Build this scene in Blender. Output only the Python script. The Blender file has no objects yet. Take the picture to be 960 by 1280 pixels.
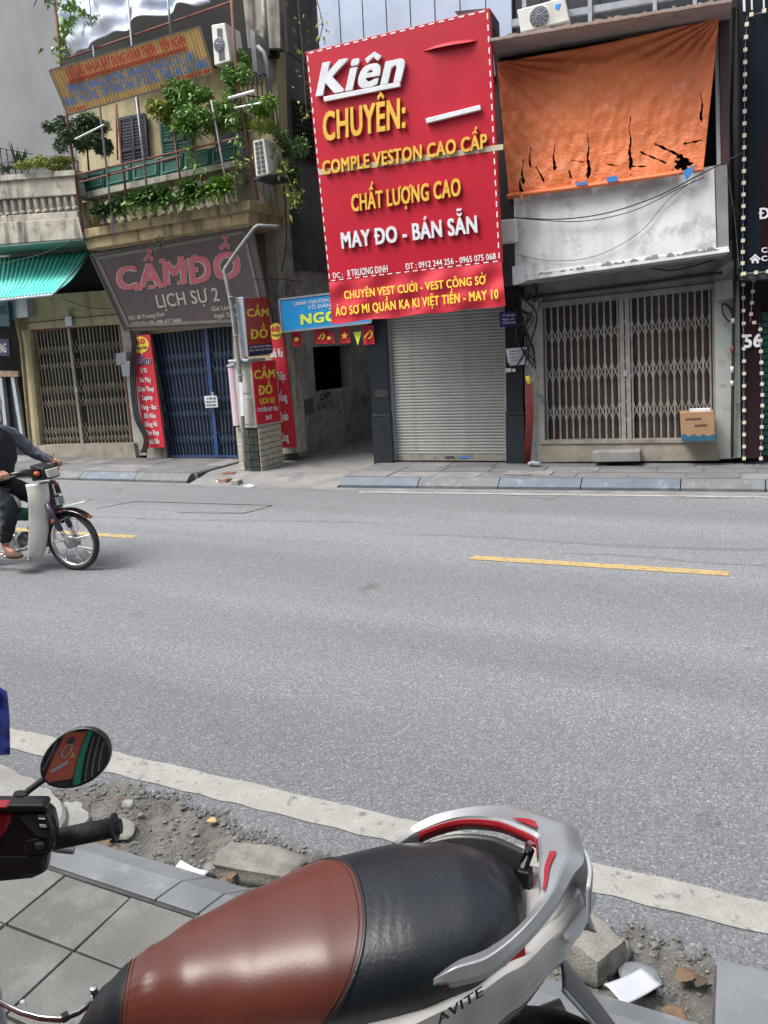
import bpy, bmesh, math, random
import numpy as np
from mathutils import Vector, Matrix
random.seed(7)
S = bpy.context.scene
C = S.collection
V = Vector
# ------------------------------------------------------------------ camera
FPX = 950.0; CXY = (480.0, 640.0); CAMH = 1.85
def _basis():
    v1 = V((-1600-CXY[0], 538-CXY[1])); b = 4230.0
    a = (FPX*FPX + v1[1]*b)/(-v1[0])
    left = V((v1[0], v1[1], FPX)).normalized(); down = V((a, b, FPX)).normalized()
    X = -left; Z = -down; Y = Z.cross(X)
    return X, Y, Z
BX, BY, BZ = _basis()
CO = V((0, 0, CAMH))
cam_d = bpy.data.cameras.new('camera'); cam = bpy.data.objects.new('camera', cam_d); C.objects.link(cam); S.camera = cam
def _w(v): return V((BX.dot(v), BY.dot(v), BZ.dot(v)))
rt, up, bk = _w(V((1,0,0))), _w(V((0,-1,0))), _w(V((0,0,-1)))
cam.matrix_world = Matrix(((rt[0],up[0],bk[0],CO[0]),(rt[1],up[1],bk[1],CO[1]),(rt[2],up[2],bk[2],CO[2]),(0,0,0,1)))
cam_d.sensor_fit = 'VERTICAL'; cam_d.sensor_height = 24; cam_d.lens = 24*FPX/1280; cam_d.clip_end = 500; cam_d.clip_start = .02
# ------------------------------------------------------------------ world, sun, exposure
SUN_EL, SUN_AZ = 58.0, 222.0      # elevation; direction towards the sun measured from +Y clockwise
wd = bpy.data.worlds.new('World'); S.world = wd; wd.use_nodes = True
nt = wd.node_tree; nt.nodes.clear()
sky = nt.nodes.new('ShaderNodeTexSky'); sky.sky_type = 'NISHITA'; sky.sun_disc = False
sky.sun_elevation = math.radians(SUN_EL); sky.sun_rotation = math.radians(SUN_AZ); sky.dust_density = 4; sky.air_density = 1.0
hs = nt.nodes.new('ShaderNodeHueSaturation'); hs.inputs['Saturation'].default_value = .38
bg = nt.nodes.new('ShaderNodeBackground'); bg.inputs[1].default_value = .13
wo = nt.nodes.new('ShaderNodeOutputWorld')
nt.links.new(sky.outputs[0], hs.inputs['Color']); nt.links.new(hs.outputs[0], bg.inputs[0]); nt.links.new(bg.outputs[0], wo.inputs[0])
sd = bpy.data.lights.new('sun', 'SUN'); sd.energy = 2.1; sd.angle = math.radians(30); sd.color = (1, .965, .92)
so = bpy.data.objects.new('sun', sd); C.objects.link(so)
_az = math.radians(SUN_AZ); _el = math.radians(SUN_EL)
_d = V((math.sin(_az)*math.cos(_el), math.cos(_az)*math.cos(_el), math.sin(_el)))
so.rotation_euler = _d.to_track_quat('Z', 'Y').to_euler()
S.view_settings.view_transform = 'Standard'; S.view_settings.look = 'None'; S.view_settings.gamma = 1
S.view_settings.exposure = 1.12
# ------------------------------------------------------------------ planes seen through the photograph
def ray(px, py): return _w(V((px-CXY[0], py-CXY[1], FPX)))
def G(px, py, z=0.0):
    d = ray(px, py); return CO + d*((z-CAMH)/d.z)
class Plane:
    """vertical plane: u along e, offset towards its front (n), z up"""
    def __init__(s, a, ang):
        s.a = V((a[0], a[1], 0)); r = math.radians(ang)
        s.e = V((math.cos(r), math.sin(r), 0)); s.n = V((s.e.y, -s.e.x, 0))
    def at(s, px, py, off=0.0):
        d = ray(px, py); q = s.a + s.n*off
        return CO + d*((q-CO).dot(s.n)/d.dot(s.n))
    def uz(s, px, py, off=0.0):
        p = s.at(px, py, off); return (p-s.a).dot(s.e), p.z
    def W(s, u, off, z): return s.a + s.e*u + s.n*off + V((0, 0, z))
L = Plane((-11.63, 9.97), 1.0)
R = Plane((-4.57, 10.08), 4.5)
class Quad:
    """a flat sign given by 3 world corners: top-left, top-right, bottom-left"""
    def __init__(s, tl, tr, bl):
        s.o = tl; s.U = tr-tl; s.Vv = bl-tl; s.n = s.Vv.cross(s.U).normalized()
        if s.n.dot(CO-tl) < 0: s.n = -s.n
    def at(s, px, py, off=0.0):
        d = ray(px, py); q = s.o + s.n*off
        return CO + d*((q-CO).dot(s.n)/d.dot(s.n))
# ------------------------------------------------------------------ mesh builder
class MB:
    def __init__(s): s.v = []; s.f = []; s.m = []; s.mi = 0
    def add(s, vs, fs):
        b = len(s.v); s.v += [V(x) for x in vs]; s.f += [tuple(b+i for i in f) for f in fs]; s.m += [s.mi]*len(fs); return s
    def hexa(s, p):   # 8 corners: bottom 4 (ring), top 4 (ring)
        return s.add(p, [(3,2,1,0),(4,5,6,7),(0,1,5,4),(1,2,6,5),(2,3,7,6),(3,0,4,7)])
    def box(s, a, b):
        x0,y0,z0 = a; x1,y1,z1 = b
        return s.hexa([(x0,y0,z0),(x1,y0,z0),(x1,y1,z0),(x0,y1,z0),(x0,y0,z1),(x1,y0,z1),(x1,y1,z1),(x0,y1,z1)])
    def pbox(s, P, u0, u1, o0, o1, z0, z1):   # box in plane coordinates
        return s.hexa([P.W(u0,o1,z0),P.W(u1,o1,z0),P.W(u1,o0,z0),P.W(u0,o0,z0),P.W(u0,o1,z1),P.W(u1,o1,z1),P.W(u1,o0,z1),P.W(u0,o0,z1)])
    def pq(s, P, q, off, th):                  # photo quad tl,tr,br,bl on P at off, th thick to the back
        f = [P.at(x, y, off) for x, y in q]; b = [p - P.n*th for p in f]
        return s.hexa([f[3],f[2],b[2],b[3],f[0],f[1],b[1],b[0]])
    def tube(s, pts, r, n=8, closed=False, caps=True):
        pts = [V(p) for p in pts]; k = len(pts); rs = r if isinstance(r, (list, tuple)) else [r]*k
        b = len(s.v); prev = None
        for i, p in enumerate(pts):
            if closed: t = pts[(i+1) % k]-pts[i-1]
            else: t = pts[min(i+1, k-1)]-pts[max(i-1, 0)]
            t = t.normalized() if t.length > 1e-9 else V((0,0,1))
            if prev is None:
                a = V((0,0,1)) if abs(t.z) < .9 else V((1,0,0)); x = t.cross(a).normalized()
            else:
                x = (prev - t*prev.dot(t)); x = x.normalized() if x.length > 1e-6 else prev
            prev = x; y = t.cross(x)
            for j in range(n):
                a = 2*math.pi*j/n; s.v.append(p + (x*math.cos(a)+y*math.sin(a))*rs[i])
        for i in range(k if closed else k-1):
            i2 = (i+1) % k
            for j in range(n):
                j2 = (j+1) % n; s.f.append((b+i*n+j, b+i*n+j2, b+i2*n+j2, b+i2*n+j)); s.m.append(s.mi)
        if caps and not closed:
            s.f.append(tuple(b+j for j in reversed(range(n)))); s.f.append(tuple(b+(k-1)*n+j for j in range(n))); s.m += [s.mi]*2
        return s
    def bar(s, a, b, w, d, side):   # rectangular bar from a to b, w wide across, d deep along side
        a = V(a); b = V(b); t = (b-a).normalized(); sd_ = V(side).normalized(); x = t.cross(sd_).normalized()*w/2; y = sd_*d/2
        return s.hexa([a-x-y, a+x-y, a+x+y, a-x+y, b-x-y, b+x-y, b+x+y, b-x+y])
    def lathe(s, c, ax, prof, n=20):   # prof: (dist along ax, radius)
        ax = V(ax).normalized(); a = V((0,0,1)) if abs(ax.z) < .9 else V((1,0,0)); x = ax.cross(a).normalized(); y = ax.cross(x); b = len(s.v); c = V(c)
        for h, r in prof:
            for j in range(n):
                t = 2*math.pi*j/n; s.v.append(c+ax*h+(x*math.cos(t)+y*math.sin(t))*r)
        for i in range(len(prof)-1):
            for j in range(n):
                j2 = (j+1) % n; s.f.append((b+i*n+j, b+i*n+j2, b+(i+1)*n+j2, b+(i+1)*n+j)); s.m.append(s.mi)
        s.f.append(tuple(b+j for j in reversed(range(n)))); s.f.append(tuple(b+(len(prof)-1)*n+j for j in range(n))); s.m += [s.mi]*2
        return s
    def grid(s, fn, nu, nv, closed_u=False):
        b = len(s.v)
        for j in range(nv+1):
            for i in range(nu+(0 if closed_u else 1)): s.v.append(V(fn(i/nu, j/nv)))
        w = nu+(0 if closed_u else 1)
        for j in range(nv):
            for i in range(nu):
                i2 = (i+1) % w if closed_u else i+1
                s.f.append((b+j*w+i, b+j*w+i2, b+(j+1)*w+i2, b+(j+1)*w+i)); s.m.append(s.mi)
        return s
    def blob(s, c, r, n=2, jit=.15, flat=1.0, seed=0):
        rg = random.Random(seed); bm = bmesh.new(); bmesh.ops.create_icosphere(bm, subdivisions=n, radius=1)
        rx, ry, rz = (r, r, r) if not isinstance(r, (tuple, list)) else r
        vs = [];
        for v in bm.verts:
            k = 1+rg.uniform(-jit, jit); vs.append(V(c)+V((v.co.x*rx*k, v.co.y*ry*k, v.co.z*rz*k*flat)))
        fs = [tuple(v.index for v in f.verts) for f in bm.faces]; bm.free(); return s.add(vs, fs)
    def build(s, name, mats, parent=None, smooth=False, bevel=0, kind=None, label=None, recalc=True, solid=0, sub=0, coll=True):
        base = parent_base(parent)
        me = bpy.data.meshes.new(name); me.from_pydata([tuple(v-base) for v in s.v], [], s.f)
        if not isinstance(mats, (list, tuple)): mats = [mats]
        for m_ in mats: me.materials.append(m_)
        me.polygons.foreach_set('material_index', s.m)
        if recalc:
            bm = bmesh.new(); bm.from_mesh(me); bmesh.ops.recalc_face_normals(bm, faces=bm.faces); bm.to_mesh(me); bm.free()
        if smooth is True: me.polygons.foreach_set('use_smooth', [True]*len(me.polygons))
        elif smooth:
            me.polygons.foreach_set('use_smooth', [True]*len(me.polygons)); me.set_sharp_from_angle(angle=math.radians(smooth))
        o = bpy.data.objects.new(name, me); C.objects.link(o)
        if parent: o.parent = parent
        if solid:
            md = o.modifiers.new('s', 'SOLIDIFY'); md.thickness = solid; md.offset = 0
        if sub:
            md = o.modifiers.new('u', 'SUBSURF'); md.levels = sub; md.render_levels = sub
        if bevel:
            md = o.modifiers.new('b', 'BEVEL'); md.width = bevel; md.segments = 2; md.limit_method = 'ANGLE'
        if kind: o['kind'] = kind
        if label: o['label'] = label
        return o
def parent_base(p):
    b = V((0,0,0))
    while p: b += V(p.location); p = p.parent
    return b
def thing(name, label, cat, loc, group=None):
    o = bpy.data.objects.new(name, None); C.objects.link(o); o.location = loc; o.empty_display_size = .1
    o['label'] = label; o['category'] = cat
    if group: o['group'] = group
    return o
def tag(o, label, cat, group=None):
    o['label'] = label; o['category'] = cat
    if group: o['group'] = group
    return o
def share(src, parent, delta):
    o = src.copy(); C.objects.link(o); o.parent = parent; o.location = V(src.location)+V(delta); return o
# ------------------------------------------------------------------ materials
def mat(name, c1, c2=None, ns=6, rough=.8, bump=.0, bs=80, streak=None, sa=.5, sscale=5, metal=0, coat=0, spec=.5, spots=None, spa=.5, sps=12, thr=.5, trans=0, emit=None, fine=0, fs=200, lohi=(.35,.65)):
    m = bpy.data.materials.new(name); m.use_nodes = True; t = m.node_tree; N = t.nodes; K = t.links.new
    b = N['Principled BSDF']; b.inputs['Roughness'].default_value = rough; b.inputs['Metallic'].default_value = metal
    b.inputs['Coat Weight'].default_value = coat; b.inputs['Coat Roughness'].default_value = .08; b.inputs['Specular IOR Level'].default_value = spec
    tc = N.new('ShaderNodeTexCoord')
    def noise(sc, det=5, mp=None, rg=.55):
        n = N.new('ShaderNodeTexNoise'); n.inputs['Scale'].default_value = sc; n.inputs['Detail'].default_value = det; n.inputs['Roughness'].default_value = rg
        if mp:
            q = N.new('ShaderNodeMapping'); q.inputs['Scale'].default_value = mp; K(tc.outputs['Object'], q.inputs[0]); K(q.outputs[0], n.inputs[0])
        else: K(tc.outputs['Object'], n.inputs[0])
        return n.outputs[0]
    def ramp(src, a, bb):
        r = N.new('ShaderNodeMapRange'); r.inputs[1].default_value = a; r.inputs[2].default_value = bb; K(src, r.inputs[0]); return r.outputs[0]
    def mix(f, A, B, amt=1.0, mode='MIX'):
        x = N.new('ShaderNodeMix'); x.data_type = 'RGBA'; x.blend_type = mode
        if amt != 1.0:
            mm = N.new('ShaderNodeMath'); mm.operation = 'MULTIPLY'; mm.inputs[1].default_value = amt; K(f, mm.inputs[0]); f = mm.outputs[0]
        K(f, x.inputs[0])
        for sck, val in ((x.inputs[6], A), (x.inputs[7], B)):
            if isinstance(val, tuple): sck.default_value = (*val, 1)
            else: K(val, sck)
        return x.outputs[2]
    col = None
    if c2: col = mix(ramp(noise(ns), *lohi), tuple(c1), tuple(c2))
    if fine:
        d = tuple(max(0, k*(1-fine)) for k in c1); l_ = tuple(k*(1+fine) for k in c1)
        fcol = mix(ramp(noise(fs, 2), .3, .7), d, l_)
        if col is None: col = fcol
        else:
            g_ = mix(ramp(noise(fs, 2), .3, .7), (1-fine,)*3, (1+fine,)*3); col = mix_mul(N, K, col, g_)
    if streak: col = mix(ramp(noise(sscale, 5, (1,1,.13)), .5, .72), col or tuple(c1), tuple(streak), sa)
    if spots: col = mix(ramp(noise(sps, 6, None, .65), thr, thr+.12), col or tuple(c1), tuple(spots), spa)
    if col is None: b.inputs['Base Color'].default_value = (*c1, 1)
    else: K(col, b.inputs['Base Color'])
    if bump:
        bp = N.new('ShaderNodeBump'); bp.inputs['Strength'].default_value = bump; bp.inputs['Distance'].default_value = .01
        K(noise(bs, 4), bp.inputs['Height']); K(bp.outputs[0], b.inputs['Normal'])
    if trans: b.inputs['Transmission Weight'].default_value = trans
    if emit: b.inputs['Emission Color'].default_value = (*emit[0], 1); b.inputs['Emission Strength'].default_value = emit[1]
    return m
def mix_mul(N, K, A, B):
    x = N.new('ShaderNodeMix'); x.data_type = 'RGBA'; x.blend_type = 'MULTIPLY'; x.inputs[0].default_value = 1; K(A, x.inputs[6]); K(B, x.inputs[7]); return x.outputs[2]
M = {}
def mm(k, *a, **kw): M[k] = mat(k, *a, **kw)
mm('granite', (.012,.017,.022), (.02,.027,.034), ns=20, rough=.28, fine=.3, fs=300, spots=(.1,.1,.1), spa=.35, sps=6, thr=.62)
mm('shutter', (.36,.37,.35), (.31,.32,.3), ns=3, rough=.55, streak=(.22,.2,.16), sa=.4, spec=.4)
mm('shutter_dirty', (.3,.29,.25), (.2,.18,.15), ns=14, rough=.6, spots=(.08,.07,.06), sps=30, thr=.58)
mm('yellow_wall', (.46,.39,.23), (.36,.31,.2), ns=2.5, rough=.9, streak=(.09,.08,.06), sa=.7, bump=.2, spots=(.12,.1,.08), spa=.5, sps=5, thr=.6)
mm('yellow_trim', (.44,.35,.19), (.28,.22,.13), ns=5, rough=.9, streak=(.05,.045,.035), sa=.85, sscale=9, bump=.3)
mm('old_plaster', (.44,.41,.35), (.28,.26,.22), ns=4, rough=.92, streak=(.035,.033,.03), sa=.85, sscale=7, bump=.35, spots=(.05,.05,.045), spa=.7, sps=7, thr=.56)
mm('grey_render', (.21,.215,.22), (.17,.175,.18), ns=.9, rough=.9, streak=(.12,.12,.12), sa=.4, sscale=2, bump=.25, bs=30, spots=(.09,.09,.09), spa=.6, sps=1.6, thr=.62)
mm('dark_concrete', (.15,.15,.148), (.085,.085,.085), ns=1.6, rough=.95, streak=(.02,.02,.02), sa=.8, sscale=3, bump=.3, bs=40)
mm('alley_wall', (.52,.5,.47), (.36,.345,.33), ns=2.5, rough=.95, streak=(.16,.15,.14), sa=.6, bump=.4, bs=40, spots=(.17,.165,.16), spa=.8, sps=5, thr=.55)
mm('white_wall', (.74,.75,.76), (.6,.6,.61), ns=2.2, rough=.9, streak=(.34,.33,.31), sa=.6, sscale=4, bump=.2, bs=40, spots=(.34,.32,.29), spa=.7, sps=3, thr=.54)
mm('white_pillar', (.42,.42,.39), (.3,.3,.28), ns=5, rough=.9, streak=(.17,.16,.14), sa=.6, bump=.25, spots=(.14,.12,.1), spa=.7, sps=6, thr=.58)
mm('green_pillar', (.3,.37,.34), (.38,.38,.34), ns=3, rough=.9, streak=(.15,.14,.12), sa=.6, bump=.25, spots=(.16,.13,.1), spa=.7, sps=5, thr=.56)
mm('lintel', (.26,.255,.245), (.19,.185,.18), ns=4, rough=.9, streak=(.09,.085,.08), sa=.6, bump=.2)
mm('plinth', (.34,.31,.25), (.24,.22,.18), ns=5, rough=.9, spots=(.14,.12,.09), sps=8, thr=.55, bump=.3)
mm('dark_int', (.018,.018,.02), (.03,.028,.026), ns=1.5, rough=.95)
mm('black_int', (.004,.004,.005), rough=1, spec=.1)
mm('gate_grey', (.40,.375,.335), (.3,.275,.25), ns=9, rough=.5, metal=.35, streak=(.15,.11,.08), sa=.5)
mm('gate_tan', (.33,.29,.215), (.24,.205,.15), ns=9, rough=.6, metal=.2, streak=(.1,.07,.05), sa=.6)
mm('gate_brown', (.075,.06,.05), (.05,.04,.034), ns=6, rough=.7, streak=(.03,.025,.02), sa=.5)
mm('gate_blue', (.022,.04,.085), (.03,.05,.095), ns=6, rough=.5, streak=(.02,.04,.09), sa=.5)
mm('gate_dark', (.016,.022,.036), (.012,.016,.026), ns=5, rough=.55)
mm('blue_post', (.02,.06,.2), (.018,.045,.13), ns=6, rough=.5)
mm('steel_post', (.33,.36,.4), (.25,.27,.3), ns=9, rough=.5, metal=.3)
mm('rust', (.2,.075,.055), (.13,.05,.035), ns=12, rough=.8, streak=(.06,.03,.02), sa=.5)
mm('green_paint', (.02,.13,.1), (.015,.09,.07), ns=6, rough=.6, streak=(.03,.04,.035), sa=.5)
mm('green_trim', (.12,.28,.23), (.08,.2,.17), ns=9, rough=.6)
mm('dark_shutter', (.012,.016,.03), (.02,.025,.04), ns=5, rough=.5)
mm('cladding', (.4,.46,.58), (.33,.39,.5), ns=1.2, rough=.45, streak=(.22,.26,.34), sa=.5, sscale=4, metal=.1)
mm('blue_tarp', (.55,.6,.7), (.4,.46,.58), ns=2.5, rough=.5, bump=.5, bs=14)
mm('eave', (.33,.29,.28), (.27,.23,.225), ns=3, rough=.8, spots=(.15,.07,.04), spa=.8, sps=3.5, thr=.6)
mm('rust_edge', (.2,.1,.06), (.3,.24,.2), ns=14, rough=.85)
mm('brown_frame', (.07,.03,.03), (.05,.022,.022), ns=6, rough=.5)
mm('white_frame', (.6,.62,.64), rough=.4)
mm('glass_dark', (.02,.022,.025), (.03,.03,.033), ns=9, rough=.12, spec=.5)
mm('black_panel', (.008,.011,.016), (.012,.018,.026), ns=.9, rough=.16, spec=.5)
mm('maroon_panel', (.022,.005,.009), (.012,.005,.008), ns=1.5, rough=.3)
mm('bulb', (.62,.55,.42), rough=.5)
mm('white_letter', (.72,.73,.76), (.6,.62,.65), ns=9, rough=.35)
mm('yellow_letter', (.8,.5,.09), (.66,.38,.06), ns=9, rough=.35)
mm('gold_side', (.62,.36,.06), rough=.4)
mm('sign_red', (.46,.008,.027), (.41,.007,.023), ns=1.0, rough=.42, streak=(.33,.01,.03), sa=.35, sscale=2)
mm('banner_red', (.56,.02,.04), (.46,.012,.03), ns=2, rough=.6)
mm('bright_red', (.6,.02,.04), (.5,.015,.035), ns=4, rough=.55)
mm('banner_yellow', (.82,.62,.06), rough=.6)
mm('banner_white', (.72,.72,.72), rough=.6)
mm('beige_strip', (.5,.42,.3), rough=.6)
mm('pawn_board', (.13,.095,.098), (.105,.078,.082), ns=1.4, rough=.5, streak=(.06,.045,.05), sa=.4, sscale=2)
mm('pawn_frame', (.26,.23,.2), (.19,.17,.15), ns=6, rough=.6)
mm('pawn_pink', (.62,.15,.19), (.52,.12,.16), ns=6, rough=.5)
mm('pawn_cream', (.5,.48,.4), rough=.55)
mm('corr_brown', (.85,.6,.26), (.75,.52,.22), ns=3, rough=.6, streak=(.2,.12,.05), sa=.5)
mm('corr_red', (.65,.01,.05), rough=.6)
mm('corr_blue', (.01,.24,.75), rough=.6)
mm('box_red', (.42,.045,.03), (.36,.035,.025), ns=4, rough=.4)
mm('box_navy', (.02,.025,.09), rough=.5)
mm('alu', (.42,.46,.5), (.34,.38,.42), ns=8, rough=.4, metal=.4)
mm('cabinet', (.45,.44,.39), (.37,.36,.32), ns=5, rough=.6, streak=(.22,.2,.17), sa=.5)
mm('tile_cream', (.47,.44,.35), (.38,.35,.27), ns=7, rough=.45, spots=(.2,.18,.14), sps=9, thr=.58)
mm('grout', (.17,.16,.14), rough=.9)
mm('dark_brick', (.06,.065,.06), (.035,.04,.035), ns=9, rough=.9, bump=.3)
mm('sky_blue', (.02,.33,.75), (.02,.28,.66), ns=2, rough=.45)
mm('lime', (.72,.85,.08), rough=.5)
mm('turquoise', (.1,.62,.52), (.2,.7,.62), ns=2, rough=.5, streak=(.08,.4,.34), sa=.5, sscale=3)
mm('teal_sign', (.01,.09,.13), rough=.4)
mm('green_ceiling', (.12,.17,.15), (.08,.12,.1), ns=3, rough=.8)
mm('ac_white', (.6,.6,.56), (.5,.5,.46), ns=5, rough=.5, streak=(.3,.28,.24), sa=.5)
mm('ac_grille', (.06,.06,.065), rough=.5)
mm('ac_grey', (.3,.32,.34), (.22,.24,.26), ns=4, rough=.5, streak=(.15,.15,.15), sa=.5)
mm('cable', (.012,.012,.014), rough=.6)
mm('red_cable', (.24,.035,.032), (.17,.025,.022), ns=9, rough=.5)
mm('pole', (.2,.21,.21), (.26,.26,.25), ns=7, rough=.6, metal=.2, spots=(.15,.12,.1), spa=.5, sps=12)
mm('tarp', (.80,.225,.08), (.70,.175,.058), ns=1.2, rough=.6, bump=.4, bs=25, streak=(.42,.11,.05), sa=.45, sscale=2.2, spots=(.78,.36,.22), spa=.5, sps=9, thr=.55)
mm('tarp_blue', (.05,.2,.5), rough=.5)
mm('cardboard', (.33,.2,.11), (.28,.17,.09), ns=5, rough=.85)
mm('card_blue', (.012,.09,.16), rough=.7)
mm('paper', (.6,.62,.66), (.5,.52,.56), ns=5, rough=.8)
mm('ink', (.03,.03,.035), rough=.8)
mm('navy_plate', (.012,.02,.12), rough=.4)
mm('leaf', (.075,.16,.045), (.11,.21,.055), ns=5, rough=.55)
mm('leaf_dark', (.04,.085,.035), (.075,.13,.05), ns=5, rough=.55)
mm('leaf_yellow', (.3,.33,.05), (.13,.2,.04), ns=6, rough=.55)
mm('leaf_bright', (.11,.25,.055), (.19,.3,.05), ns=6, rough=.5)
mm('stem', (.09,.07,.05), rough=.9)
mm('pot', (.12,.06,.04), (.08,.045,.035), ns=9, rough=.85)
mm('iron', (.025,.025,.028), rough=.6)
# near things
mm('rubber', (.018,.018,.019), (.028,.028,.028), ns=20, rough=.7)
mm('black_plastic', (.014,.015,.017), rough=.32, fine=.25, fs=500)
mm('grey_plastic', (.05,.055,.06), rough=.4)
mm('chrome', (.75,.75,.76), rough=.14, metal=1)
mm('alloy', (.38,.39,.4), (.3,.31,.32), ns=30, rough=.38, metal=.8)
mm('bike_white', (.66,.66,.61), (.56,.56,.5), ns=4, rough=.3, coat=.4)
mm('maroon', (.03,.006,.012), rough=.2, coat=.8)
mm('amber', (.5,.1,.02), rough=.3)
mm('lamp_glass', (.5,.52,.52), (.38,.4,.4), ns=15, rough=.15)
mm('skin', (.42,.22,.15), (.36,.18,.12), ns=12, rough=.55)
mm('sleeve', (.13,.15,.19), (.1,.115,.15), ns=9, rough=.85, bump=.4, bs=25)
mm('vest', (.012,.014,.022), (.02,.022,.03), ns=8, rough=.8, bump=.4, bs=18)
mm('trousers', (.012,.016,.02), (.02,.026,.03), ns=6, rough=.85, bump=.4, bs=18)
mm('hair', (.01,.009,.008), rough=.6)
mm('cap_white', (.5,.52,.54), rough=.7)
# ------------------------------------------------------------------ asphalt, ground materials
def asphalt(name, c=(.135,.137,.142), speck=.5, dark=(.06,.06,.063), big=.25):
    m = bpy.data.materials.new(name); m.use_nodes = True; t = m.node_tree; N = t.nodes; K = t.links.new; b = N['Principled BSDF']
    b.inputs['Roughness'].default_value = .82; b.inputs['Specular IOR Level'].default_value = .35
    tc = N.new('ShaderNodeTexCoord')
    def vor(sc):
        v = N.new('ShaderNodeTexVoronoi'); v.inputs['Scale'].default_value = sc; K(tc.outputs['Object'], v.inputs[0]); return v
    v1 = vor(135); v2 = vor(270)
    r = N.new('ShaderNodeValToRGB'); e = r.color_ramp.elements
    e[0].position = 0; e[0].color = (*[k*.68 for k in c], 1); e[1].position = 1; e[1].color = (*[min(1, k*2.2) for k in c], 1)
    x = e.new(.45); x.color = (*[k*.92 for k in c], 1); x = e.new(.8); x.color = (*[k*1.3 for k in c], 1)
    K(v1.outputs['Color'], r.inputs[0])
    r2 = N.new('ShaderNodeValToRGB'); e = r2.color_ramp.elements; e[0].color = (.72,.72,.72,1); e[1].color = (1.3,1.3,1.3,1); K(v2.outputs['Color'], r2.inputs[0])
    col = mix_mul(N, K, r.outputs[0], r2.outputs[0])
    n = N.new('ShaderNodeTexNoise'); n.inputs['Scale'].default_value = .8; n.inputs['Detail'].default_value = 6
    mp = N.new('ShaderNodeMapping'); mp.inputs['Scale'].default_value = (.12, 1.3, 1); K(tc.outputs['Object'], mp.inputs[0]); K(mp.outputs[0], n.inputs[0])
    r3 = N.new('ShaderNodeMapRange'); r3.inputs[1].default_value = .38; r3.inputs[2].default_value = .62; r3.inputs[3].default_value = 1-big; r3.inputs[4].default_value = 1+big*.6; K(n.outputs[0], r3.inputs[0])
    cc = N.new('ShaderNodeCombineColor'); [K(r3.outputs[0], cc.inputs[i]) for i in range(3)]
    col = mix_mul(N, K, col, cc.outputs[0]); 
    # dark oil spots
    n2 = N.new('ShaderNodeTexNoise'); n2.inputs['Scale'].default_value = 1.7; n2.inputs['Detail'].default_value = 7; K(tc.outputs['Object'], n2.inputs[0])
    r4 = N.new('ShaderNodeMapRange'); r4.inputs[1].default_value = .66; r4.inputs[2].default_value = .74; r4.inputs[4].default_value = .5; K(n2.outputs[0], r4.inputs[0])
    mx = N.new('ShaderNodeMix'); mx.data_type = 'RGBA'; K(r4.outputs[0], mx.inputs[0]); K(col, mx.inputs[6]); mx.inputs[7].default_value = (*dark, 1)
    K(mx.outputs[2], b.inputs['Base Color'])
    bp = N.new('ShaderNodeBump'); bp.inputs['Strength'].default_value = .5; bp.inputs['Distance'].default_value = .004; K(v1.outputs['Distance'], bp.inputs['Height']); K(bp.outputs[0], b.inputs['Normal'])
    M[name] = m
asphalt('asphalt', c=(.163,.171,.182), big=.13)
asphalt('asphalt_dark', c=(.07,.07,.073))
def paint(name, c, wear, under=(.14,.14,.145), thr=(.56,.66)):
    m = mat(name, c, tuple(k*.85 for k in c), ns=9, rough=.7, bump=.4, bs=110, spots=under, spa=.9, sps=22, thr=thr[0], fine=.12, fs=150); M[name] = m
paint('paint_white', (.37,.36,.33), .5, thr=(.56,.7))
paint('paint_white_far', (.36,.37,.37), .5, thr=(.52,.6))
paint('paint_yellow', (.43,.31,.13), .5, thr=(.52,.7))
mm('far_slab', (.15,.15,.152), (.11,.11,.115), ns=3, rough=.85, spots=(.075,.075,.078), spa=.6, sps=2.5, thr=.55, bump=.3, bs=30)
mm('far_slab_light', (.21,.205,.2), (.15,.15,.15), ns=4, rough=.85, spots=(.08,.08,.08), spa=.6, sps=3.5, thr=.55, bump=.3, bs=30)
mm('blue_kerb', (.105,.13,.16), (.075,.095,.12), ns=5, rough=.6, spots=(.24,.27,.3), spa=.5, sps=6, thr=.56, bump=.3)
mm('grey_kerb', (.135,.145,.15), (.10,.107,.112), ns=5, rough=.7, spots=(.27,.28,.3), spa=.5, sps=8, thr=.56, bump=.3)
mm('gutter', (.2,.2,.2), (.14,.14,.14), ns=4, rough=.85, spots=(.3,.3,.3), spa=.4, sps=5, thr=.58)
mm('near_tile', (.235,.238,.22), (.175,.177,.163), ns=3, rough=.6, spots=(.33,.335,.31), spa=.4, sps=7, thr=.55, bump=.25, bs=60, fine=.06, fs=260)
mm('near_tile_b', (.215,.215,.197), (.15,.15,.138), ns=2.3, rough=.55, spots=(.30,.30,.28), spa=.45, sps=5, thr=.53, bump=.3, bs=70, fine=.08, fs=200)
mm('near_kerb', (.225,.24,.255), (.165,.178,.19), ns=4, rough=.55, spots=(.38,.41,.43), spa=.5, sps=7, thr=.57, bump=.25, bs=50, fine=.08, fs=260)
mm('mortar', (.1,.1,.095), (.06,.06,.058), ns=20, rough=.95, bump=.4, bs=120)
mm('dirt', (.19,.183,.165), (.11,.105,.095), ns=9, rough=.97, bump=.8, bs=120, spots=(.23,.215,.185), spa=.5, sps=18, thr=.55, fine=.3, fs=170)
mm('pebble', (.25,.24,.225), (.13,.125,.115), ns=30, rough=.9)
mm('stone', (.29,.275,.245), (.2,.19,.17), ns=18, rough=.9, bump=.5, bs=140, fine=.25, fs=170)
mm('white_conc', (.34,.335,.315), (.25,.245,.23), ns=5, rough=.85, spots=(.2,.2,.19), spa=.6, sps=7, thr=.56, bump=.5, bs=60, fine=.1, fs=160)
mm('dry_leaf', (.21,.135,.08), (.14,.09,.055), ns=30, rough=.8)
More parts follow.
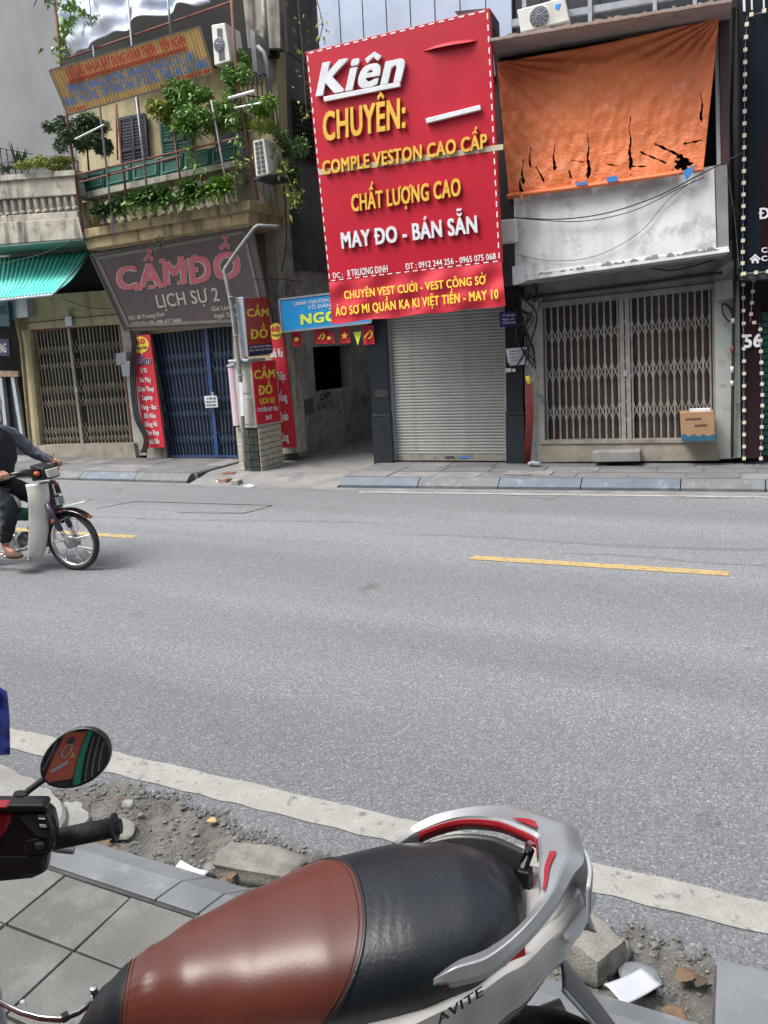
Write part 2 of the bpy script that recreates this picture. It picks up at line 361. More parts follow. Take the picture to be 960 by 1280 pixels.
mm('manhole', (.05,.05,.052), (.035,.035,.036), ns=25, rough=.6, bump=.5, bs=90)
# ------------------------------------------------------------------ road and ground
KERB_L0 = V((-9.9, 8.52, 0)); KERB_M = V((-4.55, 8.70, 0)); KERB_R = V((.33, 9.24, 0))
def kerb_y(x):
    if x < -4.55: return 8.70 + (x+4.55)*(.18/5.35)
    return 8.70 + (x+4.55)*(.54/4.88)
def base_y(x):
    if x < -6.9: return L.a.y + (x-L.a.x)*L.e.y/L.e.x
    return R.a.y + (x-R.a.x)*R.e.y/R.e.x
mb = MB(); mb.add([(-90,-60,-.35),(90,-60,-.35),(90,110,-.35),(-90,110,-.35)], [(0,1,2,3)])
gr = mb.build('ground', M['dirt']); gr['kind'] = 'structure'
rg = random.Random(3)
xs = [-45,-30,-20]+[-14+i*.5 for i in range(21)]+[-3.6+i*.045 for i in range(100)]+[1.0+i*.5 for i in range(6)]+[6,12,25,45]
NE = [(-3.2,1.9),(-2.95,1.98),(-2.75,2.06),(-2.59,2.12),(-2.42,2.22),(-2.19,2.235),(-2.02,2.235),(-1.77,2.17),(-1.58,2.12),(-1.35,2.13),(-1.22,2.12),(-.8,2.10),(-.45,2.13),(-.3,2.12),(-.13,2.15),(.02,2.13),(.06,1.99)]
def near_edge(x):
    if -3.2 < x < .06:
        k = next(i for i in range(len(NE)-1) if NE[i][0] <= x <= NE[i+1][0]); a, b = NE[k], NE[k+1]
        return a[1]+(b[1]-a[1])*(x-a[0])/(b[0]-a[0]) + (.016*math.sin(x*23)+.012*math.sin(x*57+1)+.010*math.sin(x*131) if x < .0 else 0)
    return 1.78
mb = MB(); vs = []; fs = []
for x in xs:
    ye = near_edge(x); z0 = 0
    vs += [(x, ye, -.33), (x, ye, -.006), (x, ye+.03, 0), (x, kerb_y(x)-.02, 0), (x, kerb_y(x)-.02, -.33)]
for i in range(len(xs)-1):
    a = i*5; b = a+5
    for k in range(4): fs.append((a+k, b+k, b+k+1, a+k+1))
mb.add(vs, fs); road = mb.build('road', M['asphalt']); road['kind'] = 'structure'
def strip(name, pts_a, pts_b, z, m, parent=road, label=None):
    mb = MB(); n = len(pts_a)
    mb.add([(x, y, z) for x, y in pts_a]+[(x, y, z) for x, y in pts_b], [(i, i+1, n+i+1, n+i) for i in range(n-1)])
    o = mb.build(name, m, parent); 
    if label: o['label'] = label
    return o
xx = [-14+i*.05 for i in range(340)]
strip('lane_line', [(x, 2.275+.002*math.sin(x*37)+.004*math.sin(x*97)) for x in xx], [(x, 2.425+.002*math.sin(x*41+2)+.004*math.sin(x*111)) for x in xx], .004, M['paint_white'], label='wide worn white line along the near edge of the road')
a = G(588, 697); b = G(911, 717.5)
strip('lane_dash', [(a.x, a.y-.06),(b.x, b.y-.06)], [(a.x+.02, a.y+.06),(b.x, b.y+.06)], .004, M['paint_yellow'], label='yellow centre line dash in front of the shutter shop')
a = G(118, 670.5); b = G(168, 671.5)
strip('lane_dash', [(a.x-2.2, a.y-.06),(b.x, b.y-.06)], [(a.x-2.2, a.y+.06),(b.x, b.y+.06)], .004, M['paint_yellow'], label='yellow centre line dash beyond the motorbike wheel')
xf = [i*.25-4.3 for i in range(48)]
strip('edge_line', [(x, kerb_y(x)-.33+.01*math.sin(x*9)) for x in xf], [(x, kerb_y(x)-.26+.01*math.sin(x*13)) for x in xf], .005, M['paint_white_far'], label='thin pale line in front of the far kerb')
xf = [-11+i*.3 for i in range(48)]
strip('gutter', [(x, kerb_y(x)-.26 if x > -4.3 else kerb_y(x)-.2) for x in xf], [(x, kerb_y(x)-.021) for x in xf], .003, M['gutter'])
# trench patch outline in asphalt: thin dark cut lines
def cutline(p, w=.035):
    pts = [G(*q) for q in p]; mb = MB()
    for i in range(len(pts)-1):
        a, b = pts[i], pts[i+1]; t = (b-a).normalized(); s = V((-t.y, t.x, 0))*w/2
        mb.add([a-s+V((0,0,.004)), b-s+V((0,0,.004)), b+s+V((0,0,.004)), a+s+V((0,0,.004))], [(0,1,2,3)])
    mb.build('repair_joint', M['asphalt_dark'], road)
cutline([(121,636),(168,627),(341,632),(305,642),(222,641)], .02)
mb = MB(); pts = [G(*q) for q in [(168,628),(338,633),(304,641),(150,636)]]; mb.add([p+V((0,0,.002)) for p in pts], [(0,1,2,3)]); mb.build('repair_patch', M['asphalt'], road)
asphalt('asphalt_worn', c=(.15,.154,.163), big=.2)
def skid(p, w, m='asphalt_worn'):
    a, b = G(*p[0]), G(*p[1]); n = 40; P_ = []; Q_ = []
    for i in range(n+1): q = a.lerp(b, i/n); o_ = .05*math.sin(i*.21); ww = w*(.6+.4*math.sin(i*.5)**2)*min(1, i/4, (n-i)/4)+.004; P_.append((q.x, q.y+o_-ww/2)); Q_.append((q.x, q.y+o_+ww/2))
    strip('worn_streak', P_, Q_, .002, M[m])
skid(((480,667),(1100,694)), .09); skid(((700,692),(1100,712)), .05); skid(((-50,640),(470,655)), .07)
c_ = G(884, 1025); mb = MB(); mb.lathe(c_+V((0,0,.001)), (0,0,1), [(0,.05),(.002,.045)], 16); mb.build('tar_spot', M['asphalt_worn'], road)
rc = random.Random(77)
for k_, (sx_, sy_, ang_, ln_) in enumerate(((-.6,8.75,-.1,1.1),(-2.6,8.66,.05,1.6))):
    p_ = V((sx_, sy_, .0035)); mb = MB(); a_ = ang_; pts_ = [p_.copy()]
    for i in range(26): a_ += rc.gauss(0, .35); a_ = ang_+(a_-ang_)*.8; p_ = p_+V((math.cos(a_), math.sin(a_), 0))*ln_/26; pts_.append(p_.copy())
    for i in range(26):
        a, b = pts_[i], pts_[i+1]; t = (b-a).normalized(); s_ = V((-t.y, t.x, 0))*rc.uniform(.002, .006); mb.add([a-s_, b-s_, b+s_, a+s_], [(0,1,2,3)])
    mb.build('crack', M['asphalt_dark'], road)
# ------------------------------------------------------------------ far pavement: slabs with kerb stones
fp = thing('far_pavement', '', '', (0,0,0)); del fp['label']; del fp['category']; fp['kind'] = 'structure'
def pave(xa, xb, m, zt=.12, name='pavement_bed'):
    mb = MB(); n = max(2, int((xb-xa)/.5))
    vs = []; fs = []
    for i in range(n+1):
        x = xa+(xb-xa)*i/n; vs += [(x, kerb_y(x)+.17, -.3), (x, kerb_y(x)+.17, zt-.006), (x, base_y(x)+.6, zt-.006)]
    for i in range(n):
        a = i*3; fs += [(a, a+3, a+4, a+1), (a+1, a+4, a+5, a+2)]
    mb.add(vs, fs); return mb.build(name, m, fp)
pave(-40, -7.1, M['far_slab']); pave(-4.75, 30, M['far_slab'])
# ramp at the alley mouth
mb = MB(); vs = []; n = 10
for i in range(n+1):
    x = -7.1+2.35*i/n; vs += [(x, kerb_y(x)-.03, .002), (x, kerb_y(x)+.42, .095), (x, 13, .1), (x, 24, .1)]
fs = []
for i in range(n):
    a = i*4; fs += [(a+k, a+4+k, a+5+k, a+1+k) for k in range(3)]
mb.add(vs, fs); mb.build('alley_ramp', M['far_slab_light'], fp)
# slabs of the far pavement (two rows of long thin slabs, uneven)
rg = random.Random(11)
def slabs(xa, xb, rows, wid):
    for r_ in range(rows):
        x = xa + rg.uniform(0, wid*.5)*(r_ % 2)
        while x < xb:
            w = wid*rg.uniform(.85, 1.15); x1 = min(x+w, xb); g = .012
            y0 = [kerb_y(t)+.18+(base_y(t)-.02-kerb_y(t)-.18)*r_/rows for t in (x, x1)]; y1 = [kerb_y(t)+.18+(base_y(t)-.02-kerb_y(t)-.18)*(r_+1)/rows for t in (x, x1)]
            dz = rg.uniform(-.004, .004); mb = MB()
            mb.hexa([(x+g,y0[0]+g,.06),(x1-g,y0[1]+g,.06),(x1-g,y1[1]-g,.06),(x+g,y1[0]-g,.06),(x+g,y0[0]+g,.12+dz),(x1-g,y0[1]+g,.12+dz+rg.uniform(-.003,.003)),(x1-g,y1[1]-g,.12+dz),(x+g,y1[0]-g,.12+dz)])
            mb.build('paving_slab', M['far_slab'] if rg.random() < .75 else M['far_slab_light'], fp); x = x1
slabs(-12.5, -7.12, 2, 1.0); slabs(-4.7, 1.6, 3, .62)
def kerbs(xa, xb, pat, zt=.12):
    x = xa; i = 0
    while x < xb-.1:
        w = rg.uniform(.85, 1.15); x1 = min(x+w, xb); g = .006; mb = MB()
        P = []
        for t in (x+g, x1-g):
            y = kerb_y(t); P += [(t, y, -.2), (t, y, .035), (t, y+.11, zt), (t, y+.175, zt), (t, y+.175, -.2)]
        mb.add(P, [(0,1,6,5),(1,2,7,6),(2,3,8,7),(3,4,9,8),(0,4,3,2,1),(5,6,7,8,9)])
        mb.build('kerb_stone', M[pat[i % len(pat)]], fp); i += 1; x = x1
kerbs(-12.5, -7.1, ['blue_kerb','blue_kerb','grey_kerb','blue_kerb','grey_kerb']); kerbs(-4.72, 2.5, ['blue_kerb','grey_kerb','blue_kerb','blue_kerb','grey_kerb'])
def disc(px, py, r, name, label, cat, z=.0):
    c_ = G(px, py, z); mb = MB(); mb.lathe(c_-V((0,0,.02)), (0,0,1), [(0,r),(.028,r),(.03,r*.93),(.027,r*.9),(.027,r*.05)], 28)
    for k in range(-3, 4): mb.box((c_.x-r*.6, c_.y+k*r*.2-.012, z+.004), (c_.x+r*.6, c_.y+k*r*.2+.012, z+.012))
    return tag(mb.build(name, M['manhole']), label, cat)
disc(386, 589, .34, 'manhole_cover', 'round iron manhole cover at the mouth of the alley', 'manhole cover', .045)
disc(150, 576, .2, 'manhole_cover', 'small dark cover in the pavement by the red price banner', 'manhole cover', .108)
# ------------------------------------------------------------------ gates
def folding_gate(P, q, off, n, m_bar, m_lat, m_post, parent, bands=((.17,.12),(.5,.13),(.83,.12)), posts=(.5,), pw=.05, bw=.012, name='folding_gate', back=None, lw=.01, frame_m=None, double=True):
    tl, tr, br, bl = [P.at(x, y, off) for x, y in q]
    def at(u, v, d=0): return (tl*(1-u)+tr*u)*(1-v) + (bl*(1-u)+br*u)*v + P.n*d
    W_ = (tr-tl).length; mb = MB(); fw = .03
    for (a, b) in ((at(0,0), at(1,0)), (at(0,1), at(1,1)), (at(0,0), at(0,1)), (at(1,0), at(1,1))): mb.bar(a, b, fw, .05, P.n)
    g = mb.build(name, frame_m or m_post, parent)
    for p in posts:
        mb = MB(); dw = pw/W_
        mb.bar(at(p-dw*.62, .004, .012), at(p-dw*.62, .996, .012), pw, .03, P.n); mb.build('meeting_post', m_post, g)
        if double: mb = MB(); mb.bar(at(p+dw*.62, .004, .012), at(p+dw*.62, .996, .012), pw, .03, P.n); mb.build('meeting_post', m_post, g)
        mb = MB(); mb.box(tuple(at(p, .52, .03)-V((.02,.02,.04))), tuple(at(p, .52, .03)+V((.02,.02,.04)))); mb.build('padlock', M['alu'], g)
    us = [(i+.5)/n for i in range(n)]; us = [u for u in us if all(abs(u-p) > pw*1.5/W_ for p in posts)]
    for u in us:
        mb = MB(); mb.bar(at(u, .01), at(u, .99), bw*1.6, bw, P.n); mb.build('bar', m_bar, g)
    for (c, h) in bands:
        mb = MB()
        for i in range(n-1):
            u0 = (i+.5)/n; u1 = (i+1.5)/n
            if any(u0 < p < u1 for p in posts):
                if mb.v: mb.build('lattice', m_lat, g); mb = MB()
                continue
            for k in (-1, 1):   # crossed links curved like scissors
                for (va, vb, d) in ((c-h*.5, c+h*.5, .012),):
                    pts = []
                    for j in range(5):
                        t = j/4; v = va+(vb-va)*(t if k > 0 else 1-t); s_ = .5+.5*math.sin((t-.5)*math.pi*.9)/math.sin(math.pi*.45)
                        pts.append(at(u0+(u1-u0)*s_, v, d if k > 0 else -d))
                    for j in range(4): mb.bar(pts[j], pts[j+1], lw, .004, P.n)
        mb.build('lattice', m_lat, g)
    if back:
        mb = MB(); cs = [at(0,0,-.07), at(1,0,-.07), at(1,1,-.07), at(0,1,-.07)]
        k = max(8, n)
        vs = []; fs = []
        for i in range(k*2+1):
            u = i/(k*2); d = -.07-(.012 if i % 2 else 0); vs += [at(u,0,d), at(u,1,d)]
        fs = [(2*i, 2*i+2, 2*i+3, 2*i+1) for i in range(k*2)]
        mb.add(vs, fs); mb.build('sheet_backing', back, g)
    return g
def sheets(mb, P, q, off, th): mb.pq(P, q, off, th)
def PQ(parent, name, m, P, q, off=0, th=.1, bevel=0, label=None):
    mb = MB(); mb.pq(P, q, off, th); return mb.build(name, m, parent, bevel=bevel, label=label)
# ------------------------------------------------------------------ A: old house with balustrade, awning and tan gate
hA = thing('old_house', 'old plaster house with a stone balustrade balcony over a closed tan folding gate', 'house', L.W(1, 0, .1))
PQ(hA, 'wall', M['yellow_wall'], L, [(10,372),(170,360),(170,404),(20,413)], 0, .2)
PQ(hA, 'pier', M['yellow_wall'], L, [(22,378),(33,378),(52,572),(42,572)], .0, .25)
PQ(hA, 'pier', M['white_pillar'], L, [(150,404),(164,402),(183,569),(169,570)], -.01, .2)
PQ(hA, 'plinth', M['plinth'], L, [(48,557),(167,554),(170,573),(50,574)], .06, .3)
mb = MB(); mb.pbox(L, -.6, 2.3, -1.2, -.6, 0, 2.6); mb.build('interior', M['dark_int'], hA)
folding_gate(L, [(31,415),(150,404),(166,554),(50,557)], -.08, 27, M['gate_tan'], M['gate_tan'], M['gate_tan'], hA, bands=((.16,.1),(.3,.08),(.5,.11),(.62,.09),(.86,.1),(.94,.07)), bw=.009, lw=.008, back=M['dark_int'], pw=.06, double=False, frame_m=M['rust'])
PQ(hA, 'shade_wall', M['dark_int'], L, [(-200,296),(150,292),(160,392),(-200,392)], -.22, .05)  # near-black wall: the shade behind the awning is put into its colour
# storey above: wall, balcony slab, balusters
PQ(hA, 'upper_wall', M['dark_concrete'], L, [(-120,205),(96,200),(102,312),(-80,330)], -.1, .2)
fr = MB(); fr.pq(L, [(-60,282),(98,272),(104,298),(-60,310)], .95, 1.0); fr.build('balcony_slab', M['old_plaster'], hA, bevel=.01)
PQ(hA, 'slab_moulding', M['old_plaster'], L, [(-60,273),(96,264),(98,273),(-60,283)], .9, .3, bevel=.01)
PQ(hA, 'handrail', M['old_plaster'], L, [(-60,230),(93,218),(97,243),(-60,253)], .93, .18, bevel=.012)
PQ(hA, 'handrail_cap', M['old_plaster'], L, [(-60,224),(93,212),(94,219),(-60,231)], .97, .26, bevel=.008)
prof = [(0,.045),(.03,.045),(.05,.026),(.1,.034),(.2,.042),(.27,.033),(.33,.024),(.37,.035),(.40,.035)]
for i in range(11):
    px = 2+i*9.3; a = L.at(px, 270-(px*.09), .86); b_ = L.at(px-2, 243-(px*.08), .86); h_ = b_.z-a.z; sc_ = (h_+.04)/.40
    mb = MB(); mb.lathe(a, (0,0,1), [(hh*sc_, r_*1.15) for hh, r_ in prof], 10); mb.build('baluster', M['old_plaster'], hA, smooth=50)
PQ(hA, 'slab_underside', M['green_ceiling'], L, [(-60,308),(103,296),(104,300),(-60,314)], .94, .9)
# wrought iron on the parapet
mb = MB()
for i in range(6):
    a = L.at(-4+i*8, 221-i*.6, .85); b_ = L.at(-8+i*8, 183+i*1.6, .85); mb.tube([a, b_], .009, 5)
mb.tube([L.at(-20,181,.85), L.at(40,192,.85)], .012, 5); mb.tube([L.at(-20,200,.85), L.at(44,206,.85)], .009, 5); mb.build('iron_railing', M['iron'], hA)
# corrugated turquoise awning, sloping down and outwards
A0 = [L.at(-90,332,.12), L.at(113,313,.12)]; A1 = [L.at(-70,380,1.25), L.at(66,366,1.25)]
def awn(u, v):
    a = A0[0]*(1-u)+A0[1]*u; b_ = A1[0]*(1-u)+A1[1]*u; p = a*(1-v)+b_*v
    return p + V((0,0, .014*math.sin(u*2*math.pi*34) - .10*math.sin(v*math.pi)*(.4+.6*u)))
mb = MB(); mb.grid(awn, 34*8, 10); mb.build('awning', M['turquoise'], hA, solid=.004, smooth=True)
mb = MB(); mb.tube([A1[0]+V((0,0,-.03)), A1[1]+V((0,0,-.03))], .022, 8); mb.tube([A0[1]+V((0,0,-.03)), A1[1]+V((0,0,-.03))], .014, 6); mb.build('awning_rail', M['steel_post'], hA)
mb = MB(); mb.tube([L.at(18,384,.1), L.at(27,430,.1), L.at(40,572,.1)], .035, 8); tag(mb.build('drain_pipe', M['yellow_trim'], smooth=True), 'cream drain pipe down the pier beside the tan folding gate', 'drain pipe')
mb = MB(); mb.pq(L, [(9,375),(33,373),(35,396),(12,399)], .16, .16); tag(mb.build('fuse_box', M['alu'], bevel=.01), 'pale square fuse box above the cream drain pipe', 'fuse box')
mb = MB(); mb.pq(L, [(81,396),(89,395),(90,407),(82,408)], .06, .06); mb.tube([L.at(84,395,.05), L.at(84,388,.07)], .02, 8); tag(mb.build('wall_lamp', M['alu']), 'small lamp holder over the tan folding gate', 'lamp')
# grey tall building behind, upper left
mb = MB(); mb.pbox(L, -14, 1.75, -9, -2.4, 0, 13); hg = tag(mb.build('tall_building', M['grey_render']), 'blank grey rendered wall of a tall building behind the balcony house', 'building')
# motorbike repair shop sliver at the frame edge
hs_ = thing('corner_shop', 'narrow dark shop front with teal fascia beside the drain pipe', 'shop', L.W(-.6, 0, .1))
PQ(hs_, 'wall', M['dark_int'], L, [(-260,345),(22,372),(42,574),(-240,580)], -.3, .1)
PQ(hs_, 'fascia', M['teal_sign'], L, [(-150,366),(9,370),(12,408),(-150,404)], .25, .06)
PQ(hs_, 'fascia', M['box_navy'], L, [(-150,414),(11,424),(12,445),(-150,440)], .12, .05)
PQ(hs_, 'door_frame', M['alu'], L, [(-2,472),(2,472),(10,545),(6,545)], .0, .05); PQ(hs_, 'door_frame', M['alu'], L, [(13,470),(17,470),(29,545),(25,545)], .0, .05)
PQ(hs_, 'door_head', M['rust_edge'], L, [(-150,462),(22,464),(23,471),(-150,470)], .02, .06)
PQ(hs_, 'glass', M['glass_dark'], L, [(-150,472),(26,471),(34,572),(-150,575)], -.1, .02)
# ------------------------------------------------------------------ B: yellow house with pawn shop
hB = thing('yellow_house', 'yellow stained house with a planted balcony above the blue folding gate', 'house', L.W(3.5, 0, .1))
PQ(hB, 'upper_wall', M['yellow_wall'], L, [(88,110),(345,40),(352,300),(110,318)], -.05, .25)
PQ(hB, 'wall', M['yellow_wall'], L, [(110,300),(352,270),(356,400),(165,420)], -.05, .2)
PQ(hB, 'pillar', M['old_plaster'], L, [(330,280),(350,278),(372,566),(346,568)], .0, .3)
PQ(hB, 'balcony_slab', M['yellow_trim'], L, [(106,299),(311,262),(311,279),(109,312)], .84, .9, bevel=.01)
PQ(hB, 'slab_moulding', M['yellow_trim'], L, [(101,287),(312,250),(312,262),(103,298)], .9, .95, bevel=.01)
PQ(hB, 'ledge', M['old_plaster'], L, [(97,242),(298,199),(298,207),(98,250)], .74, .4, bevel=.008)
for i, (x0, x1) in enumerate(((97,130),(132,163),(165,198),(200,228),(230,262),(264,296))):
    y = lambda x: 218-(x-97)*.2; 
    o = PQ(hB, 'green_panel', M['green_paint'], L, [(x0,y(x0)),(x1,y(x1)),(x1,y(x1)+24),(x0,y(x0)+24)], .68, .04)
    mb = MB()
    a, b_, c_, d_ = [L.at(px, py, .69) for px, py in ((x0+3,y(x0)+4),(x1-3,y(x1)+4),(x1-3,y(x1)+19),(x0+3,y(x0)+19))]
    for p_, q_ in ((a,b_),(b_,c_),(c_,d_),(d_,a)): mb.bar(p_, q_, .014, .012, L.n)
    mb.build('panel_trim', M['green_trim'], o)
for i in range(15):
    px = 118+i*12.4; y0 = 287-(px-103)*.157-2; y1 = 250-(px-97)*.212
    a = L.at(px, y0, .62); b_ = L.at(px-2, y1, .62); h_ = b_.z-a.z
    mb = MB(); mb.lathe(a, (0,0,1), [(hh*h_/.4, r_*1.2) for hh, r_ in prof], 10); mb.build('baluster', M['old_plaster'], hB, smooth=50)
PQ(hB, 'end_post', M['yellow_trim'], L, [(100,254),(114,251),(117,284),(104,287)], .7, .3)
PQ(hB, 'end_post', M['old_plaster'], L, [(292,207),(326,200),(332,270),(298,262)], .3, .5)
def shutterdoor(q, m, off=-.0, n=10, label=None):
    g = PQ(hB, 'shutter_door', m, L, q, off, .04, label=label); tl, tr, br, bl = [L.at(x, y, off+.004) for x, y in q]
    at = lambda u, v: (tl*(1-u)+tr*u)*(1-v)+(bl*(1-u)+br*u)*v
    mb = MB()
    for u in (0,.5,1): mb.bar(at(u,0), at(u,1), .04, .03, L.n)
    for v in (0,.5,1): mb.bar(at(0,v), at(1,v), .04, .03, L.n)
    mb.build('frame', m, g)
    mb = MB()
    for k in range(n*2): mb.bar(at(.06,(k+.7)/(n*2+.5)), at(.94,(k+.7)/(n*2+.5)), .025, .012, L.n)
    o = mb.build('louvres', m, g)
shutterdoor([(150,149),(181,143),(187,222),(154,228)], M['dark_shutter'], label='dark blue shutter door')
shutterdoor([(199,136),(236,130),(240,212),(207,216)], M['green_paint'], label='green louvred shutter')
shutterdoor([(268,150),(305,142),(310,195),(274,203)], M['dark_shutter'], label='dark shutter under the hanging plants')
# sunken upper floor: dark recess, canopy of pale sheeting
PQ(hB, 'recess', M['dark_int'], L, [(70,30),(345,-40),(345,70),(80,110)], .1, .1)  # near-black panel; shade under the sheeting is painted as its colour
PQ(hB, 'upper_beam', M['old_plaster'], L, [(300,-40),(348,-40),(350,60),(310,60)], .2, .2)
T0 = [L.at(66,-60,.75), L.at(262,-60,.75)]; T1 = [L.at(86,72,.95), L.at(262,2,.95)]
def tarpB(u, v):
    a = T0[0]*(1-u)+T0[1]*u; b_ = T1[0]*(1-u)+T1[1]*u; p = a*(1-v)+b_*v; h = V((0,0,1))
    return p + L.n*(.05*math.sin(u*19+v*4)+.03*math.sin(u*41-v*7)+.02*math.sin(v*23+u*5)) + h*(.1*math.sin(u*math.pi)*v + .03*math.sin(u*25)*v)
mb = MB(); mb.grid(tarpB, 90, 40); tag(mb.build('plastic_sheet', M['blue_tarp'], smooth=True, solid=.004), 'crumpled pale blue sheeting hung over the top floor above the striped sign', 'tarpaulin')
def postB(pts, r, m, off=.98):
    mb = MB(); mb.tube([L.at(x, y, off) for x, y in pts], r, 6); return mb.build('post', m, hB, smooth=True)
postB([(109,-20),(118,72),(142,292)], .016, M['steel_post']); postB([(158,-20),(165,57),(185,250)], .016, M['steel_post'])
postB([(208,-20),(214,45)], .016, M['steel_post']); postB([(170,120),(186,255)], .013, M['steel_post']); postB([(264,125),(290,268)], .014, M['pole'])
postB([(66,-20),(84,150),(104,290)], .02, M['rust'], .95); postB([(145,130),(158,248)], .017, M['rust'], .95); postB([(213,130),(230,262)], .016, M['rust'], .95); postB([(288,-20),(296,100),(322,250)], .02, M['rust'], .95)
mb = MB(); 
for pts in ([(84,73),(290,2)], [(97,218),(300,172)], [(100,228),(225,195)], [(145,133),(147,200)]): mb.tube([L.at(x, y, .95) for x, y in pts], .014, 6)
mb.build('rail', M['rust'], hB)
for a_, b_, r_ in (((94,174),(130,156),.012),((286,123),(318,114),.02),((293,135),(330,128),.012)): mb = MB(); mb.tube([L.at(*a_,1.02), L.at(*b_,1.02)], r_, 6); mb.build('bracket', M['white_frame'], hB)
# iron cage at the right end of the balcony
mb = MB()
for i in range(8):
    a = L.at(290+i*6, 86+i*1, .9-i*.1); mb.tube([a, a-V((0,0,.72))], .008, 5)
for k in (0, .3, .72):
    mb.tube([L.at(290, 86, .9)-V((0,0,k)), L.at(332, 93, .2)-V((0,0,k))], .009, 5)
for i in range(6):
    c_ = L.at(296+i*6, 100, .85-i*.1)
    mb.tube([c_+L.e*(.05*math.cos(t/8*6.28))+V((0,0,.06*math.sin(t/8*6.28))) for t in range(8)], .006, 4, closed=True)
mb.build('iron_cage', M['iron'], hB)
PQ(hB, 'side_screen', M['ac_grey'], L, [(312,36),(318,40),(322,92),(316,90)], .4, .6)
mb = MB(); mb.tube([L.at(322,58,.5), L.at(330,66,.5), L.at(334,80,.5), L.at(342,160,.3)], .03, 8); mb.tube([L.at(328,-20,.3), L.at(334,70,.3)], .035, 8); mb.build('waste_pipe', M['pole'], hB, smooth=True)
# pawn shop front
folding_gate(L, [(183,412),(292,404),(300,570),(212,570)], -.1, 21, M['gate_blue'], M['gate_blue'], M['blue_post'], hB, bands=((.22,.09),(.33,.08),(.55,.08),(.66,.08),(.86,.1)), posts=(.72,), bw=.014, lw=.012, back=M['gate_dark'], pw=.07, double=False)
PQ(hB, 'pier', M['old_plaster'], L, [(163,415),(184,414),(208,572),(184,573)], -.02, .2)
PQ(hB, 'pier', M['yellow_wall'], L, [(290,404),(350,398),(352,568),(298,570)], -.03, .2)
# ------------------------------------------------------------------ C: dark alley building
hC = thing('alley_house', 'tall soot stained concrete house along the left side of the alley', 'house', (-6.9, 11.2, .1))
ALa = G(374, 569, .12); ALb = G(472, 545.5, .12)
AL = Plane((ALa.x, ALa.y), math.degrees(math.atan2(ALb.y-ALa.y, ALb.x-ALa.x)))   # faces the alley (towards +X)
ALlen = (ALb-ALa).length
w0, wz1 = AL.uz(391, 434); w1, wz0 = AL.uz(442, 484)
mb = MB()
mb.pbox(AL, 0, w0, -.25, 0, 0, 3.1); mb.pbox(AL, w1, 13, -.25, 0, 0, 3.1); mb.pbox(AL, w0, w1, -.25, 0, 0, wz0); mb.pbox(AL, w0, w1, -.25, 0, wz1, 3.1)
mb.build('wall', M['alley_wall'], hC)
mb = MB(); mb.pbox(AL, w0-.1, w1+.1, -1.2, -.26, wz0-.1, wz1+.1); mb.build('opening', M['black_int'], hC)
mb = MB(); mb.pbox(AL, 0, 13, -1.9, 0.0, 3.1, 9); mb.build('upper_wall', M['dark_concrete'], hC)
mb = MB(); mb.pbox(AL, -.3, 13, -.25, .06, 3.02, 3.16); mb.build('ledge', M['dark_concrete'], hC)
g = MB(); gu0, gz1 = AL.uz(366, 125, .03); gu1, gz0 = AL.uz(396, 205, .03)
for i in range(9): u = gu0+(gu1-gu0)*i/8; g.bar(AL.W(u,.03,gz0), AL.W(u,.03,gz1), .015, .01, AL.n)
for i in range(11): z = gz0+(gz1-gz0)*i/10; g.bar(AL.W(gu0,.03,z), AL.W(gu1,.03,z), .015, .01, AL.n)
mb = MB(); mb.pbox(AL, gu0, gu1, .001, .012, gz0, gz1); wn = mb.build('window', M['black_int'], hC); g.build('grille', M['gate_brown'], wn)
mb = MB(); mb.tube([AL.at(346,-10,.05), AL.at(352,160,.05), AL.at(358,290,.05)], .03, 7); mb.build('waste_pipe', M['dark_concrete'], hC, smooth=True)
mb = MB(); mb.tube([AL.at(355,62,.05), AL.at(384,82,.3)], .014, 6); mb.build('bracket', M['iron'], hC)
mb = MB(); mb.box((ALa.x-.16, ALa.y-.35, .1), (ALa.x-.02, ALa.y+.0, 3.0)); mb.build('corner_pier', M['lintel'], hC, bevel=.01)
mb = MB(); mb.tube([G(371,569,.1)+V((.02,0,0)), G(371,569,.1)+V((.02,0,1.1))], .022, 7); mb.build('corner_pipe', M['gate_blue'], hC)
mb = MB(); mb.box((-8.5, 23.9, 0), (-1.0, 24.3, 3.5)); tag(mb.build('end_wall', M['dark_concrete']), 'dark wall closing the far end of the alley', 'wall')
# ------------------------------------------------------------------ D: narrow tailor's house with roller shutter
hD = thing('tailor_house', 'narrow house with a closed grey roller shutter between black granite pillars', 'house', R.W(.85, 0, .12))
uL0, _ = R.uz(470, 560); uL1, _ = R.uz(492, 560); uR0, _ = R.uz(635, 560); uR1, _ = R.uz(656, 560)
def pillar(u0, u1):
    mb = MB(); mb.pbox(R, u0, u1, -.2, .08, .1, 2.9); p = mb.build('granite_pillar', M['granite'], hD, bevel=.006)
    mb = MB(); mb.pbox(R, u0-.012, u1+.012, -.1, .1, .78, .82); mb.build('band', M['granite'], p, bevel=.004)
    mb = MB(); mb.pbox(R, u0-.01, u1+.01, -.1, .095, .1, .77); mb.build('base_block', M['granite'], p, bevel=.004); return p
pillar(uL0, uL1); pillar(uR0, uR1)
sh0 = uL1; sh1 = uR0; zt, zb = 2.5, .135; n = 52
mb = MB(); mb.pbox(R, sh0, sh0+.035, -.06, .02, zb, zt); sh = mb.build('roller_shutter', M['alu'], hD)
mb = MB(); mb.pbox(R, sh1-.035, sh1, -.06, .02, zb, zt); mb.build('guide_rail', M['alu'], sh)
hh = (zt-zb-.09)/n
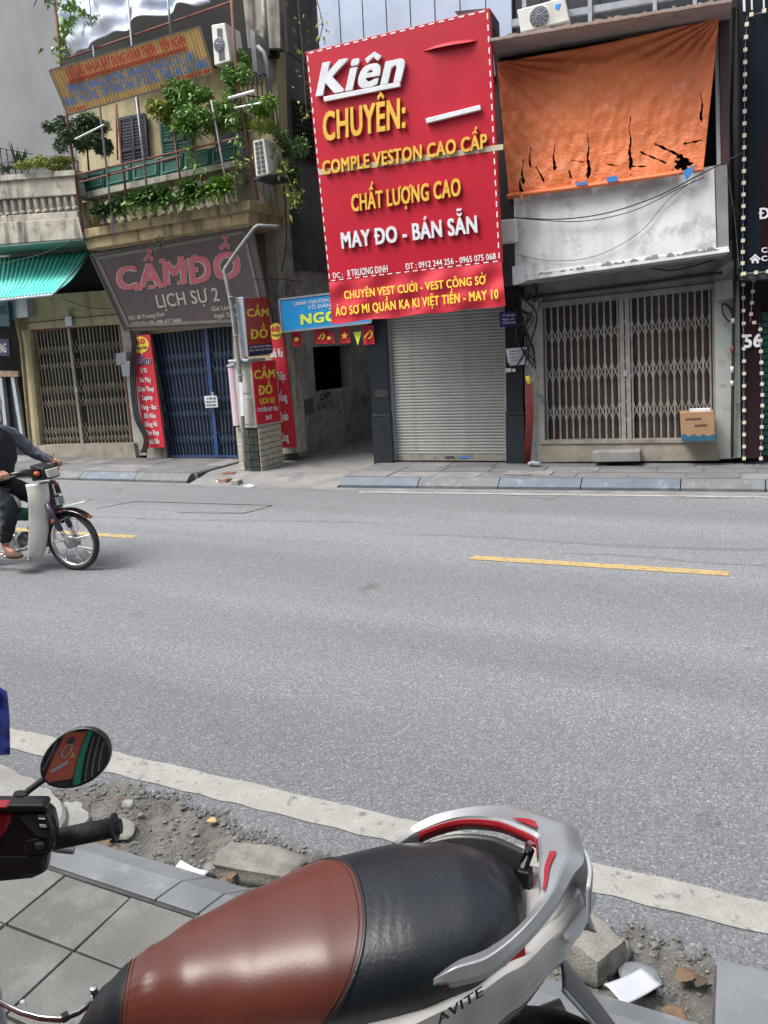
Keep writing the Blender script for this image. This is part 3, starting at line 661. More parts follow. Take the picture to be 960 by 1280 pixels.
def slat(u0, u1, z):
    mb = MB(); vs = []; prof_ = [(-.035, 0), (-.022, hh*.18), (-.018, hh*.5), (-.022, hh*.82), (-.035, hh*.99), (-.045, hh*.99), (-.045, 0)]
    for u in (u0, u1): vs += [R.W(u, o_, z+zz) for o_, zz in prof_]
    k = 7; fs = [(i, (i+1) % k, k+(i+1) % k, k+i) for i in range(k)]+[tuple(range(k)), tuple(k+i for i in range(k))]
    mb.add(vs, fs); return mb
sl0 = None
for i in range(n):
    z = zb+.09+i*hh
    if sl0 is None: sl0 = slat(sh0+.03, sh1-.03, z).build('slat', M['shutter'], sh)
    else: share(sl0, sh, (0, 0, i*hh))
mb = MB(); mb.pbox(R, sh0+.03, sh1-.03, -.05, -.01, zb, zb+.088); mb.build('bottom_rail', M['shutter_dirty'], sh, bevel=.004)
for k, m_ in ((.5,'manhole'), (.63,'tarp_blue')):
    u = sh0+(sh1-sh0)*k; mb = MB(); mb.pbox(R, u-.07, u+.07, -.012, -.004, zb+.035, zb+.065); mb.build('lock_plate', M[m_], sh)
mb = MB(); mb.pbox(R, uL0-.05, uR1, -.6, -.07, 2.45, 9); mb.pbox(R, uL0-.0, uR1, -8, -.6, 0, 7.2); mb.build('wall', M['lintel'], hD)
mb = MB(); mb.pbox(R, uL0, uR1, -.1, .35, 2.46, 5.2); mb.build('sign_frame_box', M['iron'], hD)
# bluish sheet cladding with upright seams
c0 = R.uz(398, 40, .4)[0]; c1 = R.uz(641, 30, .4)[0]; nn = 8
for i in range(nn):
    u0 = c0+(c1-c0)*i/nn; u1 = c0+(c1-c0)*(i+1)/nn
    mb = MB(); mb.pbox(R, u0, u1-.012, .3, .4, 4.9, 8.5); o = mb.build('cladding_sheet', M['cladding'], hD, bevel=.004)
mb = MB(); mb.pbox(R, c0, c1, .2, .385, 4.9, 8.5); mb.build('cladding_backing', M['iron'], hD)
# ------------------------------------------------------------------ E: white house with orange tarpaulin
hE = thing('white_house', 'white washed house with a grey folding gate below a peeling white parapet', 'house', R.W(3.3, 0, .12))
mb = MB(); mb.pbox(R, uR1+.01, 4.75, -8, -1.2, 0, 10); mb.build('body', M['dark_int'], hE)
PQ(hE, 'parapet', M['white_wall'], R, [(642,246),(893,208),(896,313),(644,350)], .6, .7, bevel=.01)
PQ(hE, 'parapet_end', M['lintel'], R, [(894,208),(909,206),(911,309),(897,313)], .585, .7)
PQ(hE, 'parapet_moulding', M['white_wall'], R, [(641,344),(911,308),(912,315),(642,353)], .615, .1, bevel=.006)
rgp = random.Random(8); mbp = MB()
for i in range(46):
    x = 644+rgp.random()**.8*250; yb_ = 349-(x-642)*.139-1; h_ = rgp.uniform(1.5, 6) if x > 740 else rgp.uniform(1, 3.5); w_ = rgp.uniform(3, 13)
    pts = [(x, yb_), (x+w_*.2, yb_-h_*rgp.uniform(.5,1)), (x+w_*.5, yb_-h_), (x+w_*.8, yb_-h_*rgp.uniform(.4,1)-.1*w_), (x+w_, yb_-w_*.139)]
    b0 = len(mbp.v); mbp.add([R.at(a, b, .6165+i*.00005) for a, b in pts], [(0,1,2,3,4)])
op = mbp.build('peeled_plaster', M['lintel'], hE); op['kind'] = 'stuff'
PQ(hE, 'corner_chip', M['white_wall'], R, [(640,333),(655,331),(656,352),(641,356)], .66, .12)
PQ(hE, 'soffit', M['lintel'], R, [(642,352),(909,315),(909,318),(642,355)], .6, .7)
PQ(hE, 'lintel', M['lintel'], R, [(655,340),(915,300),(915,356),(655,383)], .02, .2)
mb = MB(); mb.tube([R.at(664,372,.05), R.at(780,358,.05), R.at(903,341,.05)], .018, 6); mb.build('conduit', M['iron'], hE)
PQ(hE, 'gate_head', M['lintel'], R, [(672,379),(893,354),(893,361),(672,386)], .06, .1)
PQ(hE, 'pier', M['white_pillar'], R, [(654,375),(677,372),(681,574),(658,578)], .04, .3)
PQ(hE, 'pier', M['green_pillar'], R, [(892,340),(924,320),(926,572),(896,574)], .04, .3)
PQ(hE, 'plinth', M['plinth'], R, [(676,554),(898,552),(899,576),(676,578)], .05, .4, bevel=.008)
PQ(hE, 'sill', M['gate_grey'], R, [(676,551),(897,549),(897,553),(676,555)], .07, .2)
folding_gate(R, [(677,383),(891,358),(894,550),(681,552)], -.06, 25, M['gate_grey'], M['gate_grey'], M['gate_grey'], hE, back=M['gate_brown'], bands=((.22,.13),(.5,.15),(.78,.15)), bw=.013, lw=.012, pw=.055)
tag(PQ(None, 'concrete_step', M['lintel'], R, [(740,565),(800,564),(801,577),(741,578)], .3, .24, bevel=.012), 'low concrete step block in front of the grey folding gate', 'step')
# opening above the parapet
PQ(hE, 'window_glass', M['glass_dark'], R, [(620,40),(900,0),(900,215),(640,250)], -.15, .03)
PQ(hE, 'window_frame', M['white_frame'], R, [(893,20),(898,19),(901,207),(896,209)], .5, .06)
PQ(hE, 'window_frame', M['white_frame'], R, [(862,212),(900,206),(901,211),(862,217)], .5, .06)
PQ(hE, 'brown_jamb', M['brown_frame'], R, [(899,14),(913,12),(911,206),(902,207)], .56, .3)
PQ(hE, 'top_beam', M['dark_int'], R, [(622,62),(912,10),(912,26),(624,78)], .5, .4)
PQ(hE, 'left_jamb', M['iron'], R, [(616,60),(624,60),(642,250),(636,252)], .5, .4)
# eave with rusty front edge
E0 = [R.at(624,71,.5), R.at(913,24,.5)]; E1 = [R.at(611,50,1.2), R.at(915,0,1.2)]
ez = (E0[0].z+E0[1].z)/2
mb = MB(); 
mb.grid(lambda u, v: (E0[0]*(1-u)+E0[1]*u)*(1-v)+(E1[0]*(1-u)+E1[1]*u)*v, 30, 3); mb.build('eave', M['eave'], hE, solid=.03)
mb = MB(); rg = random.Random(4)
N_ = 70
for i in range(N_):
    a = E1[0].lerp(E1[1], i/N_); b_ = E1[0].lerp(E1[1], (i+1)/N_); h1 = rg.uniform(.005, .035)
    mb.hexa([a+V((0,.0,-.015)), b_+V((0,0,-.015)), b_+V((0,.03,-.015)), a+V((0,.03,-.015)), a+V((0,0,h1)), b_+V((0,0,h1)), b_+V((0,.03,h1)), a+V((0,.03,h1))])
mb.build('eave_edge', M['rust_edge'], hE)
# railing and dark store behind the eave
PQ(hE, 'upper_wall', M['glass_dark'], R, [(640,-40),(915,-60),(915,14),(640,50)], .3, .2)
mb = MB(); mb.pq(R, [(640,24),(912,-22),(912,-14),(640,33)], .95, .05); mb.build('rail_beam', M['steel_post'], hE)
for px, y in ((655,30),(690,25),(737,18),(818,5),(868,-4),(905,-8)):
    mb = MB(); mb.pq(R, [(px-3,-60),(px+2,-60),(px+3,y+10),(px-2,y+11)], .98, .04); mb.build('rail_post', M['steel_post'], hE)
# torn orange tarpaulin: grid with wrinkles, slits and holes
TQ = [(621,78),(899,22),(879,212),(636,244)]
tt = [R.at(x, y, .68) for x, y in TQ]
mb = MB(); nu, nv = 330, 230
rips = [(700,505,590,9),(734,480,565,10),(770,475,568,11),(845,430,596,14),(783,380,565,0)]
slits = [(655,198,230,4),(665,180,208,3),(697,178,212,4),(741,163,222,4.5),(793,142,212,4.0),(878,112,150,3.2),(652,222,240,5)]
def uvpx(u, v):
    x = (TQ[0][0]*(1-u)+TQ[1][0]*u)*(1-v)+(TQ[3][0]*(1-u)+TQ[2][0]*u)*v; y = (TQ[0][1]*(1-u)+TQ[1][1]*u)*(1-v)+(TQ[3][1]*(1-u)+TQ[2][1]*u)*v; return x, y
def tfn(u, v):
    p = (tt[0]*(1-u)+tt[1]*u)*(1-v)+(tt[3]*(1-u)+tt[2]*u)*v
    d = .035*math.sin(math.pi*u)*math.sin(math.pi*v)
    # folds fan from the top corners
    for cu, cv, k in ((0,0,1),(1,0,1)):
        ang = math.atan2(v-cv+.02, abs(u-cu)+.02); r_ = math.hypot(u-cu, v-cv); d += .02*math.sin(ang*26)*math.exp(-r_*2.6)*min(1, r_*6)
    from mathutils import noise as nz
    d += .030*nz.noise(V((u*9, v*3.5, 1)))*(.4+v) + .014*nz.noise(V((u*30, v*12, 5))) + .003*nz.noise(V((u*75, v*60, 9)))*(.4+v)
    edge = .012*math.sin(u*40)*(1 if v > .97 else 0)
    return p + R.n*d + V((0,0,-.05*math.sin(math.pi*u)*(1-v)*.6+edge))
def hole(x, y):
    for sx, y0, y1, w in slits:
        if y0 < y < y1:
            t = (y-y0)/(y1-y0); ww = 1.5*w*(t**1.3)*(1 if t < .85 else (1-t)/.15+.25)*(.9+.2*math.sin(y*.7+sx))
            if abs(x-sx-.9*math.sin(y*.22+sx)) < max(.55, ww/2): return True
    PG = [(846,191),(854,192),(861,197),(868,205),(862,208),(858,213),(850,210),(843,213),(848,206),(846,200),(852,198)]
    ins = False; jx = x+1.2*math.sin(y*1.1); jy = y+1.0*math.sin(x*.9)
    for k in range(len(PG)):
        (xa, ya), (xb, yb) = PG[k], PG[k-1]
        if (ya > jy) != (yb > jy) and jx < (xb-xa)*(jy-ya)/(yb-ya)+xa: ins = not ins
    if ins: return True
    def seg(x0,y0,x1,y1,w):
        dx, dy = x1-x0, y1-y0; t = max(0, min(1, ((x-x0)*dx+(y-y0)*dy)/(dx*dx+dy*dy))); return math.hypot(x-x0-t*dx, y-y0-t*dy) < w*(.7+.3*math.sin(x*.5))
    return seg(824,178,850,192,2.2) or seg(806,188,836,203,1.5) or seg(796,207,812,207,1.3) or seg(858,178,878,174,1.6) or seg(762,203,778,206,1.2) or seg(720,198,735,201,.9) or seg(673,207,683,225,1.6) or seg(716,212,718,220,1.5)
base = [V(tfn(i/nu, j/nv)) for j in range(nv+1) for i in range(nu+1)]
fs = []
for j in range(nv):
    for i in range(nu):
        x, y = uvpx((i+.5)/nu, (j+.5)/nv)
        if not hole(x, y): fs.append((j*(nu+1)+i, j*(nu+1)+i+1, (j+1)*(nu+1)+i+1, (j+1)*(nu+1)+i))
mb.add(base, fs)
tp = thing('orange_tarp', 'torn orange tarpaulin hanging over the open upper floor of the white house', 'tarpaulin', R.W(3.2, .7, 3.6))
mb.build('sheet', M['tarp'], tp, smooth=True, recalc=False)
mb = MB(); pts = [R.at(x, y, .70) for x, y in ((634,246),(690,238),(760,229),(830,219),(880,212))]; mb.tube(pts, [.03,.026,.028,.024,.02], 8)
mb.tube([R.at(652,243,.73), R.at(652,256,.74)], [.012,.006], 6); mb.build('bottom_roll', M['tarp'], tp, smooth=True)
for q in ([(853,214),(868,206),(866,216),(858,226)], [(757,222),(771,219),(773,226),(760,228)], [(718,229),(735,226),(733,231),(722,232)]):
    mb = MB(); a = [R.at(x, y, .735) for x, y in q]; mb.add(a+[p-R.n*.006 for p in a], [(0,1,2,3),(7,6,5,4),(0,4,5,1),(1,5,6,2),(2,6,7,3),(3,7,4,0)]); mb.build('blue_scrap', M['tarp_blue'], tp)
# ------------------------------------------------------------------ F: black fronted house number 56
hF = thing('black_house', 'black panelled shop front with strings of square lights', 'shop', R.W(5.1, 0, .12))
PQ(hF, 'upper_panel', M['black_panel'], R, [(924,-40),(1100,-60),(1100,335),(926,343)], .45, .3)
mb = MB(); mb.pbox(R, 4.62, 4.9, -3, -.2, 0, 10); mb.pbox(R, 4.9, 9, -6, -.9, 0, 10); mb.build('body', M['dark_int'], hF)
PQ(hF, 'lower_panel', M['maroon_panel'], R, [(927,350),(951,348),(951,573),(928,573)], .12, .3)
PQ(hF, 'maroon_patch', M['maroon_panel'], R, [(955,160),(1100,150),(1100,330),(951,330)], .452, .01)
PQ(hF, 'side_gate', M['green_paint'], R, [(951,390),(1100,385),(1100,570),(952,570)], -.1, .05)
for i in range(22):
    mb = MB(); y = 395+i*8; mb.pq(R, [(952,y),(1100,y-2),(1100,y+4),(952,y+6)], -.07, .03); mb.build('gate_rib', M['green_paint'], hF)
PQ(hF, 'canopy', M['iron'], R, [(924,342),(1100,334),(1100,342),(926,350)], .5, .5)
mb = MB(); mb.pq(R, [(927,-40),(930,-40),(932,14),(929,14)], .5, .02); mb.pq(R, [(938,-40),(940,-40),(941,12),(939,12)], .5, .02); mb.pq(R, [(953,-40),(955,-40),(956,10),(954,10)], .5, .02); mb.build('hanger', M['white_frame'], hF)
bulb0 = None
def lights(pts, off, label, n, group='strings of square lights on the black front'):
    global bulb0
    P3 = [R.at(x, y, off) for x, y in pts]; t = thing('string_light', label, 'string lights', P3[0], group)
    mb = MB(); mb.tube([p-R.n*.012 for p in P3], .003, 4); mb.build('cord', M['alu'], t)
    L_ = [0]
    for i in range(1, len(P3)): L_.append(L_[-1]+(P3[i]-P3[i-1]).length)
    b0 = None
    for k in range(n):
        s_ = L_[-1]*(k+.0)/(n-1); j = max(i for i in range(len(L_)) if L_[i] <= s_+1e-6); j = min(j, len(P3)-2); f_ = (s_-L_[j])/(L_[j+1]-L_[j]); p = P3[j].lerp(P3[j+1], f_)
        mb = MB(); s2 = .019; mb.hexa([p+R.e*a+V((0,0,c))+R.n*b for a, b, c in ((-s2,.02,-s2),(s2,.02,-s2),(s2,-.01,-s2),(-s2,-.01,-s2),(-s2,.02,s2),(s2,.02,s2),(s2,-.01,s2),(-s2,-.01,s2))])
        mb.build('bulb', M['bulb'], t)
lights([(955,14),(934,20),(931.5,60),(930,200),(928,343)], .49, 'string of square lights down the edge of the tall black panel', 24)
lights([(929,356),(930,460),(930,573)], .15, 'string of square lights down the left edge of the maroon strip below the canopy', 15)
lights([(942,350),(938,402),(950,405),(953,500),(951,573)], .17, 'string of square lights bending round above the house number', 18)
lights([(930,342),(975,338)], .52, 'short row of square lights under the black panel and its white house symbol', 4)
mb = MB(); P3 = [R.at(918,10,.1), R.at(914,150,.1), R.at(919,330,.1), R.at(917,400,.1), R.at(915,565,.1)]; mb.tube(P3, .02, 6); tag(mb.build('power_cable', M['cable'], smooth=True), 'thick black power cable down the gap beside the black panel', 'cable')
# ------------------------------------------------------------------ lettering (plain glyph outlines, accents built as strokes)
import unicodedata
_tc = bpy.data.curves.new('lettering', 'FONT'); _to = bpy.data.objects.new('lettering', _tc); C.objects.link(_to)
_gc = {}
def _mesh(body, res=2):
    if (body, res) in _gc: return _gc[(body, res)]
    _tc.body = body; _tc.offset = 0; _tc.resolution_u = res; _tc.size = 1
    bpy.context.view_layer.update(); dg = bpy.context.evaluated_depsgraph_get()
    me = bpy.data.meshes.new_from_object(_to.evaluated_get(dg)); vs = [(v.co.x, v.co.y) for v in me.vertices]; fs = [tuple(p.vertices) for p in me.polygons]
    bpy.data.meshes.remove(me); _gc[(body, res)] = (vs, fs); return vs, fs
def _adv(c):
    mx = lambda s: max(v[0] for v in _mesh(s)[0])
    return mx('i'+c+'H')-mx('iH')
def _strip(pts, w):
    n = len(pts); vs = []
    for i, (x, y) in enumerate(pts):
        a = pts[max(0, i-1)]; b = pts[min(n-1, i+1)]; dx, dy = b[0]-a[0], b[1]-a[1]; l_ = math.hypot(dx, dy) or 1; nx, ny = -dy/l_*w/2, dx/l_*w/2
        vs += [(x+nx, y+ny), (x-nx, y-ny)]
    return vs, [(2*i, 2*i+1, 2*i+3, 2*i+2) for i in range(n-1)]
def _marks(ch, base, marks, vs, b):
    x0 = min(v[0] for v in vs); x1 = max(v[0] for v in vs); y1 = max(v[1] for v in vs); cx = (x0+x1)/2; t = .065+b*1.2; out = []
    up_ = y1+.07+b; low = base.islower()
    circ = '\u0302' in marks or '\u0306' in marks
    if '\u0302' in marks: out.append(_strip([(cx-.15, up_), (cx, up_+.11), (cx+.15, up_)], t))
    if '\u0306' in marks: out.append(_strip([(cx-.14, up_+.10), (cx-.08, up_+.03), (cx, up_), (cx+.08, up_+.03), (cx+.14, up_+.10)], t*.9))
    ty = up_+(.15+b if circ else 0); tx = cx+(.06 if circ else 0)
    if '\u0301' in marks: out.append(_strip([(tx-.03, ty), (tx+.09, ty+.14)], t*1.05))
    if '\u0300' in marks: out.append(_strip([(tx-.1, ty+.14), (tx+.03, ty)], t*1.05))
    if '\u0303' in marks: out.append(_strip([(cx-.16, ty+.02), (cx-.08, ty+.08), (cx+.04, ty+.03), (cx+.15, ty+.09)], t*.85))
    if '\u0309' in marks: out.append(_strip([(cx-.06, ty+.13), (cx+.02, ty+.16), (cx+.06, ty+.11), (cx, ty+.05), (cx, ty)], t*.7))
    if '\u0323' in marks:
        r = .05+b; out.append(([(cx+r*math.cos(k*math.pi/4), -.15-b*.6+r*math.sin(k*math.pi/4)) for k in range(8)], [tuple(range(8))]))
    if '\u031b' in marks: out.append(_strip([(x1-.05, y1-.06), (x1+.05, y1-.02), (x1+.07, y1+.08)], t*.9))
    if ch == 'Đ': out.append(_strip([(x0-.09, .36), (x0+.27, .36)], t*.95))
    if ch == 'đ': out.append(_strip([(x1-.22, y1-.13), (x1+.07, y1-.13)], t*.8))
    return out
_CAP = max(v[1] for v in _mesh('H')[0])
def text(S_, body, p0, p1, pt, off, depth, m, parent, name='lettering', bold=.0, res=3, shear=0.0, split=False, side=None):
    """body on plane S_: baseline from photo point p0 to p1, cap top above p0 at pt"""
    pen = 0; glyphs = []; reg = []
    for ch in unicodedata.normalize('NFC', body):
        d = unicodedata.normalize('NFD', ch); base = {'Đ': 'D', 'đ': 'd'}.get(ch, d[0])
        if base == ' ': pen += .27+bold; continue
        vs, fs = _mesh(base, res); g = []
        if bold > .034: sh_ = [(0,0),(-1,-1),(1,-1),(1,1),(-1,1),(0,1),(0,-1),(1,0),(-1,0)]
        elif bold > .012: sh_ = [(0,0),(-1,-1),(1,-1),(1,1),(-1,1)] if res > 1 else [(-1,-1),(1,1)]
        else: sh_ = [(0,0)]
        for k, (sx, sy) in enumerate(sh_): g.append(([(v[0]+sx*bold, v[1]+sy*bold*.55) for v in vs], fs, k*.00012))
        for mv, mf in _marks(ch, base, d[1:], vs, bold): g.append((mv, mf, .0013))
        glyphs.append((pen, g)); pen += _adv(base)+bold*1.3
    if not glyphs: return
    X = [p+v[0] for p, g in glyphs for v in g[0][0]]; x0, x1 = min(X), max(X)
    A = S_.at(*p0, off); B = S_.at(*p1, off); T = S_.at(*pt, off); ex = (B-A)/(x1-x0); ey = (T-A)/(_CAP+1.1*bold); n = S_.n
    out = []; mb = MB()
    for p, g in glyphs:
        if split: mb = MB()
        for vs, fs, dz in g:
            P3 = lambda d: [A+ex*(p+v[0]-x0+shear*v[1])+ey*(v[1]+.55*bold)+n*(d) for v in vs]
            k = len(vs)
            if depth > .004:
                b0 = len(mb.v); mb.mi = 0; mb.add(P3(depth+dz)+P3(0), fs); cnt = {(a, b) for f in fs for a, b in zip(f, f[1:]+f[:1])}
                sides = [(b0+a, b0+b, b0+k+b, b0+k+a) for a, b in cnt if (b, a) not in cnt]; mb.f += sides; mb.m += [1 if side else 0]*len(sides)
            else: mb.add(P3(depth+dz), fs)
        if split: out.append(mb.build(name, [m, side] if side else m, parent, recalc=False))
    if not split:
        o = mb.build(name, m, parent, recalc=False); o['kind'] = 'stuff' if False else ''; del o['kind']; out.append(o)
    return out
def board(S_, q, off, th): return MB().pq(S_, q, off, th)
# ------------------------------------------------------------------ the large red tailor's sign
def q3(c, Y):
    r = [ray(*p) for p in c]; A = np.array([list(-r[1]), list(r[2]), list(-r[3])]).T
    t = [1.0]+list(np.linalg.solve(A, -np.array(list(r[0])))); P = [r[i]*t[i] for i in range(4)]; s = Y/P[0].y
    return [CO+p*s for p in P]
KQ = [(382,65),(612,10),(627,328),(411,353)]
kc = q3(KQ, 9.25*.96)
K_ = Quad(kc[0], kc[1], kc[3])
ks = thing('shop_sign', 'huge red tailor shop sign with raised white and yellow letters', 'sign', kc[3])
MB().pq(K_, KQ, 0, .09).build('board', M['sign_red'], ks, bevel=.004)
q = lambda x, y: ((x)/960*280+370, y)   # noqa
MB().pq(K_, [(568,14),(612,10),(613,30),(594,34)], -.09, .5).build('bracket', M['iron'], ks)
# dashed border
def dashes(pts, n, w, m, parent, S_=K_, off=.003, skip=0):
    P3 = [S_.at(x, y, off) for x, y in pts]
    for i in range(len(P3)-1):
        a, b = P3[i], P3[i+1]; ln = (b-a).length; k = max(1, int(ln/n)); t = (b-a)/ln; s_ = S_.n.cross(t)*w/2
        mb = MB()
        for j in range(k):
            p = a+t*(ln*(j+.2)/k); r_ = a+t*(ln*(j+.75)/k); mb.add([p-s_, r_-s_, r_+s_, p+s_], [(0,1,2,3)])
        o = mb.build('dashed_border', m, parent, recalc=False); o['kind'] = 'stuff'
dashes([(384,67),(609,13),(624,326)], .11, .014, M['banner_white'], ks); dashes([(384,67),(412,351),(625,326)], .11, .013, M['banner_white'], ks)
MB().pq(K_, [(398,212),(629,180),(629,187),(399,219)], .004, .004).build('strip', M['beige_strip'], ks)
wl = M['white_letter']; yl = M['yellow_letter']; gs = M['gold_side']
text(K_, 'Kiên', (398,121), (500,103), (402,80), .015, .035, wl, ks, 'letter', bold=.038, shear=.12, split=True, res=4)
MB().pq(K_, [(404,121),(500,102),(500,108),(405,127)], .05, .035).build('underline', wl, ks, bevel=.004)
text(K_, 'CHUYÊN:', (406,177), (507,160), (405,141), .01, .03, yl, ks, 'letter', bold=.03, split=True, side=gs)
text(K_, 'COMPLE VESTON CAO CẤP', (405,219), (609,186), (404,202), .01, .028, yl, ks, 'letter', bold=.03, split=True, side=gs)
text(K_, 'CHẤT LƯỢNG CAO', (441,265), (576,245), (440,244), .01, .028, yl, ks, 'letter', bold=.03, split=True, side=gs)
text(K_, 'MAY ĐO - BÁN SẴN', (429,311), (597,291), (427,291), .01, .028, wl, ks, 'letter', bold=.032, split=True)
text(K_, 'ĐC :', (417,348), (429,347), (416,341), .004, .002, M['banner_white'], ks, bold=.02)
text(K_, '8 TRƯƠNG ĐỊNH', (435,346), (485,340), (434,337.5), .004, .002, M['banner_white'], ks, bold=.02)
text(K_, 'ĐT : 0912 244 256 - 0965 075 068', (508,337), (620,324), (507,329.5), .004, .002, M['banner_white'], ks, bold=.02)
MB().pq(K_, [(532,148),(600,131),(601,137),(533,154)], .05, .045).build('white_bar', wl, ks, bevel=.004)
mb = MB(); P3 = [K_.at(x, y, .002+o_) for x, y, o_ in ((529,64,.0),(545,60,.05),(565,56,.06),(585,53,.05),(596,52,.0))]; P4 = [K_.at(x, y, .002) for x, y in ((529,62),(545,57),(565,52),(585,50),(596,50))]
mb.add(P3+P4, [(i, i+1, 5+i+1, 5+i) for i in range(4)]); mb.build('peeled_edge', M['sign_red'], ks, solid=.004)
mb = MB(); mb.pq(K_, [(531,61),(594,50.5),(596,52.5),(530,64)], .003, .002); mb.build('tear_gap', M['maroon'], ks)
# lower cloth banner
BQ = [(411,353),(627,327),(632,382),(415,405)]
def ban(u, v):
    x = (BQ[0][0]*(1-u)+BQ[1][0]*u)*(1-v)+(BQ[3][0]*(1-u)+BQ[2][0]*u)*v; y = (BQ[0][1]*(1-u)+BQ[1][1]*u)*(1-v)+(BQ[3][1]*(1-u)+BQ[2][1]*u)*v
    d = .045+.012*math.sin(u*30+v*5)+.008*math.sin(v*11+u*7)+.012*math.sin(u*13)*v
    if v > .98: y += .8*math.sin(u*22)
    return K_.at(x, y, d)
bn = thing('cloth_banner', 'wrinkled red cloth banner with yellow lettering hung below the huge tailor sign', 'banner', K_.at(415, 405, .05))
mb = MB(); mb.grid(ban, 80, 14); mb.build('cloth', M['banner_red'], bn, smooth=True)
by = M['banner_yellow']
text(K_, 'CHUYÊN VEST CƯỚI - VEST CÔNG SỞ', (431,374), (607,355), (430,364), .072, .003, by, bn, bold=.03)
text(K_, 'ÁO SƠ MI QUẦN KA KI VIỆT TIẾN - MAY 10', (420,395), (623,373), (419,384), .072, .003, by, bn, bold=.03)
# ------------------------------------------------------------------ pawn shop board, leaning out at the top
_b = {k: L.at(*p, o) for k, p, o in (('bl',(155,414),.12),('br',(341,405),.12),('tl',(112,318),.55))}
PW = Quad(_b['tl'], _b['tl']+(_b['br']-_b['bl']), _b['bl'])
ps = thing('shop_sign', 'dark brown pawn shop board with pink lettering leaning out over the blue gate', 'sign', _b['bl'])
PQd = [(112,318),(314,282),(341,405),(155,414)]
MB().pq(PW, PQd, 0, .05).build('board', M['pawn_board'], ps)
mb = MB()
def edge(S_, a, b, w, off, mb): mb.bar(S_.at(*a, off), S_.at(*b, off), w, .02, S_.n)
def frame(S_, q, w, off, m, parent):
    for a, b in zip(q, q[1:]+q[:1]): mb = MB(); edge(S_, a, b, w, off, mb); mb.build('frame', m, parent)
frame(PW, [(113,319),(314,283),(340,404),(156,413)], .03, .006, M['pawn_board'], ps)
frame(PW, [(122,323),(305,290),(330,399),(161,407)], .045, .002, M['pawn_frame'], ps)
for ol, m_, o_, bb in ((0, M['pawn_cream'], .004, .062), (1, M['pawn_pink'], .009, .03)):
    text(PW, 'CẦM', (149,363), (232,354), (146,334), o_, .004, m_, ps, bold=bb, res=4)
    text(PW, 'ĐỒ', (240,355), (300,347), (236,322), o_, .004, m_, ps, bold=bb, res=4)
for ol_, m_, o_, g_ in ((0, M['pawn_cream'], .0035, 1.0), (1, M['pawn_pink'], .0085, 0)):
    for (x, y, w) in ((173.5,362,9),(190,360,9),(203,358,8),(227,354.5,9),(203,327,7),(226,324,7),(243,354,8),(243,322,7)):
        y2 = y-.0; MB().pq(PW, [(x-w/2-g_*.6, y2-2.6-g_*.5),(x+w/2+g_*.6, y2-3.6-g_*.5),(x+w/2+g_*.6, y2+.2+g_*.6),(x-w/2-g_*.6, y2+1.2+g_*.6)], o_+.0045, .001).build('serif', m_, ps, recalc=False)
text(PW, 'LỊCH SỰ 2', (198,385), (275,376), (194,369), .004, .004, M['pawn_cream'], ps, bold=.02)
text(PW, 'ĐC: 60 Trương Định', (162,400), (206,395), (161,395), .004, .002, M['pawn_cream'], ps, bold=.03)
text(PW, 'ĐD/ Zalo/Ph: 090 427 8484', (167,408.5), (227,403), (166,403), .004, .002, M['pawn_cream'], ps, bold=.03)
text(PW, 'Giờ Làm Việc', (265,389), (303,385), (264,383.5), .004, .002, M['pawn_cream'], ps, bold=.03)
text(PW, 'Nghỉ Trưa: 12', (269,398), (306,394), (268,392.5), .004, .002, M['pawn_cream'], ps, bold=.03)
# ------------------------------------------------------------------ striped building-materials sign, upper left
YQ = [(62,88),(250,33),(268,92),(85,144)]
yc = q3(YQ, 8.9*.94); Y_ = Quad(yc[0], yc[1], yc[3])
ys = thing('shop_sign', 'brown ribbed sheet sign with red and blue lettering across the upper balcony', 'sign', yc[3])
a0, a1, a3 = yc[0], yc[1], yc[3]
mb = MB(); mb.grid(lambda u, v: a0+(a1-a0)*u+(a3-a0)*v+Y_.n*(.012*math.sin(u*2*math.pi*46)), 46*6, 1); mb.build('ribbed_sheet', M['corr_brown'], ys, solid=.004)
frame(Y_, YQ, .02, .012, M['pawn_frame'], ys)
text(Y_, 'VẬT LIỆU NHỰA XÂY DỰNG HOÀN THIỆN - TIẾN NGÂN', (84,98), (232,55), (81,87), .02, .003, M['corr_red'], ys, bold=.013)
mb = MB(); edge(Y_, (86,101), (233,58.5), .008, .02, mb); edge(Y_, (86,104), (234,61), .008, .02, mb); mb.build('rule', M['corr_red'], ys)
text(Y_, 'TẤM ALU, NANO, LAM SÓNG, SÀN NHỰA, PHÀO CHỈ CÁC LOẠI ...', (86,118), (248,73), (83,107.5), .02, .003, M['corr_blue'], ys, bold=.013)
text(Y_, 'NHẬN THI CÔNG: TẤM TRANG NHÀ, ỐP TƯỜNG, TRẦN, SÀN, CẦU THANG', (83,134), (261,84), (80,122), .02, .003, M['corr_blue'], ys, bold=.013)
text(Y_, 'ĐC: 60 Trương Định', (87,140), (107,135), (86,136), .02, .003, M['corr_red'], ys, bold=.03)
text(Y_, 'ĐT: 0904 278 484', (223,101), (262,90), (222,97), .02, .003, M['corr_red'], ys, bold=.03)
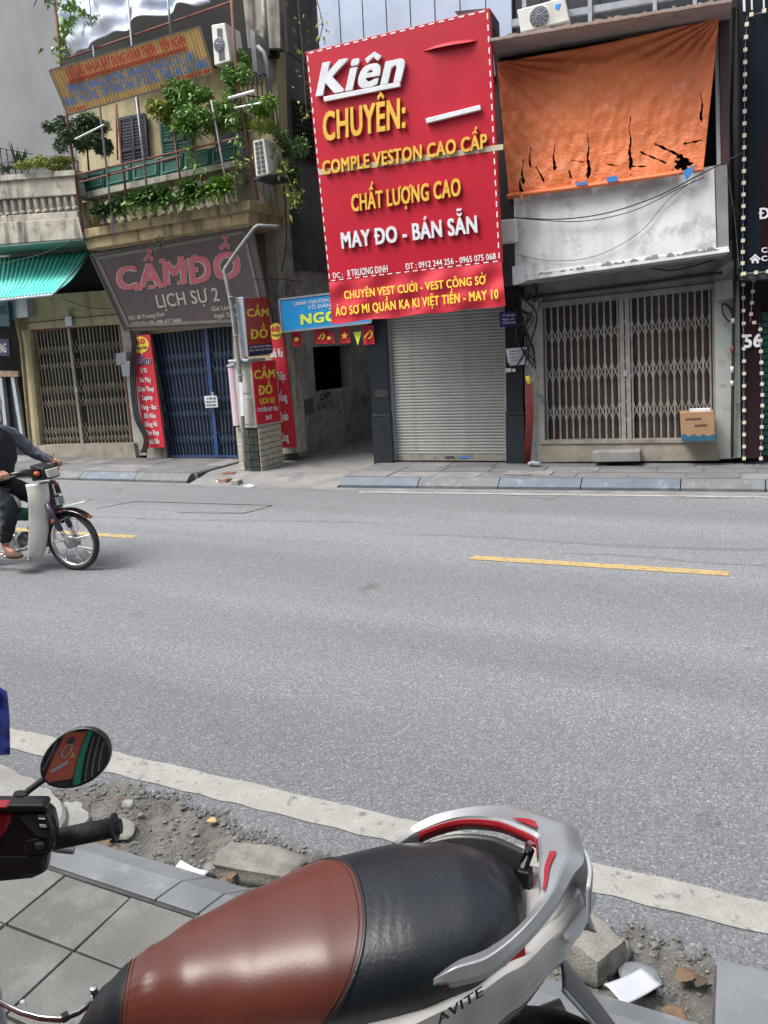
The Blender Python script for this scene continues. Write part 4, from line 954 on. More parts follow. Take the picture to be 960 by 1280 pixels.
# ------------------------------------------------------------------ vertical red price banners either side of the pawn shop gate
def badge(P, cx, cy, rx, ry, off, m, parent, name='badge'):
    mb = MB(); n = 24; c_ = P.at(cx, cy, off); mb.add([P.at(cx+rx*math.cos(t*6.2832/n), cy+ry*math.sin(t*6.2832/n), off) for t in range(n)], [tuple(range(n))]); return mb.build(name, m, parent, recalc=False)
v1 = thing('banner', 'tall red price banner with white lettering on the pier beside the tan folding gate', 'banner', L.at(180,560,.1))
MB().pq(L, [(163,420),(187,418),(206,559),(181,560)], .1, .03).build('board', M['bright_red'], v1)
badge(L, 175.5, 431, 10.5, 10.5, .104, M['banner_yellow'], v1)
text(L, '60', (170,431), (181,430), (169.5,424), .107, .002, M['bright_red'], v1, bold=.04)
text(L, 'Trương Định', (168,437), (184,436), (167.5,433), .107, .002, M['ink'], v1, bold=.03)
text(L, 'Cầm', (170,456), (188,455), (169,446), .104, .002, M['paper'], v1, bold=.09); text(L, 'Cầm', (170,456), (188,455), (169,446), .108, .002, M['box_navy'], v1, bold=.03)
for i, (w, x0, x1, y) in enumerate((('Ô Tô',176,184,466.5),('Xe Máy',175,189,478),('Điện Thoại',174,192.5,489.5),('Laptop',179,191,500),('Vàng - Bạc',177,196,512),('Đồ Hiệu',181,195,523),('Đồng Hồ',182,197,533.5),('Sim Đẹp',184,199,544),('Nhà Đất',186,199.5,555))):
    text(L, w, (x0,y), (x1,y-.6), (x0-.8,y-6), .104, .002, M['banner_white'], v1, bold=.04)
v2 = thing('banner', 'tall red banner with large stacked white words behind the lightboxes', 'banner', L.at(355,560,.1))
MB().pq(L, [(335,406),(352,404),(370,559),(348,560)], .12, .03).build('board', M['bright_red'], v2)
badge(L, 344.5, 414, 8.5, 10.5, .124, M['banner_yellow'], v2); text(L, '60', (339.5,415), (349,414.5), (339,408), .127, .002, M['bright_red'], v2, bold=.04); text(L, 'Trương Định', (340,421), (354,420), (339.5,417), .127, .002, M['ink'], v2, bold=.03)
for w, x0, x1, y, h_ in (('Giá Rẻ',338,354,447,11),('Thiện',346,357,476,11),('Đồng',347.5,359,502,11),('Quán',350,360.5,526,11),('Càng',351,361,552,11)):
    text(L, w, (x0,y), (x1,y-.8), (x0-1.2,y-h_), .124, .002, M['banner_white'], v2, bold=.05)
nt_ = thing('notice', 'small white notice hung on the middle of the blue folding gate', 'notice', L.at(264,500,.02))
MB().pq(L, [(255,495),(271,494.5),(272.5,509),(257,510)], .02, .008).build('sheet', M['paper'], nt_)
mb = MB(); mb.tube([L.at(256,495,.02), L.at(263,484,.0), L.at(271,495,.02)], .004, 4); mb.build('string', M['cable'], nt_)
for i, s_ in enumerate(('CÓ VIỆC GẤP', 'GỌI SỐ', '090 427 8484')): text(L, s_, (258,499.5+i*4.2), (270,499+i*4.2), (257.8,497+i*4.2), .024, .001, M['ink'], nt_, bold=.04, res=1)
# ------------------------------------------------------------------ kerbside cabinet with lightboxes (faces turned along the street)
cb = G(327, 587, .12); XF = cb.x
FX = Plane((cb.x, cb.y), 90)      # visible face looking along the street (+X)
fy0, _ = FX.uz(327, 587); _, bz = FX.uz(319, 535); fy1, _ = FX.uz(353, 560)
bt = thing('tiled_base', 'low masonry base faced with cream tiles under the kerbside lightbox cabinet', 'plinth', (cb.x-.1, cb.y, .05))
dep = .30; zc = FX.uz(318, 536)[1]
mb = MB(); mb.box((XF-dep, cb.y+.01, .03), (XF-.012, cb.y+fy1, zc)); mb.build('core', M['dark_brick'], bt)
rows = 8; cols = 3; th = (zc-.06)/rows
for r_ in range(rows):
    for c_ in range(cols):
        w_ = fy1/cols; x0 = c_*w_+(w_*.5 if r_ % 2 else 0); x1 = min(x0+w_, fy1)
        if r_ % 2 and c_ == 0:
            mb = MB(); mb.box((XF-.011, cb.y+.004, .06+r_*th+.005), (XF+.004, cb.y+w_*.5-.005, .06+(r_+1)*th-.005)); mb.build('tile', M['tile_cream'], bt)
        mb = MB(); mb.box((XF-.011, cb.y+x0+.005, .06+r_*th+.005), (XF+.004, cb.y+x1-.005, .06+(r_+1)*th-.005)); mb.build('tile', M['tile_cream'], bt)
for r_ in range(6):
    for c_ in range(2):
        mb = MB(); w_ = (dep-.02)/2; mb.box((XF-dep+c_*w_+.006, cb.y-.004-.006*((r_+c_) % 2), .05+r_*.11), (XF-dep+(c_+1)*w_-.006, cb.y+.012, .05+r_*.11+.1)); mb.build('brick', M['dark_brick'], bt)
# cabinet body (pale steel) with a red lightbox face
def lbox(pt, pb, depx, dy0, dy1, name, label, cat, mface, mside):
    pass
z1 = FX.uz(316, 452)[1]; z0 = FX.uz(321, 530)[1]
cbn = thing('lightbox', 'lower lightbox on the tiled base with red face and pale steel side', 'lightbox', (XF-.15, cb.y, z0))
yA = FX.uz(314, 452)[0]; yB = FX.uz(352, 528)[0]
mb = MB(); mb.box((XF-.30, cb.y-.02, zc+.002), (XF-.002, cb.y+yB, z1)); mb.build('cabinet', M['cabinet'], cbn, bevel=.01)
for k in (0, 1): mb = MB(); mb.box((XF-.27, cb.y-.028, zc+.06+k*.44), (XF-.05, cb.y-.02, zc+.44+k*.44)); mb.build('door', M['cabinet'], cbn, bevel=.004)
MB().pq(FX, [(315,453),(344,450),(351,526),(322,531)], .012, .012).build('face', M['bright_red'], cbn)
text(FX, 'CẦM', (318,474), (343,472), (317.5,463), .014, .003, by, cbn, bold=.04); text(FX, 'ĐỒ', (324,494), (340,492), (323.5,482), .014, .003, by, cbn, bold=.04)
text(FX, 'LỊCH SỰ', (325,505), (343,503), (324.5,498), .014, .003, by, cbn, bold=.04); text(FX, 'CHUYÊN ĐẶT TIỀN', (322,515), (347,513), (321.5,510), .014, .003, M['banner_white'], cbn, bold=.04); text(FX, '24/7', (332,525), (340,524), (331.5,519.5), .014, .003, M['banner_white'], cbn, bold=.04)
# upper box
ub = thing('lightbox', 'upper lightbox with dull red face and navy strip above the pale cabinet', 'lightbox', (XF-.1, cb.y, z1))
UX = Plane((XF-.02, cb.y-.05), 90)
uz1 = UX.uz(303, 371)[1]; uz0 = UX.uz(309, 446)[1]; yE = UX.uz(338, 442)[0]
mb = MB(); mb.box((XF-.15, cb.y-.05, uz0), (XF-.022, cb.y-.05+yE, uz1)); mb.build('case', M['alu'], ub, bevel=.006)
MB().pq(UX, [(306,373),(335,371.5),(341,441),(311.5,446)], .004, .006).build('face', M['box_red'], ub)
MB().pq(UX, [(310.5,432),(340.3,429),(341.3,441),(311.5,445)], .008, .004).build('navy_strip', M['box_navy'], ub)
text(UX, 'CẦM', (309,396), (335,395), (308.5,386), .008, .003, by, ub, bold=.04); text(UX, 'ĐỒ', (314,424), (334,422), (313.5,412), .008, .003, by, ub, bold=.04)
for i, s_ in enumerate(('60 TRƯƠNG ĐỊNH', 'ĐT: 090 427 8484')): text(UX, s_, (312.5,435.5+i*4.2), (339,433+i*4.2), (312.3,433+i*4.2), .013, .001, M['banner_white'], ub, bold=.03, res=1)
mb = MB(); mb.box((XF-.34, cb.y-.1, z1+.004), (XF+.0, cb.y+.35, z1+.04)); mb.tube([(XF-.1, cb.y, z1), (XF-.1, cb.y, uz0+.02)], .025, 8); mb.build('mount', M['alu'], cbn, bevel=.008)
# pink tubular lamp sign on the other side of the cabinet
tz1 = FX.uz(300, 448)[1]; tc_ = F_ = G(300, 566, .12)
ct = thing('lamp_sign', 'faded pink rounded lamp sign hanging behind the bent steel pole', 'lamp sign', (XF-.42, cb.y+.1, .8))
mb = MB(); mb.lathe((XF-.41, cb.y+.12, zc+.02), (0,0,1), [(0,.07),(.01,.085),(z1-zc-.09,.085),(z1-zc-.08,.07)], 16)
mm('pink_fade', (.5,.33,.38), (.42,.36,.45), ns=4, rough=.4, streak=(.55,.5,.5), sa=.6); mb.build('tube_panel', M['pink_fade'], ct, smooth=40)
mb = MB(); mb.lathe((XF-.41, cb.y+.12, z1-.06), (0,0,1), [(0,.095),(.03,.095),(.05,.03)], 16); mb.build('cap', M['alu'], ct)
mb = MB(); mb.lathe((XF-.41, cb.y+.12, zc-.0), (0,0,1), [(0,.05),(.02,.09),(.03,.09)], 16); mb.build('cap', M['box_navy'], ct)
mb = MB(); mb.box((XF-.5, cb.y+.16, .08), (XF-.34, cb.y+.42, zc-.02)); 
o = mb.build('side_block', M['tile_cream'], bt)
for r_ in range(1, 8): mb = MB(); mb.box((XF-.505, cb.y+.158, .08+r_*.07), (XF-.335, cb.y+.162, .08+r_*.07+.006)); mb.build('joint', M['grout'], o)
# bent street pole
pl = thing('street_pole', 'bent grey steel street pole with a kinked arm in front of the pawn board', 'pole', G(306, 577, .1))
_pp = FX.W(-.12, .0, 0); PP = Plane((_pp.x, _pp.y), 1)
mb = MB(); mb.tube([PP.at(306,578), PP.at(300,470), PP.at(290,385), PP.at(282,345), PP.at(280.5,338)], [.034,.033,.03,.028,.028], 10); mb.build('shaft', M['pole'], pl, smooth=60)
mb = MB(); mb.tube([PP.at(280.5,340), PP.at(282,335), PP.at(300,309), PP.at(318,285), PP.at(322,282), PP.at(348,283,-.25)], [.029,.028,.026,.025,.024,.022], 10); mb.build('arm', M['pole'], pl, smooth=60)
for y in (372, 420, 470): mb = MB(); p = PP.at(289+(y-372)*.12, y); mb.lathe(p, (0,0,1), [(0,.041),(.02,.041)], 10); mb.build('clamp', M['alu'], pl)
mb = MB(); mb.pq(PP, [(298.5,478),(303,478),(305,520),(300.5,520)], .042, .004); mb.build('poster', M['paper'], pl)
# ------------------------------------------------------------------ blue alley name board
nb = thing('alley_sign', 'bright blue alley name board with yellow capitals partly behind the red banner', 'sign', R.at(353,415,.2))
NQ = [(349,374.5),(462,361),(464,403),(353,415)]
MB().pq(R, NQ, .2, .04).build('board', M['sky_blue'], nb)
frame(R, NQ, .025, .203, M['alu'], nb)
text(R, 'UBND PHƯỜNG TRƯƠNG ĐỊNH', (368,382), (460,371), (367.5,378), .205, .002, M['banner_white'], nb, bold=.02)
text(R, 'TỔ DÂN PHỐ SỐ 8', (385,387), (450,379), (384.5,382.5), .205, .002, M['banner_white'], nb, bold=.02)
text(R, 'NGÕ 8', (377,406), (440,399), (376.5,393), .205, .003, M['lime'], nb, bold=.05)
# flags strung under the board
fg = 'paper flags strung across the alley mouth'
mb = MB(); mb.tube([R.at(361,413,.1), R.at(400,412,.1), R.at(463,402,.1)], .004, 4); tag(mb.build('bunting_line', M['cable']), 'thin cord stretched under the blue alley board', 'cord')
def flag(px, py, w, h, label, kind='star', m='bright_red'):
    t = thing('flag', label, 'flag', R.at(px, py, .1), fg)
    mb = MB()
    if kind == 'tri': a = [R.at(px, py, .1), R.at(px+w, py-1, .1), R.at(px+w*.55, py+h, .12)]; mb.add(a+[p-R.n*.004 for p in a], [(0,1,2),(5,4,3),(0,3,4,1),(1,4,5,2),(2,5,3,0)])
    else: mb.grid(lambda u, v: R.at(px+w*u+1.5*v, py-.8*u+h*v, .1+.015*math.sin(u*6+px)*v), 6, 4)
    mb.build('cloth', M[m], t, solid=0, smooth=(kind != 'tri'))
    if kind == 'star':
        cx, cy = px+w*.55, py+h*.5; mb = MB(); pts = []
        for k in range(10): rr = (h*.24 if k % 2 == 0 else h*.1); an = -math.pi/2+k*math.pi/5; pts.append(R.at(cx+rr*math.cos(an), cy+rr*math.sin(an), .135))
        pts.append(R.at(cx, cy, .135)); mb.add(pts, [(k, (k+1) % 10, 10) for k in range(10)]); mb.build('star', M['banner_yellow'], t, recalc=False)
    if kind == 'hammer':
        cx, cy = px+w*.5, py+h*.45; mb = MB()
        pts = [R.at(cx+h*.22*math.cos(a), cy+h*.22*math.sin(a), .135) for a in [(-1.3+i*.4) for i in range(8)]]
        mb.tube(pts, [.006,.012,.014,.014,.012,.01,.008,.005], 4); mb.tube([R.at(cx-h*.18, cy+h*.2, .137), R.at(cx+h*.05, cy-h*.12, .137)], .01, 4); mb.build('emblem', M['banner_yellow'], t)
flag(364.5,415,11,18,'small red flag with a yellow star, nearest the tall red banner')
flag(393,412,17,18,'red party flag with hammer and sickle overlapping a second red flag', 'hammer')
flag(404,415,13,15,'red flag partly hidden behind the hammer and sickle flag above the black opening', 'star')
flag(423.5,409.5,13,20,'red flag with yellow star beside the yellow pennant')
flag(441.5,415,10.5,16.5,'yellow triangular pennant among the red flags', 'tri', 'lime')
flag(453,407,14,24,'red party flag touching the black granite pillar', 'hammer')
# graffiti and stuck notices on the alley wall
gf = hC
text(AL, 'CẤM', (400,501), (413,497), (399.5,493), .004, .001, M['black_int'], gf, 'painted_letters', bold=.02)
text(AL, 'ĐỂ XE Ở ĐÂY', (397,513.5), (418,507), (396.5,505), .004, .001, M['black_int'], gf, 'painted_letters', bold=.0)
mb = MB(); mb.pq(AL, [(379,500),(392,496),(394,517),(381,521)], .006, .005); mb.build('notice', M['lintel'], hC)
mb = MB(); mb.pq(AL, [(386,523),(398,519),(399,530),(387,534)], .006, .005); mb.build('notice', M['ac_grey'], hC)
for i in range(5): text(AL, 'KHOAN CẮT BÊ TÔNG', (380.3+i*.4,504+i*3.4), (391.5+i*.4,500.5+i*3.4), (380.2+i*.4,502.3+i*3.4), .008, .001, M['ink'], hC, 'printed_line', bold=.0, res=1)
# ------------------------------------------------------------------ small plates and notices right of the shutter
np_ = thing('street_plate', 'small navy street plate beside the red cloth banner', 'sign', R.at(636,400,.15))
MB().pq(R, [(624,390),(649,388),(650,407.5),(625,409)], .16, .02).build('plate', M['navy_plate'], np_)
for i, s_ in enumerate(('TỔ DÂN PHỐ', 'Ngõ số 8', 'TRƯƠNG ĐỊNH')): text(R, s_, (628,396+i*4.6), (646,394.8+i*4.6), (627.8,393.4+i*4.6), .163, .001, M['banner_white'], np_, bold=.02, res=1)
n2 = thing('notice', 'white paper notice taped to the granite pillar under the tangled wires', 'notice', R.at(645,445,.15))
MB().pq(R, [(632,436),(660,433.5),(659,453),(635,454)], .14, .006).build('sheet', M['paper'], n2)
MB().pq(R, [(635,438),(661,436),(660,455.5),(637,457)], .128, .006).build('under_sheet', M['paper'], n2)
for i, s_ in enumerate(('XE KHÔNG ĐƯỢC', 'ĐỂ TRƯỚC CỬA HÀNG', 'KINH DOANH', 'CẢM ƠN')): text(R, s_, (636.5+i*.8,440.5+i*3.8), (656-i*.8,439+i*3.8), (636.3+i*.8,438.4+i*3.8), .143, .001, M['box_navy'], n2, bold=.02, res=1)
for x0, x1 in ((632,638.5),(639.5,645)):
    pass
st = thing('sticker', 'pair of small white stickers on the granite pillar below the paper notice', 'sticker', R.at(636,463,.1))
MB().pq(R, [(632,460.5),(638.5,460),(639,465),(632.5,465.5)], .1, .016).build('left_sticker', M['paper'], st); MB().pq(R, [(640,461),(644,460.7),(644.3,464.5),(640.3,464.8)], .1, .016).build('right_sticker', M['paper'], st)
# meter boxes
tag(MB().pq(R, [(622,275),(645,273),(646,302),(624,304)], .72, .16).build('meter_box', M['ac_white'], bevel=.02), 'cream plastic meter box on the corner of the white parapet', 'meter box')
tag(MB().pq(R, [(893,352),(916,349),(917,373),(895,376)], .14, .1).build('switch_box', M['lintel'], bevel=.01), 'grey switch box at the top of the greenish pier', 'switch box')
# ------------------------------------------------------------------ house number and panel writing
hn = thing('house_number', 'white house number 56 on the maroon strip', 'house number', R.at(940,430,.15))
text(R, '56', (931,435), (951,433.5), (931,418.5), .135, .02, wl, hn, 'digit', bold=.04, split=True)
pw_ = thing('panel_lettering', 'white printed house symbol and cropped lettering on the black panel', 'lettering', R.at(950,320,.47))
text(R, 'ĐỒ DA', (950,274), (1010,270), (950,260), .458, .003, wl, pw_, bold=.03)
text(R, 'Công ty', (952,316), (990,314), (952,309.5), .458, .003, wl, pw_, bold=.03); text(R, 'Cổ phần', (952,326.5), (992,324), (952,320), .458, .003, wl, pw_, bold=.03)
mb = MB(); P_ = lambda x, y: R.at(x, y, .46)
mb.add([P_(937,324),(P_(944,317.5)),(P_(951,323.5)),(P_(949.7,325)),(P_(944,320)),(P_(938.3,325.5))], [(0,1,4,5),(1,2,3,4)]); mb.add([P_(939.5,329),P_(939.5,325),P_(944,321),P_(948.5,325),P_(948.5,329),P_(945.5,329),P_(945.5,326),P_(942.5,326),P_(942.5,329)], [(0,1,2,7,8),(2,3,4,5,6),(2,6,7)]); mb.build('house_symbol', wl, pw_, recalc=False)
text(L, 'NG', (1,441), (8,440.5), (1,429.5), .125, .003, M['banner_white'], hs_, bold=.02); text(L, 'NG', (0,394), (8,393), (0,382), .255, .003, M['card_blue'], hs_, bold=.02)
# stencilled note on roller pillar
mb = MB(); mb.pq(R, [(468,487),(483,487),(484,496),(469,497)], .085, .004); mb.build('faded_label', M['iron'], hD)
bpy.data.objects.remove(_to)
# ------------------------------------------------------------------ air conditioners
def ac(P, q, off, dep, label, side='r', open_grille=False):
    t = thing('air_conditioner', label, 'air conditioner', P.at(*q[3], off))
    MB().pq(P, q, off, dep).build('casing', M['ac_white'], t, bevel=.012)
    tl, tr, br, bl = [P.at(x, y, off+.004) for x, y in q]; at = lambda u, v: (tl*(1-u)+tr*u)*(1-v)+(bl*(1-u)+br*u)*v
    if open_grille:
        for i in range(7):
            for j in range(2):
                a = at(.16+j*.36, .06+i*.13); b_ = at(.42+j*.36, .06+i*.13+.09); mb = MB(); n = P.n*.006
                c0, c1, c2, c3 = at(.16+j*.36,.06+i*.13), at(.42+j*.36,.06+i*.13), at(.42+j*.36,.15+i*.13), at(.16+j*.36,.15+i*.13)
                mb.hexa([c3+n, c2+n, c2-n, c3-n, c0+n, c1+n, c1-n, c0-n]); mb.build('vent_slot', M['ac_grille'], t)
    else:
        c_ = at(.42, .52); w_ = (tr-tl).length; h_ = (bl-tl).length; r = min(w_*.4, h_*.44)
        ex, ey = (tr-tl)/w_, (tl-bl)/h_
        mb = MB(); mb.lathe(c_, P.n, [(-.03,r),(.004,r),(.005,r*.97),(-.02,r*.9)], 28); mb.build('fan_ring', M['ac_white'], t)
        mb = MB(); mb.lathe(c_, P.n, [(.0,r*.95),(.006,r*.95)], 28); mb.build('fan_opening', M['ac_grille'], t)
        mb = MB()
        for k in range(1, 6): mb.tube([c_+P.n*.016+(ex*math.cos(a*.2618)+ey*math.sin(a*.2618))*r*k/6 for a in range(24)], .0022, 4, closed=True)
        for k in range(12): a = k*math.pi/6; mb.tube([c_+P.n*.02+(ex*math.cos(a)+ey*math.sin(a))*r*.1, c_+P.n*.014+(ex*math.cos(a)+ey*math.sin(a))*r*.98], .003, 4)
        mb.build('fan_guard', M['alu'], t)
    return t
a1 = ac(R, [(646,12),(706,-4),(712,26),(651,41)], 1.1, .28, 'white outdoor air conditioner above the rusty eave with a small blue mark')
MB().pq(R, [(694,6),(701,4),(698,12),(694,10)], 1.106, .004).build('blue_mark', M['corr_blue'], a1)
a2 = ac(L, [(264,31),(281,28),(288,76),(268,82)], 1.0, .35, 'white air conditioner seen edge on at the end of the ribbed sign')
MB().pq(L, [(271,36),(277,35),(281,74),(274,76)], 1.006, .01).build('dark_strip', M['ac_grille'], a2)
a3 = ac(L, [(316,176),(330,173),(336,217),(320,221)], 1.05, .42, 'dirty air conditioner with a white slotted side hanging under the spider plant', open_grille=True)
MB().pq(L, [(317,222),(340,217),(342,220),(318,225)], 1.0, .45).build('bracket', M['iron'], a3)
# ------------------------------------------------------------------ cables
def cable(P, pts, off, r, label, m='cable'):
    P3 = [P.at(*p[:2], (p[2] if len(p) > 2 else off)) for p in pts]; out = []
    for i in range(len(P3)-1):
        p0 = P3[max(0, i-1)]; p1 = P3[i]; p2 = P3[i+1]; p3 = P3[min(len(P3)-1, i+2)]
        for k in range(6):
            t = k/6; out.append(.5*((2*p1)+(p2-p0)*t+(2*p0-5*p1+4*p2-p3)*t*t+(-p0+3*p1-3*p2+p3)*t**3))
    out.append(P3[-1]); mb = MB(); mb.tube(out, r, 5); return tag(mb.build('cable', M[m], smooth=True), label, 'cable')
cable(R, [(642,272),(700,274),(760,266),(820,246),(868,222),(930,190)], .68, .007, 'upper black cable sagging across the white parapet')
cable(R, [(642,272),(720,277),(790,264),(850,235),(880,222)], .67, .005, 'thin black cable just under the upper one on the white parapet')
cable(R, [(644,318),(690,326),(745,320),(800,290),(835,250),(870,224)], .63, .0035, 'long fine wire looping low over the white parapet')
cable(R, [(760,340,.05),(800,334,.1),(840,338,.1),(875,330,.1),(900,322,.1)], .1, .009, 'dark wire drooping under the peeling parapet edge')
cable(R, [(895,222),(910,250),(925,268)], .5, .006, 'short cable hanging from the parapet corner into the dark gap')
cable(R, [(911,225,.4),(918,270,.3),(924,335,.3)], .3, .006, 'fine pale wire down the dark gap beside the black panel', 'alu')
cable(R, [(903,378),(904,392),(912,402),(916,395),(914,384)], .12, .01, 'loop of black wire under the grey switch box')
cable(R, [(905,379),(916,392),(917,430),(916,500),(915,572)], .12, .017, 'thick black conduit down the greenish pier')
for i, (a, b, z_) in enumerate((((916,398),(916,404),0),((915,432),(915,441),0),((915,458),(915,466),0),((915,476),(915,482),0))):
    mb = MB(); mb.tube([R.at(*a, .125), R.at(*b, .125)], .021, 8); tag(mb.build('cable_sleeve', M['red_cable' if i == 1 else 'paper'], smooth=True), ('white sleeve on the black conduit just below the wire loop','red and white sleeve on the black conduit','pale sleeve under the red one on the black conduit','lowest pale sleeve on the black conduit')[i], 'sleeve')
rg = random.Random(21)
for i in range(9):
    x = 650+rg.uniform(-8, 8); pts = [(x, 300+i*3, .3)]; y = 300
    for k in range(5): y += rg.uniform(22, 38); x = 655+rg.uniform(-13, 16); pts.append((x, y, .12+rg.uniform(0, .12)))
    cable(R, pts, .2, rg.uniform(.006, .013), 'one strand of the tangled black wires between the tailor house and the white house')['group'] = 'tangled black wires'
for i in range(4): cable(R, [(646+rg.uniform(-3,3),386,.2),(662+rg.uniform(-4,6),396,.25),(656,408+rg.uniform(-6,8),.25),(643,398,.2)], .2, .008, 'loop of black wire around the splice beside the navy plate')['group'] = 'wire loops beside the navy plate'
mb = MB(); mb.pq(R, [(650,372),(672,376),(668,398),(652,396)], .2, .12); tag(mb.build('splice_bag', M['ac_grey'], bevel=.03), 'grey plastic bag wrapped round the wire splice', 'bag')
mb = MB()
for k in range(4): mb.tube([R.at(658+k*2.3, 478, .14+.02*k), R.at(659+k*2.2, 520, .15), R.at(656+k*2.0, 577, .15)], .016, 6)
tag(mb.build('red_hose', M['red_cable'], smooth=True), 'faded red corrugated hose bundle rising from the pavement beside the granite pillar', 'hose')
mb = MB(); mb.tube([R.at(659,470,.17), R.at(662,480,.17)], .03, 8); tag(mb.build('tape_wrap', M['banner_yellow'], smooth=True), 'yellow tape round the top of the red hose', 'tape')
for i, (x, y) in enumerate(((664,572),(671,575),(668,580))):
    mb = MB(); mb.blob(G(x, y, .15), (.09,.06,.04), 2, .25, seed=i); tag(mb.build('rag', M['ac_grey'], smooth=50), ('crumpled grey rag at the foot of the red hose','second grey rag lying beyond the hose foot','flat dark rag nearest the kerb below the red hose')[i], 'rag')
mb = MB(); c_ = G(662, 592, .125); mb.box((c_.x-.3, c_.y-.1, .118), (c_.x+.28, c_.y+.16, .135)); tag(mb.build('loose_slab', M['far_slab_light'], bevel=.004), 'loose flat slab lying on the pavement before the granite pillar', 'slab')
for i in range(4): 
    cable(L, [(160+i,404,.12),(165+i*1.5,430,.15),(163+i*2,470,.2),(168+i*2,520,.18),(180+i*2,548,.2),(176+i*2,566,.22)], .2, .012, 'one of the black cables running down the pier beside the tan folding gate')['group'] = 'cables down the pier'
for q, lab in (([(144,442),(157,440),(158,455),(145,457)], 'upper of two grey meter boxes on the pier by the tan folding gate'), ([(150,453),(162,451),(163,470),(153,471)], 'lower of two grey meter boxes on the pier by the tan folding gate')):
    tag(MB().pq(L, q, .2, .12).build('meter_box', M['ac_grey'], bevel=.012), lab, 'meter box')
cable(L, [(33,404,.05),(90,398,.05),(155,392,.05)], .05, .008, 'dark cable fixed along the wall above the tan folding gate')
cable(L, [(75,372,.1),(110,384,.1),(148,386,.1)], .05, .005, 'thin wire sagging over the tan folding gate')
cable(L, [(-10,332,1.0),(50,318,1.05),(90,300,1.1)], 1.0, .006, 'wire hanging beneath the plaster balcony')
cable(L, [(343,120,.4),(352,200,.5),(358,290,.5),(352,340,.5)], .4, .012, 'black cable hanging down the corner beside the hanging vine')
cable(L, [(313,350,.9),(345,349,.6),(380,352,.2)], .4, .005, 'thin wire running from the pole towards the alley')
# ------------------------------------------------------------------ cardboard box
bx = thing('cardboard_box', 'worn cardboard box with a blue wavy base leaning against the grey folding gate', 'box', R.at(870,551,.1))
MB().pq(R, [(850,516),(892,514),(894,551),(852,552)], .35, .25).build('carton', M['cardboard'], bx, bevel=.006)
MB().pq(R, [(862,512),(888,511),(889,517),(864,518)], .3, .14).build('flap', M['paper'], bx)
mb = MB(); n = 24; tp_ = [R.at(852+42*i/n, 544-.0*i-1.4*math.sin(i*.9), .354) for i in range(n+1)]; bt_ = [R.at(852+42*i/n, 551.5-.03*i, .354) for i in range(n+1)]
mb.add(tp_+bt_, [(i, i+1, n+2+i, n+1+i) for i in range(n)]); mb.build('blue_base', M['card_blue'], bx, recalc=False)
MB().pq(R, [(857,523),(877,522),(877,524.5),(857,525.5)], .353, .002).build('faint_print', M['pot'], bx)
MB().pq(R, [(868,531),(884,530),(884,532.5),(868,533.5)], .353, .002).build('faint_print', M['pot'], bx)
# bricks on the road edge, litter at the pole foot
for i, (px, py, w, m_, lab) in enumerate(((288,597,.2,'rust','reddish broken brick lying on its side at the road edge below the pole'),(281,602,.16,'rust_edge','brown brick half in front of the reddish brick at the road edge'),(296,604,.12,'stone','grey brick fragment right of the two broken bricks'))):
    c_ = G(px, py, .02); mb = MB(); mb.box((c_.x-w/2, c_.y-.06, 0), (c_.x+w/2, c_.y+.06, .07+.03*(i == 0))); tag(mb.build('brick', M[m_], bevel=.008), lab, 'brick')
for i, (px, py, lab) in enumerate(((275,600,'pale stone chip left of the broken bricks'),(312,605,'flat white scrap on the road edge right of the broken bricks'),(300,576,'white litter scrap at the foot of the bent pole'),(331,592,'small pale scrap before the tiled base'))):
    c_ = G(px, py, .04); mb = MB(); mb.blob((c_.x, c_.y, .06 if i > 1 else .012), (.09,.05,.02), 2, .3, seed=i+5); tag(mb.build('litter', M['cap_white']), lab, 'litter')
mb = MB(); c_ = G(318, 588, .06)
for i in range(14): mb.blob((c_.x-.35+rg.uniform(-.3,.3), c_.y+rg.uniform(-.08,.12), .04), rg.uniform(.04,.09), 1, .25, flat=.6, seed=i)
o = mb.build('rubble', M['lintel']); o['kind'] = 'stuff'; tag(o, 'low broken concrete rubble round the foot of the pole and tiled base', 'rubble')
c_ = G(445, 576, .05)
# ------------------------------------------------------------------ plants
def leafmesh(c, rad, n, ll, lw, seed, droop=.3, spiky=False, up=.2):
    r_ = random.Random(seed); mb = MB()
    for i in range(n):
        if spiky:
            a = r_.uniform(0, 6.283); el = r_.uniform(.2, 1.4); d = V((math.cos(a)*math.cos(el), math.sin(a)*math.cos(el), math.sin(el))); p = V(c); l_ = ll*r_.uniform(.6, 1.1)
            side = d.cross(V((0,0,1))).normalized()*lw/2; pts = []
            for k in range(4): t = k/3; pts.append(p+d*l_*t+V((0,0,-droop*l_*t*t)))
            mb.add([pts[0]-side*.6, pts[0]+side*.6, pts[1]-side, pts[1]+side, pts[2]-side*.8, pts[2]+side*.8, pts[3]], [(0,1,3,2),(2,3,5,4),(4,5,6)])
        else:
            while True:
                q_ = V((r_.uniform(-1,1), r_.uniform(-1,1), r_.uniform(-1,1)))
                if q_.length < 1: break
            p = V(c)+V((q_.x*rad[0], q_.y*rad[1], q_.z*rad[2])); d = V((r_.gauss(0,1), r_.gauss(0,1), r_.gauss(0,.6)+up)).normalized(); s_ = d.cross(V((r_.gauss(0,1), r_.gauss(0,1), r_.gauss(0,1)))).normalized()*lw/2*r_.uniform(.7,1.2); l_ = ll*r_.uniform(.6, 1.2)
            nn = d.cross(s_).normalized()*lw*.12
            mb.add([p, p+d*l_*.45-s_+nn, p+d*l_*.45+s_+nn, p+d*l_+V((0,0,-droop*l_))], [(0,2,3,1)])
    return mb
